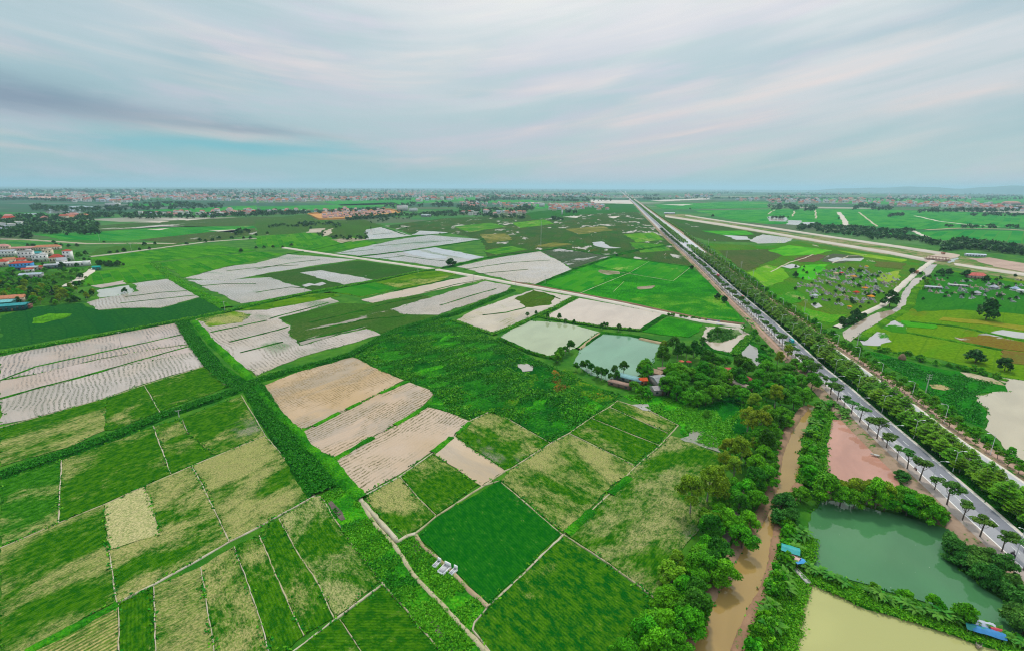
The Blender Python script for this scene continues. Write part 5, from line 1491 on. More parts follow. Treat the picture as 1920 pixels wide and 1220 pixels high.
for i in range(34):
    t = TRN.random()
    x, y = 1640 + 240 * t, 652 + 56 * t + TRN.uniform(-3, 3)
    plant('shrub', G(x, y, 1), 'shrub on the bank between the yellow-green meadow and the near green meadow', 'shrubs on the meadow bank', float(TRN.uniform(.7, 1.3)), 0.4)
for i in range(20):
    x, y = TRN.uniform(1725, 1765), TRN.uniform(520, 545)
    plant('yellow', G(x, y, 1), 'low yellow-green bush at the edge of the eastern graves', 'low bushes by the eastern graves', float(TRN.uniform(.4, .7)), 0.1)

for i in range(60):
    x, y = TRN.uniform(-5, 168), TRN.uniform(480, 537)
    plant(('field', 'bank', 'yellow')[int(TRN.integers(3))], G(x, y, 2), 'garden tree among the houses of the western village', 'garden trees of the western village', float(TRN.uniform(.45, .8)), 0.1)

# ------------------------------------------------------------ woods and tree belts too far off to count
def far_wood(name, pts, m, n=34, leaf=2.2, rad=4.0, hgt=6.5, seed=0):
    """many crowns in one mesh: pts are (x, y, z[, scale])"""
    r = rngs(500 + seed)
    Vs, Fs, Ts, o = [], [], [], 0
    protos = []
    for v in range(6):
        cl = []
        for i in range(6):
            a, d = r.uniform(0, 6.28), r.uniform(0, .6) * rad
            cl.append((math.cos(a) * d, math.sin(a) * d, hgt * r.uniform(.35, .72), rad * .52, rad * .52, rad * .48))
        protos.append(leaf_quads(cl, n, leaf, r, jitter=0.5, up=0.5))
    for p in pts:
        V, F, T = protos[int(r.integers(6))]
        s = (p[3] if len(p) > 3 else 1.0) * r.uniform(.7, 1.3)
        a = r.uniform(0, 6.28)
        R = np.array([[math.cos(a), -math.sin(a), 0], [math.sin(a), math.cos(a), 0], [0, 0, 1]])
        Vs.append(V @ R.T * s + np.array(p[:3]))
        Fs.append(F + o)
        Ts.append(np.clip(T * .7 + r.uniform(0, .3), 0, 1))
        o += len(V)
    me = crown_me(name, (np.concatenate(Vs), np.concatenate(Fs), np.concatenate(Ts)), m)
    ob = link(name, me)
    tag(ob, kind='stuff')
    return ob


far_wood('distant_median_trees', [(*p, .8) for p in far_pts], L_LAYER, 60, 1.3, 3.2, 6.0, 1)
W = []


def belt(s, n, spread=1.0, sc=1.0):
    q = P(s)
    for i in range(n):
        t = TRN.random() * (len(q) - 1)
        k = int(t)
        f = t - k
        x = q[k][0] + (q[k + 1][0] - q[k][0]) * f
        y = q[k][1] + (q[k + 1][1] - q[k][1]) * f + TRN.uniform(-spread, spread)
        p = G(x, y, 0)
        W.append((p.x, p.y, 0, sc * float(TRN.uniform(.7, 1.2))))


def wood(x0, x1, y0, y1, n, sc=1.0):
    """trees spread evenly in the picture's rows, so nearer rows are not starved"""
    for i in range(n):
        p = G(TRN.uniform(x0, x1), y1 - (y1 - y0) * TRN.random(), 0)
        W.append((p.x, p.y, 0, sc * float(TRN.uniform(.7, 1.2))))


belt('1495,430 1530,426 1570,428 1620,433 1665,438 1715,436', 190, 4, 1.3)
belt('1530,432 1600,440 1640,442', 70, 4, 1.3)
belt('1627,446 1680,446 1720,451 1760,461', 110, 3.5, 1.3)
belt('1767,467 1800,462 1850,466 1935,476', 230, 6, 1.5)
belt('648,412.5 690,410.5 740,406 800,403 850,399', 260, 1.6, 1.25)
belt('800,405 860,403 940,408 985,408', 120, 3, 1.6)
belt('640,404 700,406 760,400', 40, 3, 1.4)
belt('-5,440 40,444 60,440', 50, 8, 1.7)
belt('0,425 40,428 90,432 150,433 185,431', 210, 9, 1.8)
belt('0,416 60,414 120,412 180,410', 150, 6, 1.8)
belt('130,412 200,406 300,408 400,406 480,403 560,401', 260, 4, 1.9)
belt('60,392 90,394 160,396 250,392 330,390 420,388', 220, 4, 2.2)
belt('240,386 330,383 380,387', 80, 2, 2.4)
belt('480,402 600,400 720,394', 120, 2, 1.8)
belt('870,382 950,374 1050,378 1150,376', 150, 2, 2.6)
belt('720,389 800,385 860,388 900,390', 120, 4, 2.2)
belt('860,395 900,398 970,396 1000,392', 120, 4, 2.0)
belt('900,372 1000,370 1100,372', 90, 1.5, 3.0)
belt('1060,398 1080,400', 14, 2, 1.6)
belt('1035,412 1055,413', 16, 1.5, 1.4)
belt('1210,374 1240,375', 20, 1.2, 2.6)
belt('1440,392 1480,388 1490,392 1530,393', 90, 4, 2.4)
belt('1600,391 1640,386 1635,392 1680,392', 80, 4, 2.4)
belt('1665,406 1700,404', 24, 2, 1.6)
belt('1720,398 1800,396 1860,397 1935,394', 120, 2.5, 2.2)
belt('1820,405 1870,404 1935,406', 50, 2, 1.8)
belt('1770,426 1830,428 1935,428', 40, 1.5, 1.2)
belt('1440,378 1560,374 1700,376 1850,374 1935,372', 220, 3, 2.8)
belt('1440,410 1480,410', 20, 1, 1.2)
belt('440,440 470,436', 16, 2, 1.2)
belt('500,428 560,424 600,421 640,424', 60, 2.5, 1.2)
belt('590,438 640,448 690,446', 30, 4, 0.9)
belt('690,418 780,408', 20, 2, 1.0)
for i in range(150):
    x = float(TRN.uniform(-20, 1940))
    y = 356.5 - 5 * (x / 1920) + 22 * float(TRN.random()) ** 1.3
    wx = float(TRN.uniform(18, 75))
    belt('%.1f,%.2f %.1f,%.2f' % (x - wx, y + .3, x + wx, y - .3), int(TRN.integers(14, 55)), float(TRN.uniform(.25, 1.1)), 3.4 - 0.05 * (y - 352))
for i in range(5):
    y = 353.6 + 1.2 * i
    belt('-20,%.2f 960,%.2f 1940,%.2f' % (y + 4, y + 1, y - 3), 170, .6, 5.0)
far_wood('distant_woods', W, L_FAR, 34, 2.2, 4.0, 6.5, 2)

# ------------------------------------------------------------ rank weeds: small tufts of leaves over banks and waste land
def inside(poly, x, y):
    c = False
    n = len(poly)
    for i in range(n):
        x0, y0 = poly[i][0], poly[i][1]
        x1, y1 = poly[(i + 1) % n][0], poly[(i + 1) % n][1]
        if (y0 > y) != (y1 > y) and x < (x1 - x0) * (y - y0) / (y1 - y0) + x0:
            c = not c
    return c


def tufts(name, pts, m, size=0.55, per=5, h=0.45, spread=0.5, seed=0, aspect=1.6):
    r = rngs(700 + seed)
    P0 = np.repeat(np.array(pts, float), per, axis=0)
    n = len(P0)
    off = r.normal(size=(n, 3)) * np.array([spread, spread, 0.3 * h])
    pos = P0 + off + np.array([0, 0, h * 0.55])
    pos[:, 2] = np.maximum(pos[:, 2], P0[:, 2] + 0.05)
    nn = r.normal(size=(n, 3)) * 0.65 + np.array([0, 0, 0.8])
    nn /= np.linalg.norm(nn, axis=1)[:, None]
    t = np.cross(nn, r.normal(size=(n, 3)))
    t /= np.linalg.norm(t, axis=1)[:, None]
    b = np.cross(nn, t)
    s = size * r.uniform(.5, 1.4, n)[:, None]
    a1, b1 = t * s * .5 * aspect, b * s * .5
    V = np.stack([pos - a1, pos - b1, pos + a1, pos + b1], 1).reshape(-1, 3)
    F = np.arange(n * 4).reshape(n, 4)
    o = link(name, crown_me(name, (V, F, r.random(n)), m))
    tag(o, kind='stuff')


def fill(s, n, z, clump=0.0, seed=0):
    w = [G(a, b, z) for a, b in P(s)]
    poly = [(p.x, p.y) for p in w]
    xs, ys = [p[0] for p in poly], [p[1] for p in poly]
    r = rngs(800 + seed)
    out, tries = [], 0
    ph = r.uniform(0, 6.28, 4)
    while len(out) < n and tries < n * 30:
        tries += 1
        x, y = r.uniform(min(xs), max(xs)), r.uniform(min(ys), max(ys))
        if clump:
            v = math.sin(x * .21 + ph[0]) + math.sin(y * .27 + ph[1]) + math.sin((x + y) * .11 + ph[2]) + math.sin((x - y) * .43 + ph[3])
            if v < (clump - 1) * 1.6 + r.uniform(-.6, .6):
                continue
        if inside(poly, x, y):
            out.append((x, y, z))
    return out


def onstrip(s, n, half, z, seed=0):
    w = [G(a, b, z) for a, b in P(s)]
    L = [(b - a).length for a, b in zip(w, w[1:])]
    r = rngs(900 + seed)
    out = []
    for i in range(n):
        t = r.uniform(0, sum(L))
        k = 0
        while t > L[k] and k < len(L) - 1:
            t -= L[k]
            k += 1
        d = (w[k + 1] - w[k]).normalized()
        p = w[k] + d * t + Vector((-d.y, d.x, 0)) * r.uniform(-half, half)
        out.append((p.x, p.y, z))
    return out


L_WEED = leafmat('weed_leaves', (0.045, 0.25, 0.006), (0.15, 0.42, 0.012), 0.2, 0.1)
L_DENSE = leafmat('dense_weed_leaves', (0.010, 0.13, 0.005), (0.05, 0.26, 0.008), 0.2, 0.1)
S1 = '604,930 640,905 680,945 703,984 742,1026 776,1079 821,1126 873,1181 920,1245 850,1245 768,1149 716,1089 664,1023 627,971'
S2 = '745,1022 760,1008 780,1003 795,1025 820,1046 857,1082 890,1116 912,1136 890,1163 882,1180 823,1124 778,1076'
tufts('weeds', fill(S1, 2600, .3, .9, 1) + fill(S2, 900, .3, .8, 2), L_WEED, .42, 5, .28, .4, 1)
tufts('weeds', fill(S1, 1200, .3, 1.3, 3) + fill(S2, 350, .3, 1.0, 4), L_DENSE, .40, 4, .28, .4, 2)
LOT = '655,663 742,618 832,592 900,622 960,652 1040,690 1100,716 1165,741 1150,752 1067,808 1032,828 945,779 915,771 882,786 842,771 816,739 805,728 757,711 717,694'
tufts('weeds', fill(LOT, 9000, .25, .9, 5), L_DENSE, .6, 4, .35, .6, 3)
tufts('weeds', fill(LOT, 2600, .25, 1.5, 6), L_WEED, .6, 5, .4, .6, 4)
tufts('weeds', fill('1175,741 1230,742 1300,757 1345,765 1420,742 1450,762 1430,825 1380,850 1330,838 1285,818 1272,794 1220,769', 3500, .25, .8, 7), L_WEED, .55, 4, .35, .5, 5)
tufts('weeds', onstrip('337,600 362,640 395,682 440,720 470,722', 2200, 3.6, .9, 1) + onstrip('475,722 508,778 552,838 592,900 606,918', 2800, 4.2, .9, 2) + onstrip('470,714 552,690 655,664 742,617 830,592 856,586 905,566 962,543', 2800, 2.4, 1.1, 3)
      + onstrip('472,719 440,731 300,778 212,815 115,850 0,888', 2600, 2.6, 1.1, 4), L_DENSE, .5, 4, .35, .5, 6)
tufts('weeds', onstrip('0,660 160,632 335,600 430,582 482,569 577,549 705,526 782,509 828,503', 1600, 3, 1.1, 5) + onstrip('290,493 322,520 362,542 425,575', 1200, 5, 1.0, 6) + onstrip('852,600 890,614 928,626', 200, 2, .9, 7)
      + onstrip('926,624 962,611 1006,591 1040,576 1076,557', 500, 2.4, .9, 8) + onstrip('1008,592 1062,602 1100,607 1140,613 1202,618', 500, 2.2, .9, 9) + onstrip('1375,664 1407,628', 260, 2.4, 1.0, 10), L_WEED, .5, 4, .3, .5, 7)
tufts('weeds', onstrip(z4('230,640 430,730 700,850 1040,940 1340,1040 1640,1130 1840,1190 1990,1240'), 2600, 3.0, .7, 11) + onstrip('1500,1000 1492,1050 1478,1100 1465,1150 1448,1215 1440,1250', 2400, 4.5, .6, 12)
      + onstrip('1545,768 1530,820 1528,870 1515,910', 1200, 4, .7, 13), L_WEED, .4, 5, .4, .45, 8)
tufts('weeds', fill('1640,662 1760,694 1860,716 1828,740 1845,800 1815,790 1740,735 1650,675', 1500, .2, .5, 14), L_DENSE, .6, 4, .3, .8, 9)
tufts('lotus_leaf_bed', fill('1327,625 1345,613 1385,618 1380,632 1350,642 1330,640', 700, .3, 1.0, 15), L_GREY, .9, 3, .5, .5, 10)
tufts('weeds', [tuple(p) for k in range(16) for p in along('R', 2.0 + k * .65, 470, 1095, 5, 2.0)], L_DENSE, .45, 3, .3, .5, 11)
tufts('dry_reeds', fill('1036,715 1048,712 1062,722 1056,735 1044,738', 50, .3, .6, 16), leafmat('dry_leaves', (.13, .09, .012), (.26, .13, .03)), .5, 4, .4, .5, 12)

# ragged weedy margins round the fields and ponds
EP, EG = [], []
for w, dist in EDGES:
    st = max(0.9, dist * 0.0042)
    ph = float(TRN.uniform(0, 6.28))
    acc = 0.0
    for p, q in zip(w, w[1:] + w[:1]):
        L = (q - p).length
        k = max(1, int(L / st))
        for i in range(k):
            acc += L / k
            if math.sin(acc * .11 + ph) + math.sin(acc * .37 + 2 * ph) + TRN.uniform(-.8, .8) < 0.25:
                continue
            c = p.lerp(q, (i + TRN.random()) / k)
            (EP if TRN.random() < .6 else EG).append((c.x + TRN.normal(0, .25 + dist * .0007), c.y + TRN.normal(0, .25 + dist * .0007), .2))
tufts('field_margin_grass', EP, L_DENSE, .5, 4, .3, .38, 20)
tufts('field_margin_grass', EG, L_WEED, .45, 4, .25, .35, 21)

# ------------------------------------------------------------ built things
def boxes(name, bx, m, parent=None, bev=0.0):
    """one mesh out of (x, y, z, sx, sy, sz[, rz]) boxes, z the underside"""
    V, F = [], []
    for b in bx:
        x, y, z, sx, sy, sz = b[:6]
        a = b[6] if len(b) > 6 else 0
        tp = b[7] if len(b) > 7 else 1.0
        k = len(V)
        for zz, t in ((0, 1.0), (sz, tp)):
            for ux, uy in ((-1, -1), (1, -1), (1, 1), (-1, 1)):
                px, py = ux * sx / 2 * t, uy * sy / 2 * t
                V.append((x + px * math.cos(a) - py * math.sin(a), y + px * math.sin(a) + py * math.cos(a), z + zz))
        F += [tuple(k + q for q in f) for f in ((3, 2, 1, 0), (4, 5, 6, 7), (0, 1, 5, 4), (1, 2, 6, 5), (2, 3, 7, 6), (3, 0, 4, 7))]
    return link(name, mesh_np(name, V, F), m, parent)


def gable(name, w, d, z, h, m, parent, over=0.4, hip=0.0, t=0.15, x0=0.0, y0=0.0):
    a, b = w / 2 + over, d / 2 + over
    r = a - hip
    V = [(-a, -b, z), (a, -b, z), (a, b, z), (-a, b, z), (-r, 0, z + h), (r, 0, z + h)]
    V = V + [(x, y, zz - t) for x, y, zz in V]
    V = [(x + x0, y + y0, zz) for x, y, zz in V]
    me = bpy.data.meshes.new(name)
    me.from_pydata(V, [], [(0, 1, 5, 4), (2, 3, 4, 5), (1, 2, 5), (3, 0, 4), (9, 8, 7, 6), (0, 6, 7, 1), (1, 7, 8, 2), (2, 8, 9, 3), (3, 9, 6, 0)])
    return link(name, me, m, parent)


def roofmat(c, rib=True):
    key = 'roof_%s_%s' % (hash(c), rib)

    def build(n, b):
        co = objco(n)
        f = n.noise(co, .7, 4, .65)
        x = n.sep(co)[0]
        w = n.math('SINE', n.math('MULTIPLY', x, 2 * math.pi / .5))
        col = n.mix(n.step(f, .35, .7), c, tuple(q * .7 for q in c))
        n.put(b.inputs['Base Color'], col)
        b.inputs['Roughness'].default_value = .6
        bump(n, b, w, .4, .08)
    return mat(key, build)


WHITE = (0.72, 0.71, 0.69)
CRM = (0.66, 0.57, 0.42)
GLASS = plain((0.045, 0.055, 0.065), 0.2, 0.3, 1, 0.5)
DOOR = plain((0.16, 0.10, 0.06), 0.6, 0.2)


def wallmat(c):
    return plain(c, .85, .16, .5, .15)


def house(x, y, w, d, h, wc, rc, label, rz=0.0, roof='gable', rh=None, floors=1, group=None, name='house', cat='house', z=0.1, bays=None, doorw=1.1):
    p = G(x, y, z)
    ang = math.atan2(-p.x, p.y) * .6 + rz
    if x < 200 and 460 < y < 545:
        w, d, h, rh = w * 1.25, d * 1.2, h * 1.3, rh and rh * 1.25
    o = tag(empty(name, p, ang), label, cat, group)
    boxes('wall', [(0, 0, -.1, w, d, h + .1)], wallmat(wc), o)
    if roof == 'gable':
        gable('roof', w, d, h, rh or d * .28, roofmat(rc), o)
    elif roof == 'hip':
        gable('roof', w, d, h, rh or d * .28, roofmat(rc), o, hip=d * .45)
    elif roof == 'shed':
        me = boxes('roof', [(0, 0, h + .02, w + .8, d + .8, .18)], roofmat(rc), o)
        me.rotation_euler = (.05, 0, 0)
    else:
        r_ = boxes('roof', [(0, 0, h + .002, w + .3, d + .3, .16)], wallmat(rc), o)
        boxes('parapet', [(0, -d / 2, h + .16, w + .25, .18, .7), (0, d / 2, h + .16, w + .25, .18, .7), (-w / 2, 0, h + .16, .18, d - .2, .7), (w / 2, 0, h + .16, .18, d - .2, .7)], wallmat(wc), r_)
        boxes('stair_head', [(w * .2, d * .2, h + .16, w * .35, d * .35, 2.2)], wallmat(wc), r_)
    fh = h / floors
    nb = bays or max(2, int(w / 3.2))
    for f in range(floors):
        for i in range(nb):
            xx = -w / 2 + w * (i + .5) / nb
            if f == 0 and i == nb // 2:
                dr = boxes('door', [(xx, -d / 2 - .03, 0, doorw, .1, 2.1)], DOOR, o)
                continue
            boxes('window', [(xx, -d / 2 - .03, f * fh + fh * .32, min(1.3, w / nb * .55), .1, fh * .42)], GLASS, o)
    return o


RED, ORG, PNK, GRY, TEAL = (0.42, 0.075, 0.05), (0.47, 0.20, 0.11), (0.50, 0.25, 0.22), (0.34, 0.36, 0.38), (0.05, 0.27, 0.28)
house(130, 490, 6.5, 7, 11, WHITE, RED, 'tall narrow white house with a small red roof at the edge of the western village', -.2, 'hip', 1.4, 3)
house(109, 492, 11, 9, 5.5, CRM, RED, 'cream house with a broad red hipped roof in the western village', -.1, 'hip', 3.0, 1)
house(117, 497, 8, 8, 5, WHITE, GRY, 'small white gabled house in front of the cream red-roofed house', .5, 'gable', 2.5, 1)
house(77, 491, 12, 8, 7, WHITE, WHITE, 'white flat-roofed two-storey house in the middle of the western village', .1, 'flat', None, 2)
house(52, 490, 12, 8, 10, (.60, .58, .56), (.5, .48, .45), 'grey-white house with stair tower above the blue house', 0, 'flat', None, 3)
o = house(43, 506, 16, 9, 6.5, (0.07, 0.30, 0.62), RED, 'bright blue two-storey house with red roofs in the western village', 0, 'hip', 1.6, 2)
boxes('awning', [(0, -5.4, 2.7, 16.6, 2.0, .18)], roofmat(RED), o)
house(101, 503, 13, 7, 3.2, (.14, .2, .2), GRY, 'long grey metal-roofed shed left of the white warehouse', 0, 'gable', 1.2, 1, name='shed', cat='shed')
o = house(140, 500, 26, 6, 4.0, (.66, .66, .64), (.62, .62, .6), 'long white warehouse at the right end of the western village', .12, 'gable', 1.0, 1, name='warehouse', cat='warehouse')
boxes('gatehouse', [(12, -.5, 0, 6, 7, 6)], wallmat(WHITE), o)
house(16, 481, 14, 9, 6, WHITE, GRY, 'white house with blue-grey roof at the left edge of the western village', 0, 'gable', 1.5, 2)
house(7, 471, 13, 9, 6, (.62, .46, .34), PNK, 'peach house with pinkish roof at the upper left of the western village', 0, 'hip', 2.5, 2)
house(20, 496, 9, 7, 5, CRM, ORG, 'cream house with orange roof left of the blue house', .2, 'gable', 2, 1)
house(5, 500, 9, 8, 5, (.6, .55, .5), RED, 'house with bright red roof at the left edge beside the orange-roofed house', 0, 'hip', 2.2, 1)
house(38, 494, 9, 7, 4, (.55, .4, .33), RED, 'low house with dark red roof between the blue house and the grey stair tower', 0, 'gable', 1.6, 1)
house(60, 521, 15, 8, 3.2, (.42, .42, .4), (.36, .43, .46), 'long blue-grey sheet roofed shed in the gardens below the blue house', 0, 'gable', 1.2, 1, name='shed', cat='shed')
house(63, 507, 8, 6, 3.2, (.4, .4, .38), (.38, .42, .42), 'small grey-roofed outbuilding right of the blue house', 0, 'gable', 1, 1, name='shed', cat='shed')
house(73, 506, 6, 5, 3, (.5, .3, .25), RED, 'tiny red-roofed outbuilding right of the grey outbuilding', 0, 'gable', 1, 1, name='shed', cat='shed')
house(53, 511, 8, 5, 3.2, (.66, .64, .6), RED, 'low white annex with red roof in front of the blue house', 0, 'gable', 1, 1, name='annex', cat='outbuilding')
house(81, 483, 12, 8, 5, (.5, .5, .48), TEAL, 'house with teal roof behind the white flat-roofed house', 0, 'gable', 1.8, 2)
house(92, 483, 8, 8, 8, CRM, (.6, .45, .35), 'cream tower-like house right of the teal roof', 0, 'flat', None, 3)
house(90, 469, 26, 9, 4, CRM, ORG, 'long cream school building with orange roof behind the western village', 0, 'hip', 2.4, 1, name='school', cat='building')
house(50, 470, 26, 7, 3.4, (.55, .42, .34), PNK, 'long low building with pink-grey roof left of the orange-roofed school', 0, 'gable', 1.6, 1, name='long_building', cat='building')
house(36, 566, 9, 10, 4.5, CRM, ORG, 'right one of two cream houses with orange roofs in the lower left trees', .1, 'gable', 2, 1)
house(18, 567, 10, 10, 4.5, CRM, ORG, 'left one of two cream houses with orange roofs in the lower left trees', .1, 'gable', 2, 1)
house(28, 581, 17, 10, 4.6, (.012, .09, .085), TEAL, 'dark teal sheet metal shed below the orange-roofed houses', 0, 'gable', 1.2, 1, name='shed', cat='shed')
house(4, 574, 16, 12, 4.2, (.02, .12, .11), (.16, .42, .42), 'light teal roofed shed at the left edge', 0, 'gable', 1.2, 1, name='shed', cat='shed')
house(51, 578, 6, 6, 3, (.3, .14, .1), (.24, .12, .1), 'small brown brick hut right of the teal shed', 0, 'gable', 1, 1, name='hut', cat='hut')
house(110, 551, 10, 6, 3, (.42, .26, .22), (.52, .36, .34), 'pinkish roofed hut among the thicket trees', 0, 'gable', 1, 1, name='hut', cat='hut')
house(182, 506, 6, 5, 2.8, (.03, .22, .2), (.02, .3, .26), 'small green hut at the end of the white track', 0, 'gable', .9, 1, name='hut', cat='hut')
# farmstead by the teal pond
RUST = (0.30, 0.20, 0.155)
house(1238, 722, 7.5, 12, 3.4, (.28, .25, .22), (.27, .275, .27), 'long grey corrugated roof shed in the middle of the farmstead', .35, 'gable', 1.3, 1, name='farm_shed', cat='shed')
house(1233, 737, 6, 5, 3.0, (.34, .30, .28), (.40, .36, .35), 'grey timber hut at the water end of the farmstead', .35, 'gable', 1.2, 1, name='hut', cat='hut')
house(1229, 707, 6.5, 5, 3.4, (.36, .24, .17), (.40, .27, .18), 'brown tiled hut behind the long grey farm shed', -.5, 'hip', 1.6, 1, name='hut', cat='hut')
house(1205, 719, 3.6, 3, 2.4, (.5, .2, .1), (.62, .11, .04), 'little hut with vivid orange-red roof beside the teal pond', .3, 'gable', 1.2, 1, name='hut', cat='hut')
house(1178, 714, 15, 4.5, 2.4, (.2, .22, .2), (.20, .36, .36), 'low teal and rust roofed shed standing on the shore of the teal pond', -.5, 'shed', 1, 1, name='pond_shed', cat='shed')
house(1162, 724, 12, 3, 2.0, (.26, .16, .12), RUST, 'low rusty brick shed below the teal-roofed pond shed', -.5, 'shed', 1, 1, name='brick_shed', cat='shed')
house(1247, 698, 8, 3, 2.6, (.3, .2, .13), (.40, .28, .2), 'brown lean-to half hidden in the grove behind the farm sheds', .4, 'shed', 1, 1, name='lean_to', cat='shed')
house(1370, 703, 6, 8, 3, (.5, .4, .38), (.46, .10, .09), 'red and white roofed cabin beside the grey pond', .3, 'gable', 1.3, 1, name='cabin', cat='cabin')
house(1376, 722, 9, 4, 2.5, (.34, .27, .22), (.42, .34, .27), 'brown flat-roofed stall below the red and white cabin', -.6, 'shed', 1, 1, name='stall', cat='shed')
house(1393, 729, 9, 3, 2.2, (.3, .2, .15), (.36, .27, .22), 'long low brown shed at the right end of the farmstead', -.6, 'shed', 1, 1, name='low_shed', cat='shed')


def lathe(name, prof, m, parent=None, seg=16, loc=(0, 0, 0)):
    V, F = [], []
    for r, z in prof:
        for j in range(seg):
            a = 2 * math.pi * j / seg
            V.append((loc[0] + r * math.cos(a), loc[1] + r * math.sin(a), loc[2] + z))
    for i in range(len(prof) - 1):
        for j in range(seg):
            F.append((i * seg + j, i * seg + (j + 1) % seg, (i + 1) * seg + (j + 1) % seg, (i + 1) * seg + j))
    return link(name, mesh_np(name, V, F, True), m, parent)


def tube(name, pts, rad, m, parent=None, sides=8):
    if isinstance(rad, (int, float)):
        rad = [rad] * len(pts)
    V, F = tube_np(pts, rad, sides)
    return link(name, mesh_np(name, V, F, True), m, parent)


REDC = plain((.5, .05, .035), .7, .25, 2)
STEEL = plain((.62, .63, .63), .45, .1, 1, .4)
CONCR = plain((.55, .53, .49), .9, .2, 2)
WOODM = plain((.26, .18, .11), .8, .3, 2)
for x, y, c, lab in ((1277, 683, (.55, .13, .06), 'orange-red parasol under the bare grove trunks'), (1291, 684, (.36, .03, .03), 'dark red parasol right of the orange one in the grove'), (1336, 687, (.5, .05, .05), 'red parasol near the yellow-green tree of the farmstead')):
    o = tag(empty('parasol', G(x, y, .1)), lab, 'parasol')
    tube('pole', [(0, 0, 0), (0, 0, 2.6)], .04, STEEL, o)
    lathe('canopy', [(1.7, 2.15), (1.65, 2.22), (.9, 2.6), (.05, 2.85)], plain(c, .8, .2, 2), o, 10)
o = tag(empty('gazebo', G(1399, 718, .1)), 'round dark red roofed gazebo at the right of the farmstead', 'gazebo')
lathe('roof', [(3.4, 2.3), (3.4, 2.45), (1.8, 3.3), (.05, 4.1)], plain((.30, .045, .04), .8, .3, 1.5), o, 12)
for k in range(6):
    a = k * math.pi / 3
    tube('post', [(2.8 * math.cos(a), 2.8 * math.sin(a), 0), (2.8 * math.cos(a), 2.8 * math.sin(a), 2.4)], .09, WOODM, o)
o = tag(empty('water_tub', G(1377, 727, .1)), 'light blue round tub in front of the brown stall', 'tub')
lathe('shell', [(0.02, 0.05), (1.0, 0.05), (1.15, .9), (1.05, .9), (.95, .2)], plain((.18, .55, .7), .5, .1), o, 14)


def tarp(x, y, w, d, c, label, rz, z=.7, peak=.8, name='tarpaulin'):
    p = G(x, y, z)
    r = rngs(int(x))
    n = 7
    V, F = [], []
    for j in range(n):
        for i in range(n):
            u, v = i / (n - 1) * 2 - 1, j / (n - 1) * 2 - 1
            V.append((u * w / 2, v * d / 2, 1.2 + peak * (1 - abs(v)) * .8 + r.uniform(-.09, .09)))
    for j in range(n - 1):
        for i in range(n - 1):
            F.append((j * n + i, j * n + i + 1, (j + 1) * n + i + 1, (j + 1) * n + i))
    o = tag(empty(name, p, rz), label, 'tarpaulin')
    sh = link('sheet', mesh_np('sheet', V, F, True), plain(c, .55, .2, 2, .3), o)
    for sx in (-1, 1):
        for sy in (-1, 1):
            tube('post', [(sx * w * .46, sy * d * .46, -.2), (sx * w * .46, sy * d * .46, 1.2)], .04, WOODM, o, 5)


tarp(1481, 1036, 4.6, 3.4, (.015, .30, .29), 'teal tarpaulin roof on the bank between the canal and the green pond', -.5, 2.2)
tarp(1498, 1058, 3.0, 1.9, (.03, .26, .55), 'small blue tarpaulin at the inner corner of the green pond', .2, 1.3, .3)
tarp(1487, 1050, 3.2, 2.2, (.55, .34, .30), 'pink-grey tarpaulin below the teal tarpaulin', -.9, 1.5, .5)
tarp(1826, 1184, 3.8, 2.4, (.02, .22, .2), 'dark teal tarpaulin on the dike at the lower right', -.4)
tarp(1850, 1191, 6.0, 2.6, (.03, .19, .42), 'large blue tarpaulin on the dike at the lower right', -.45)
tarp(1839, 1176, 4.6, 2.4, (.42, .45, .52), 'grey tarpaulin behind the large blue tarpaulin', -.4)
tarp(1864, 1188, 2.2, 1.6, (.48, .05, .07), 'small red tarpaulin right of the large blue tarpaulin', -.3)
o = tag(boxes('plank_bridge', [(0, 0, 0, 1.3, 6, .12), (-.6, 0, .12, .06, 6, .2), (.6, 0, .12, .06, 6, .2)], plain((.55, .52, .46), .9, .25, 2)), 'pale plank bridge between the corners of the green and the yellow pond', 'footbridge')
o.location = G(1501, 1077, .95)
o.rotation_euler = (0, 0, .15)


def boat(x, y, L, c, label, rz, z=.3, w=1.1):
    o = tag(empty('rowing_boat', G(x, y, z), rz), label, 'boat')
    n = 9
    V, F = [], []
    for i in range(n):
        t = i / (n - 1) * 2 - 1
        hw = w / 2 * (1 - abs(t) ** 2.6 * .85)
        up = .18 * t * t
        for yy, zz in ((-hw, .42 + up), (-hw * .65, 0.02 + up), (hw * .65, .02 + up), (hw, .42 + up), (hw * .88, .40 + up), (hw * .55, .1 + up), (-hw * .55, .1 + up), (-hw * .88, .40 + up)):
            V.append((t * L / 2, yy, zz))
    for i in range(n - 1):
        for j in range(8):
            a, b = i * 8 + j, i * 8 + (j + 1) % 8
            F.append((a, b, b + 8, a + 8))
    link('hull', mesh_np('hull', V, F, True), plain(c, .6, .25, 2), o)
    for k in (-.25, .2):
        boxes('thwart', [(k * L, 0, .34, .22, w * .8, .05)], WOODM, o)


boat(1644, 854, 4.2, (.6, .58, .52), 'pale rowing boat drawn up at the right edge of the reddish pond', -.5, .5)
boat(1835, 1209, 3.2, (.3, .26, .2), 'small brown boat in the yellow pond at the lower right', .7)
boat(1341, 604, 9, (.03, .12, .38), 'dark blue boat moored at the head of the lotus pond by the farm road', .35, .35, 1.8)
boat(1357, 609, 11, (.45, .58, .62), 'long pale blue boat moored at the head of the lotus pond by the farm road', -.12, .35, 1.6)
boat(1334, 601, 6, (.04, .16, .42), 'short blue boat behind the dark blue boat', -.3, .35, 1.4)


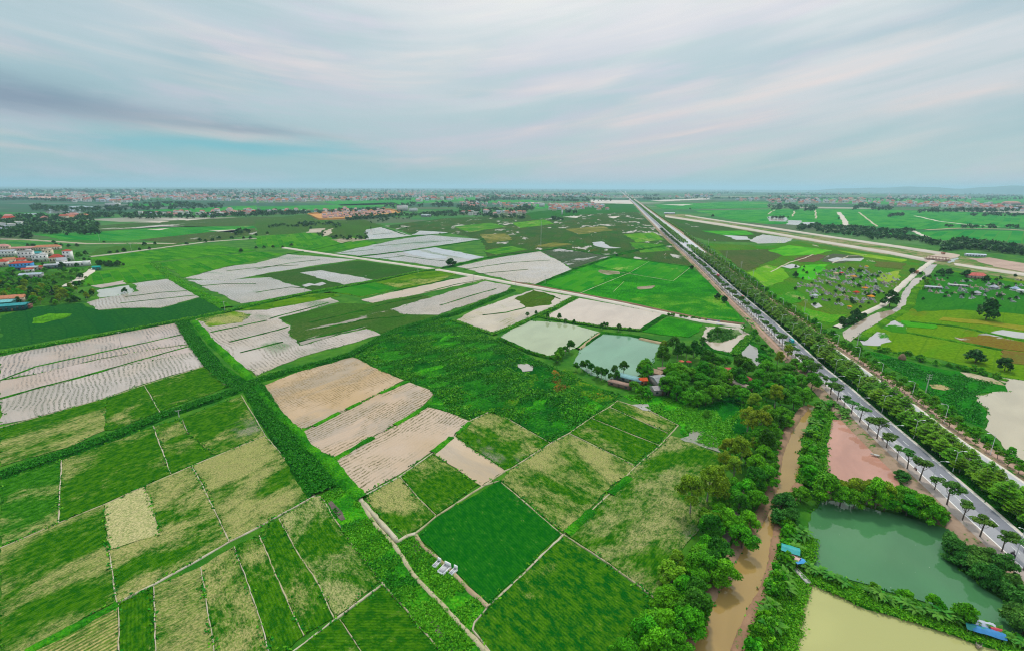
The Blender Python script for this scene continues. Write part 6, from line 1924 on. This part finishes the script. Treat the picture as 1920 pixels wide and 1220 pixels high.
# tombs
def tomb_proto():
    out = []
    for c in ((.56, .55, .54), (.36, .36, .36), (.48, .37, .35), (.22, .22, .23), (.50, .42, .26)):
        m = plain(c, .85, .3, 1.5)
        pl = boxes('plinth', [(0, 0, -.1, 2.4, 3.4, .5), (0, .1, .4, 1.7, 2.6, .55, 0, .9)], m)
        hs = boxes('headstone', [(0, 1.35, .4, 1.9, .5, 1.5, 0, .92), (0, 1.35, 1.9, 2.2, .75, .22), (0, 1.35, 2.12, 1.2, .5, .5, 0, .4)], m)
        out.append((pl.data, hs.data))
        for o in (pl, hs):
            bpy.data.objects.remove(o)
    return out


TOMBS = tomb_proto()


def tomb(x, y, label, group=None, s=1.0, v=0, rz=0.0, z=.1):
    o = tag(empty('tomb', G(x, y, z), rz, s), label, 'tomb', group)
    for me, n in zip(TOMBS[v], ('plinth', 'headstone')):
        c = bpy.data.objects.new(n, me)
        COL.objects.link(c)
        c.parent = o


wt = plain((.80, .80, .79), .8, .12, 2)
for x, y, w, d, lab in ((819, 1058, 1.2, 2.6, 'narrow white grave left of the largest grave on the weedy triangle'), (833, 1068, 2.2, 3.4, 'largest white grave on the weedy triangle, between two smaller ones'), (850, 1072, 1.2, 2.5, 'white grave right of the largest grave on the weedy triangle')):
    p = G(x, y, .35)
    o = tag(empty('white_grave', p, -.55), lab, 'grave')
    boxes('plinth', [(0, 0, -.2, w, d, .5), (-w / 2 + .1, 0, .3, .14, d, .28), (w / 2 - .1, 0, .3, .14, d, .28)], wt, o)
    boxes('headstone', [(0, d / 2 - .15, .3, w, .28, 1.1, 0, .9)], wt, o)
    boxes('grave_slab', [(0, -.1, .3, w * .5, d * .66, .22)], plain((.42, .42, .43), .7, .3, 2), o)
CEM = '1493,540 1500,528 1530,512 1545,506 1580,503 1628,500 1640,508 1690,520 1682,540 1655,548 1640,572 1600,578 1570,574 1540,562 1520,562 1518,552'
for i, p in enumerate(fill(CEM, 290, .1, 0.74, 30)):
    o = tag(empty('tomb', p, .25 + float(TRN.choice((0, 0, 1.57))) + float(TRN.uniform(-.1, .1)), float(TRN.uniform(.5, 1.0))), 'grey or white stone tomb in the crowded cemetery right of the highway', 'tomb', 'tombs of the western cemetery')
    for me, n in zip(TOMBS[int(TRN.choice(5, p=(.34, .26, .16, .14, .10)))], ('plinth', 'headstone')):
        c = bpy.data.objects.new(n, me)
        COL.objects.link(c)
        c.parent = o
for i, p in enumerate(fill('1728,540 1745,523 1790,525 1850,530 1925,535 1925,565 1880,570 1830,562 1780,572 1740,570', 62, .1, 0.6, 31)):
    o = tag(empty('tomb', p, .35 + float(TRN.choice((0, 1.57))), float(TRN.uniform(.6, 1.25))), 'stone tomb scattered in the grass of the eastern graves', 'tomb', 'tombs of the eastern graves')
    for me, n in zip(TOMBS[int(TRN.choice(5, p=(.34, .26, .16, .14, .10)))], ('plinth', 'headstone')):
        c = bpy.data.objects.new(n, me)
        COL.objects.link(c)
        c.parent = o


def shrine(x, y, w, c, wc, label, h=2.4):
    w, h = w * .6, h * .75
    o = tag(empty('grave_pavilion', G(x, y, .1), .3), label, 'pavilion')
    boxes('plinth', [(0, 0, -.1, w * 1.1, w * 1.1, .5)], plain(wc, .85, .2), o)
    for sx in (-1, 1):
        for sy in (-1, 1):
            boxes('column', [(sx * w * .42, sy * w * .42, .4, .35, .35, h)], plain(wc, .85, .2), o)
    gable('roof', w, w, h + .4, w * .38, roofmat(c, False), o, .6, w * .35)
    boxes('altar', [(0, .1 * w, .4, w * .5, w * .4, 1.2)], plain(wc, .85, .2), o)


for x, y, w, c, wc, lab in ((1600, 522, 7, (.62, .30, .06), CRM, 'yellow-orange roofed grave pavilion in the upper cemetery'), (1567, 516, 6, (.60, .42, .25), CRM, 'cream roofed grave pavilion at the top left of the cemetery'), (1577, 515, 4.5, (.52, .06, .05), (.6, .5, .45), 'red roofed grave pavilion right of the cream one'),
                            (1624, 503, 5, (.64, .33, .05), WHITE, 'orange roofed grave pavilion at the far end of the cemetery'), (1621, 544, 5.5, (.68, .27, .04), CRM, 'orange roofed grave pavilion in the middle right of the cemetery'), (1605, 552, 6, (.50, .06, .03), (.5, .4, .35), 'dark red roofed grave pavilion in the middle of the cemetery'),
                            (1632, 560, 6.5, (.70, .30, .03), (.6, .5, .4), 'large orange roofed grave pavilion beside the spreading tree'), (1592, 579, 3.2, (.72, .34, .03), CRM, 'small orange shrine at the near edge of the cemetery'), (1527, 558, 6, (.5, .52, .56), WHITE, 'white grave pavilion at the left tip of the cemetery'),
                            (1830, 553, 8, (.46, .45, .47), (.6, .6, .58), 'grey pavilion tomb standing alone in the eastern graves'), (1902, 545, 9, (.40, .48, .62), WHITE, 'blue and white pavilion tomb at the right of the eastern graves'), (1862, 542, 10, (.45, .45, .5), (.5, .5, .52), 'large grey pavilion tomb in the middle of the eastern graves'),
                            (1908, 526, 6, (.6, .48, .22), CRM, 'cream roofed pavilion tomb at the far right of the eastern graves')):
    shrine(x, y, w, c, wc, lab)
house(1831, 522, 17, 9, 3.5, (.5, .3, .25), (.62, .16, .13), 'house with a wide pinkish red tiled roof beside the dark tree', .1, 'hip', 3.2, 1)
house(1917, 549, 8, 5, 2.4, WHITE, (.66, .66, .64), 'white flat-roofed block at the right edge of the eastern graves', 0, 'shed', 1, 1, name='white_block', cat='building')
house(1796, 537, 16, 5, 1.4, (.5, .49, .47), (.5, .49, .47), 'long low grey walled tomb in the eastern graves', 0, 'shed', 1, 1, name='walled_tomb', cat='tomb')
house(1750, 541, 14, 6, 1.8, (.42, .43, .46), (.45, .46, .5), 'blue-grey walled tomb beside the two dark shrubs', 0, 'shed', 1, 1, name='walled_tomb', cat='tomb')
o = tag(empty('hay_stack', G(1691, 673, .2)), 'brown haystack on the bank at the corner of the near meadow', 'haystack')
lathe('heap', [(1.9, 0), (2.1, .9), (1.5, 2.3), (.6, 3.4), (.05, 3.7)], plain((.24, .15, .09), .95, .4, 3), o, 12)
# road works
o = tag(empty('truss_bridge', G(1757, 489, .4), -1.1), 'dark red truss bridge over the canal at the road works', 'bridge')
boxes('deck', [(0, 0, 1.2, 30, 7, .5)], plain((.35, .25, .2), .8, .2), o)
for sy in (-3.4, 3.4):
    boxes('truss', [(0, sy, 1.7, 30, .35, .4), (0, sy, 5.2, 24, .35, .4)] + [(-12 + 4 * k, sy, 2.1, .35, .3, 3.2) for k in range(7)], plain((.22, .05, .04), .7, .2), o)
house(1828, 481, 24, 8, 3.2, (.62, .64, .68), (.56, .6, .68), 'long white and blue site hut at the road works', 0, 'gable', 1, 1, name='site_hut', cat='hut')
house(1255, 402, 40, 16, 5, (.6, .6, .6), (.5, .52, .56), 'grey sheds at the start of the road works beside the highway', 0, 'gable', 2, 1, name='site_shed', cat='shed')
o = tag(empty('sluice', G(1735, 520, .3), .5), 'low concrete sluice across the eastern canal', 'sluice')
boxes('weir_wall', [(0, 0, 0, 13, 1.2, 1.2)], CONCR, o)
for k in (-4.5, 0, 4.5):
    boxes('pier', [(k, 0, 1.2, .7, 1.4, 1.6)], CONCR, o)
o = tag(empty('culvert', G(1718, 513, .6), .5), 'small reddish gate house beside the eastern track', 'gate house')
boxes('wall', [(0, 0, 0, 4, 3, 3)], wallmat((.5, .25, .16)), o)
gable('roof', 4, 3, 3, 1, roofmat((.5, .22, .14)), o)

# ------------------------------------------------------------ lamps and poles
def lamp_proto(arms, h, reach, m):
    V, F = tube_np([(0, 0, -.3), (0, 0, h * .5), (0, 0, h)], [.13, .10, .07], 8)
    pole = mesh_np('pole', V, F, True)
    V, F = tube_np([(0, 0, h * .965), (reach * .45, 0, h + .45), (reach, 0, h + .55)], [.06, .05, .045], 6)
    arm = mesh_np('arm', V, F, True)
    bx = boxes('lamp_head', [(reach + .35, 0, h + .48, .95, .32, .14)], m)
    head = bx.data
    bpy.data.objects.remove(bx)
    for me in (pole, arm):
        me.materials.append(m)
    return pole, arm, head, arms


LWHITE = plain((.74, .75, .75), .5, .06, 1, .4)
LAMP1 = lamp_proto((0, math.pi), 8.6, 2.6, LWHITE)
LAMP2 = lamp_proto((0, math.pi), 8.0, 1.9, LWHITE)
LAMP3 = lamp_proto((math.pi,), 8.4, 2.2, LWHITE)


def lamp(p, pr, label, group, rz, short=.45):
    o = tag(empty('street_lamp', p, rz), label, 'street lamp', group)
    c = bpy.data.objects.new('pole', pr[0])
    COL.objects.link(c)
    c.parent = o
    for i, a in enumerate(pr[3]):
        s = 1.0 if i == 0 else short
        am = bpy.data.objects.new('arm', pr[1])
        hd = bpy.data.objects.new('lamp_head', pr[2])
        for q in (am, hd):
            COL.objects.link(q)
        am.parent = o
        am.rotation_euler = (0, 0, a)
        am.scale = (s, 1, 1)
        hd.parent = am
    return o


HD = G(1150, 352, 0)
RANG = math.atan2(G(lx(500, 'L'), 500, 0).y - G(lx(900, 'L'), 900, 0).y, G(lx(500, 'L'), 500, 0).x - G(lx(900, 'L'), 900, 0).x)
for p in along('L', 2.2, 440, 907, 27, 0):
    lamp(p, LAMP1, 'white street lamp with long arm over the lanes, among the pavement trees', 'street lamps on the left pavement', RANG - math.pi / 2)
for q in P('1905,1042'):
    lamp(G(q[0], q[1], ZR), LAMP1, 'white street lamp nearest the lower right corner, on the left pavement', 'street lamps on the left pavement', RANG - math.pi / 2)
for p in along('R', 1.2, 440, 884, 25, 0):
    lamp(p, LAMP2, 'white double-armed street lamp rising through the median trees', 'street lamps in the highway median', RANG - math.pi / 2, .5)
for p in along('P', -1.7, 440, 852, 27, 0):
    lamp(p, LAMP3, 'white street lamp on the verge beside the brick path', 'street lamps beside the brick path', RANG - math.pi / 2)


def crosspole(x, y, h, label, rz, arms=3, group=None, rad=.16, z=.1):
    o = tag(empty('power_pole', G(x, y, z), rz), label, 'power pole', group)
    tube('pole', [(0, 0, -.4), (0, 0, h)], [rad * 1.2, rad * .7], CONCR, o)
    for k in range(arms):
        a = boxes('crossarm', [(0, 0, h - .5 - 1.1 * k, 2.4, .12, .12)], CONCR, o)
        boxes('insulator', [(s, 0, h - .38 - 1.1 * k, .12, .12, .3) for s in (-1.05, 0, 1.05)], plain((.6, .58, .55), .4, .1), a)


for x, y, lab in ((1735, 737, 'nearest concrete power pole with three crossarms in the meadow beside the hedge'), (1606, 652, 'concrete power pole with three crossarms at the foot of the eastern canal'), (1508, 584, 'concrete power pole with three crossarms between the highway and the cemetery'), (1411, 523, 'concrete power pole beside the brownish field right of the highway'),
                  (1389, 506, 'concrete power pole behind the brownish field, next up the highway'), (1362, 484, 'concrete power pole near the olive field right of the crossroads'), (1328, 459, 'farthest concrete power pole right of the crossroads')):
    crosspole(x, y, 10.5, lab, RANG - math.pi / 2, 3, None, .2)
for x, y, h, lab in ((227, 648, 9.5, 'field power pole standing in the western flooded rows'), (422, 584, 8.5, 'field power pole at the end of the grassy dike'), (572, 553, 8, 'field power pole left of the grey flooded triangle'), (687, 530, 8, 'field power pole between the grey triangle and the dark green field'),
                     (784, 513, 8, 'field power pole left of the tall roadside tree'), (888, 531, 9, 'field power pole at the left end of the cream flooded field'), (966, 536, 9, 'field power pole on the white farm road by the dike'), (1022, 532, 9, 'field power pole at the corner of the bright green block'),
                     (247, 473, 14, 'tall leaning power pole by the western farm track'), (336, 781, 3.5, 'short pole on the lower dike between the rice blocks'), (187, 452, 12, 'power pole in the far western rice field'), (1050, 555, 5, 'short pole beside the farm road above the beige pond')):
    crosspole(x, y, h, lab, .4, 1 if h < 13 else 2)
o = tag(empty('radio_mast', G(1014, 462, .1)), 'very tall thin lattice mast in the marsh', 'mast')
tube('leg', [(-.5, -.3, 0), (-.12, -.1, 44)], .07, STEEL, o, 5)
tube('leg', [(.5, -.3, 0), (.12, -.1, 44)], .07, STEEL, o, 5)
tube('leg', [(0, .5, 0), (0, .15, 44)], .07, STEEL, o, 5)
boxes('bracing', [(0, 0, 1 + 2 * k, 1.0 - .018 * k * 2, .06, .06) for k in range(21)] + [(0, 0, 2 + 2 * k, .06, .8 - .014 * k * 2, .06) for k in range(21)], STEEL, o)

# ------------------------------------------------------------ traffic
TYRE = plain((.02, .02, .02), .9, .2)


def hull(name, prof, w, m, parent, inset=.12, z=0):
    """side profile (x, z) extruded across, narrowed towards the top"""
    zs = [q[1] for q in prof]
    z0, z1 = min(zs), max(zs)
    V, F = [], []
    n = len(prof)
    for s in (-1, 1):
        for x, zz in prof:
            k = (zz - z0) / max(z1 - z0, 1e-6)
            V.append((x, s * (w / 2 - inset * k * k), zz + z))
    F = [tuple(range(n))[::-1], tuple(range(n, 2 * n))] + [(i, (i + 1) % n, n + (i + 1) % n, n + i) for i in range(n)]
    me = bpy.data.meshes.new(name)
    me.from_pydata(V, [], F)
    return link(name, me, m, parent)


def wheel(x, y, r, w, parent):
    V, F = [], []
    for s in (-1, 1):
        for j in range(12):
            a = 2 * math.pi * j / 12
            V.append((x + r * math.cos(a), y + s * w / 2, r + r * math.sin(a)))
    F = [tuple(range(12)), tuple(range(23, 11, -1))] + [(j, (j + 1) % 12, 12 + (j + 1) % 12, 12 + j) for j in range(12)]
    me = bpy.data.meshes.new('wheel')
    me.from_pydata(V, [], F)
    return link('wheel', me, TYRE, parent)


def car(x, y, c, label, kind='car', flip=1):
    p = G(x, y, ZR)
    o = tag(empty(kind, p, RANG if flip > 0 else RANG + math.pi), label, kind.replace('_', ' '))
    m = plain(c, .35, .08, 1, .5)
    if kind == 'parked_car' or kind == 'car':
        hull('body', [(-2.2, .3), (2.2, .3), (2.25, .75), (1.3, .92), (.6, 1.45), (-1.2, 1.48), (-2.1, .98), (-2.25, .7)], 1.8, m, o)
        hull('window', [(.95, .98), (.52, 1.38), (-1.1, 1.40), (-1.75, 1.0)], 1.83, GLASS, o, .13)
        for xx in (-1.35, 1.35):
            for yy in (-.82, .82):
                wheel(xx, yy, .33, .22, o)
        for yy in (-.6, .6):
            boxes('headlight', [(2.2, yy, .62, .12, .35, .14)], LWHITE, o)
    elif kind == 'truck':
        hull('cab', [(1.6, .5), (3.6, .5), (3.65, 1.4), (3.3, 2.5), (1.6, 2.55)], 2.2, m, o, .1)
        boxes('cargo_box', [(-1.0, 0, .9, 5.0, 2.3, 2.2)], plain(tuple(q * .9 + .03 for q in c), .5, .1), o)
        boxes('windscreen', [(3.5, 0, 1.5, .12, 1.8, .75)], GLASS, o)
        for xx in (-2.4, -1.2, 2.6):
            for yy in (-.95, .95):
                wheel(xx, yy, .45, .28, o)
    else:
        hull('body', [(-2.6, .4), (2.5, .4), (2.6, 1.2), (2.0, 2.0), (-2.6, 2.1)], 1.9, m, o, .1)
        boxes('window', [(.2, 0, 1.35, 4.2, 1.92, .5)], GLASS, o)
        for xx in (-1.6, 1.6):
            for yy in (-.85, .85):
                wheel(xx, yy, .36, .24, o)


car(1346, 519, (.45, .03, .06), 'dark red truck heading away on the right lane of the highway', 'truck')
car(1392, 557, (.42, .02, .03), 'red car on the highway just before the farm road', 'car')
car(1484, 641, (.02, .38, .40), 'turquoise van half hidden by the thicket tree on the highway', 'van')
car(1908, 965, (.72, .72, .72), 'white car standing under the median trees', 'parked_car')
car(1768, 477, (.35, .12, .05), 'brown truck on the bare ground of the road works', 'truck')
car(1340, 452, (.6, .6, .6), 'pale van crossing at the crossroads', 'van')


def person_mesh():
    """a seated rider: one continuous skin grown along the bones"""
    v = {'hip': (-.15, 0, .86, .15), 'waist': (-.12, 0, 1.05, .14), 'chest': (-.02, 0, 1.27, .165), 'neck': (.03, 0, 1.45, .06), 'head': (.06, 0, 1.57, .10), 'crown': (.06, 0, 1.70, .08)}
    e = [('hip', 'waist'), ('waist', 'chest'), ('chest', 'neck'), ('neck', 'head'), ('head', 'crown')]
    for s in (-1, 1):
        k = str(s)
        v.update({'sh' + k: (-.01, .17 * s, 1.36, .07), 'el' + k: (.18, .27 * s, 1.12, .05), 'wr' + k: (.42, .27 * s, 1.06, .038), 'hand' + k: (.50, .27 * s, 1.05, .04),
                  'th' + k: (-.08, .11 * s, .83, .10), 'kn' + k: (.30, .17 * s, .72, .075), 'an' + k: (.12, .15 * s, .34, .05), 'toe' + k: (.28, .15 * s, .28, .045)})
        e += [('chest', 'sh' + k), ('sh' + k, 'el' + k), ('el' + k, 'wr' + k), ('wr' + k, 'hand' + k), ('hip', 'th' + k), ('th' + k, 'kn' + k), ('kn' + k, 'an' + k), ('an' + k, 'toe' + k)]
    names = list(v)
    me = bpy.data.meshes.new('person')
    me.from_pydata([v[n][:3] for n in names], [(names.index(a), names.index(b)) for a, b in e], [])
    o = bpy.data.objects.new('person', me)
    COL.objects.link(o)
    md = o.modifiers.new('skin', 'SKIN')
    for i, n in enumerate(names):
        me.skin_vertices[0].data[i].radius = (v[n][3],) * 2
    me.skin_vertices[0].data[0].use_root = True
    sb = o.modifiers.new('sub', 'SUBSURF')
    sb.levels = sb.render_levels = 1
    dg = bpy.context.evaluated_depsgraph_get()
    out = bpy.data.meshes.new_from_object(o.evaluated_get(dg))
    bpy.data.objects.remove(o)
    return out


PERS = person_mesh()


def motorbike(x, y, c, shirt, label, plabel, side='L', flip=1):
    p = G(x, y, ZR + .01)
    a = RANG if flip > 0 else RANG + math.pi
    o = tag(empty('motorbike', p, a), label, 'motorbike')
    for xx in (-.62, .62):
        wheel(xx, 0, .30, .12, o)
    hull('body', [(-.75, .55), (-.2, .35), (.25, .38), (.52, .95), (.42, 1.0), (.15, .6), (-.3, .68), (-.8, .72)], .26, plain(c, .35, .1, 1, .5), o, .05)
    boxes('seat', [(-.32, 0, .70, .75, .27, .09)], TYRE, o)
    tube('handlebar', [(.38, -.3, 1.04), (.47, 0, 1.0), (.38, .3, 1.04)], .02, STEEL, o, 5)
    q = tag(empty('person', p, a), plabel, 'person')
    me = PERS.copy()
    me.materials.clear()
    me.materials.append(plain(shirt, .8, .2, 3))
    b = link('body', me, None, q)
    V, F = [], []
    lathe('helmet', [(.02, .15), (.09, .135), (.135, .07), (.145, 0), (.13, -.06)], plain(tuple(min(1, z * .8 + .15) for z in c), .4, .1), b, 10, (.06, 0, 1.62))


motorbike(1654, 824, (.05, .05, .06), (.62, .62, .6), 'dark motorbike ridden beside the pavement trees near the reddish pond', 'rider in a pale shirt on the motorbike near the reddish pond')
motorbike(1716, 880, (.35, .04, .04), (.66, .65, .62), 'motorbike by the kerb below the round-crowned pavement trees', 'rider in a white shirt on the motorbike by the kerb')
motorbike(1653, 717, (.04, .04, .05), (.05, .05, .07), 'black motorbike on the service road behind the median', 'rider in dark clothes on the service road motorbike')
motorbike(1899, 1041, (.04, .05, .08), (.12, .10, .1), 'dark motorbike near the lower right street lamp', 'rider in dark clothes on the motorbike near the lower right lamp')
motorbike(1575, 748, (.04, .04, .05), (.1, .1, .12), 'dark motorbike beside the first pavement trees', 'rider in dark clothes on the motorbike beside the first pavement trees')

# ------------------------------------------------------------ villages on the plain
def far_house_proto(wc, rc, w, d, h, rh):
    V = [(-w / 2, -d / 2, 0), (w / 2, -d / 2, 0), (w / 2, d / 2, 0), (-w / 2, d / 2, 0)]
    V += [(x, y, h) for x, y, _ in V[:4]]
    o = .4
    a, b = w / 2 + o, d / 2 + o
    V += [(-a, -b, h), (a, -b, h), (a, b, h), (-a, b, h), (-a * .8, 0, h + rh), (a * .8, 0, h + rh)]
    F = [(0, 1, 5, 4), (1, 2, 6, 5), (2, 3, 7, 6), (3, 0, 4, 7), (8, 9, 13, 12), (10, 11, 12, 13), (9, 10, 13), (11, 8, 12), (11, 10, 9, 8)]
    wn = []
    for i in (-.28, .0, .28):
        k = len(V)
        V += [(i * w - .6, -d / 2 - .05, h * .35), (i * w + .6, -d / 2 - .05, h * .35), (i * w + .6, -d / 2 - .05, h * .7), (i * w - .6, -d / 2 - .05, h * .7)]
        F.append((k, k + 1, k + 2, k + 3))
    me = bpy.data.meshes.new('village_house')
    me.from_pydata(V, [], F)
    for m in (wallmat(wc), roofmat(rc, False), GLASS):
        me.materials.append(m)
    me.polygons.foreach_set('material_index', [0] * 4 + [1] * 5 + [2] * 3)
    return me


FH = [far_house_proto(*q) for q in ((WHITE, RED, 10, 8, 6, 2.4), (CRM, (.40, .12, .08), 9, 7, 7, 2.2), ((.66, .55, .48), PNK, 11, 8, 5, 2.6), (WHITE, (.55, .52, .5), 8, 8, 9, .5), ((.55, .6, .64), (.34, .4, .48), 10, 9, 6, 1.6),
                                    ((.6, .42, .38), (.45, .2, .17), 9, 8, 5, 2.4), (WHITE, PNK, 7, 9, 10, 1.8), (CRM, ORG, 14, 8, 5, 2.8), ((.68, .66, .62), (.62, .6, .58), 12, 8, 7, .4), (WHITE, (.36, .16, .14), 9, 7, 6, 2.2))]
VIL = []


def village(s, n, label, group, spread=2.0, sc=1.3):
    q = P(s)
    for i in range(n):
        t = TRN.random() * (len(q) - 1)
        k = int(t)
        f = t - k
        x = q[k][0] + (q[k + 1][0] - q[k][0]) * f
        y = q[k][1] + (q[k + 1][1] - q[k][1]) * f + float(TRN.uniform(-spread, spread))
        p = G(x, y, 0)
        VIL.append((p, label, group, sc * float(TRN.uniform(.8, 1.3))))


village('1030,390 1060,389 1100,388 1140,390', 110, 'small white or red-roofed house of the dense village left of the far highway', 'houses of the village left of the far highway', 5.5, 1.35)
village('860,384 900,386 950,385 1010,387', 62, 'small house of the village strip behind the dark wood in the middle distance', 'houses of the village behind the wood', 4, 1.3)
village('865,402 900,402 940,400 985,402', 20, 'red-roofed house of the walled hamlet at the edge of the marsh', 'houses of the hamlet by the marsh', 2.5, 1.25)
village('388,403 430,402 480,401', 40, 'tall narrow house of the village row beyond the western marsh', 'houses of the row beyond the western marsh', 3, 1.4)
village('250,404 300,403 340,403 385,403', 18, 'scattered house among trees left of the village row', 'houses among trees left of the village row', 2.5, 1.4)
village('500,400 560,399 640,398 720,396', 30, 'small house in the tree belt behind the orange compound', 'houses behind the orange compound', 1.5, 1.3)
village('0,432 20,428 40,424', 9, 'pale house half hidden in the far western woods', 'houses in the far western woods', 6, 1.3)
village('10,418 40,416 110,417 150,409 130,413', 12, 'house with orange or white roof in the western woods', 'houses in the western woods', 2, 1.8)
village('130,375 170,374 220,376 265,374', 95, 'tiny pink-roofed house of the far western town', 'houses of the far western town', 5, 2.0)
village('270,372 330,370 400,372 480,376', 85, 'tiny house of the far town', 'houses', 5, 2.0)
village('480,378 560,376 640,375 720,374', 110, 'tiny house of the far town', 'houses', 3, 2.0)
village('780,376 860,373 960,370 1050,368 1130,367', 140, 'tiny', 'x', 3, 2.2)
village('1440,377 1500,379 1560,378 1620,376', 110, 'tiny', 'x', 4, 2.0)
village('1600,379 1700,384 1780,386 1850,387', 150, 'tiny', 'x', 4.5, 1.8)
village('1850,388 1880,392 1935,394', 60, 'tiny', 'x', 4, 1.7)
village('1380,376 1440,375', 20, 'tiny', 'x', 3, 1.8)
village('1660,371 1760,370 1820,372', 70, 'tiny', 'x', 3, 2.2)
for i in range(85):
    x = float(TRN.uniform(0, 1 if i % 3 else .55)) * 1900
    y = 356.8 - 4.5 * (x / 1920) + 17 * float(TRN.random()) ** 1.25
    wx = float(TRN.uniform(10, 60))
    village('%.1f,%.2f %.1f,%.2f' % (x - wx, y + .2, x + wx, y - .2), int(TRN.integers(6, 24)), 'tiny', 'x', float(TRN.uniform(.2, .8)), 2.0)
VIL.sort(key=lambda q: q[0].length)
near = [q for q in VIL if not q[1].startswith('tiny')][:285]
nid = set(id(q) for q in near)
for p, lab, grp, s in near:
    o = bpy.data.objects.new('village_house', FH[int(TRN.integers(len(FH)))])
    COL.objects.link(o)
    o.location = p
    o.rotation_euler = (0, 0, float(TRN.uniform(-.6, .6)))
    o.scale = (s, s, s)
    tag(o, lab, 'house', grp)
rest = [q for q in VIL if id(q) not in nid]
Vs, Fs, Ms, oo = [], [], [], 0
FC = [(np.array([v.co for v in me.vertices]), [tuple(f.vertices) for f in me.polygons], [f.material_index for f in me.polygons]) for me in FH]
slots = []
for me in FH:
    slots.append([m for m in me.materials])
allm = []
for sl in slots:
    for m in sl:
        if m not in allm:
            allm.append(m)
for p, lab, grp, s in rest:
    k = int(TRN.integers(len(FH)))
    V, F, M = FC[k]
    a = float(TRN.uniform(-.7, .7))
    R = np.array([[math.cos(a), -math.sin(a), 0], [math.sin(a), math.cos(a), 0], [0, 0, 1]])
    Vs.append(V @ R.T * s + np.array(p))
    Fs += [tuple(i + oo for i in f) for f in F]
    Ms += [allm.index(slots[k][m]) for m in M]
    oo += len(V)
me = bpy.data.meshes.new('distant_village_houses')
me.from_pydata([tuple(v) for v in np.concatenate(Vs)], [], Fs)
for m in allm:
    me.materials.append(m)
me.polygons.foreach_set('material_index', Ms)
tag(link('distant_village_houses', me), kind='stuff')

house(1016, 388, 30, 18, 17, WHITE, WHITE, 'large white multi-storey building at the left end of the dense village', 0, 'flat', None, 4, name='apartment_block', cat='building')
house(755, 396, 45, 20, 22, (.7, .68, .64), (.66, .64, .6), 'tall white block beside the orange compound', 0, 'flat', None, 5, name='white_block', cat='building')
house(775, 397, 34, 16, 12, WHITE, (.6, .6, .62), 'lower white block right of the tall white block', 0, 'flat', None, 3, name='white_block', cat='building')
house(799, 407, 34, 14, 8, (.55, .6, .6), (.62, .7, .7), 'pale flat hall at the edge of the dark wood', 0, 'shed', None, 1, name='hall', cat='hall')
house(1054, 403, 5, 5, 17, WHITE, WHITE, 'slim white water tower at the near edge of the dense village', 0, 'flat', None, 4, name='water_tower', cat='tower', bays=1)
house(150, 410, 55, 22, 8, CRM, ORG, 'large orange-roofed building in the western woods', 0, 'hip', 6, 1, name='hall', cat='building')
house(1895, 384, 90, 30, 14, (.6, .36, .3), (.58, .28, .22), 'long pink-roofed hall at the far right beneath the dark hill', 0, 'hip', 8, 2, name='hall', cat='hall')
house(212, 386, 60, 20, 12, WHITE, (.62, .62, .6), 'long white building behind the western lake', 0, 'flat', None, 3, name='white_block', cat='building')
house(75, 375, 120, 30, 14, (.66, .5, .42), (.6, .4, .32), 'broad peach-roofed factory far in the west', 0, 'hip', 8, 2, name='factory', cat='factory')
# the orange compound
area('compound_ground', '576,402 640,396 732,393 756,399 655,411 598,413', .3, soil((.62, .33, .12), (.55, .27, .10), 0, 6, 400), amp=0)
wallp = [G(a, b, .3) for a, b in P('577,402.5 640,396.5 732,393.5 755,399.3 655,410.6 599,412.6 577,402.5')]
o = tag(empty('compound_wall', wallp[0]), 'orange wall round the compound of pink-roofed row houses', 'wall')
for a, b in zip(wallp, wallp[1:]):
    mid = (a + b) / 2 - wallp[0]
    d = b - a
    boxes('wall_panel', [(mid.x, mid.y, 0, d.length, 1.0, 4.5, math.atan2(d.y, d.x))], wallmat((.66, .36, .10)), o)
for r_ in range(5):
    for k in range(13):
        u, v = (k + .6) / 13.6, (r_ + .5) / 5
        xa, ya = 586 + (640 - 586) * 0, 0
        top = (600 + 135 * u, 398.2 - 3.2 * u)
        bot = (604 + 140 * u, 410.8 - 9.5 * u)
        x, y = top[0] + (bot[0] - top[0]) * v, top[1] + (bot[1] - top[1]) * v
        o = bpy.data.objects.new('row_house', FH[(2, 5, 6)[(k + r_) % 3]])
        COL.objects.link(o)
        o.location = G(x, y, .3)
        o.rotation_euler = (0, 0, .5 + float(TRN.uniform(-.05, .05)))
        o.scale = (1.7, 1.1, .62)
        tag(o, 'pink-roofed row house inside the orange walled compound', 'house', 'row houses of the orange compound')

# ------------------------------------------------------------ hills on the horizon
def hills():
    V, F = [], []
    r = rngs(990)
    n, m_ = 90, 7
    ph = r.uniform(0, 6.28, 6)
    for i in range(n):
        t = i / (n - 1)
        x = 1380 + 760 * t
        for j in range(m_):
            u = j / (m_ - 1)
            D = 15500 + 2500 * u
            d = CAM_R @ Vector(((x - 960) / FOC, (610 - 346) / FOC, -1.0))
            d.z = 0
            d.normalize()
            env = min(1, max(0, (t - .02) / .35)) ** .8
            pr = env * (.62 + .16 * math.sin(5 * t + ph[0]) + .12 * math.sin(13 * t + ph[1]) + .07 * math.sin(31 * t + ph[2]) + .03 * math.sin(70 * t + ph[3]))
            h = 235 * pr * math.sin(math.pi * min(1, max(0, u))) ** .8
            V.append((d.x * D, d.y * D, h - 1 if 0 < j < m_ - 1 else -2))
    for i in range(n - 1):
        for j in range(m_ - 1):
            F.append((i * m_ + j, i * m_ + j + 1, (i + 1) * m_ + j + 1, (i + 1) * m_ + j))
    tag(link('hills', mesh_np('hills', V, F, True), plain((.10, .20, .19), .9, .2, .003)), kind='structure')


hills()
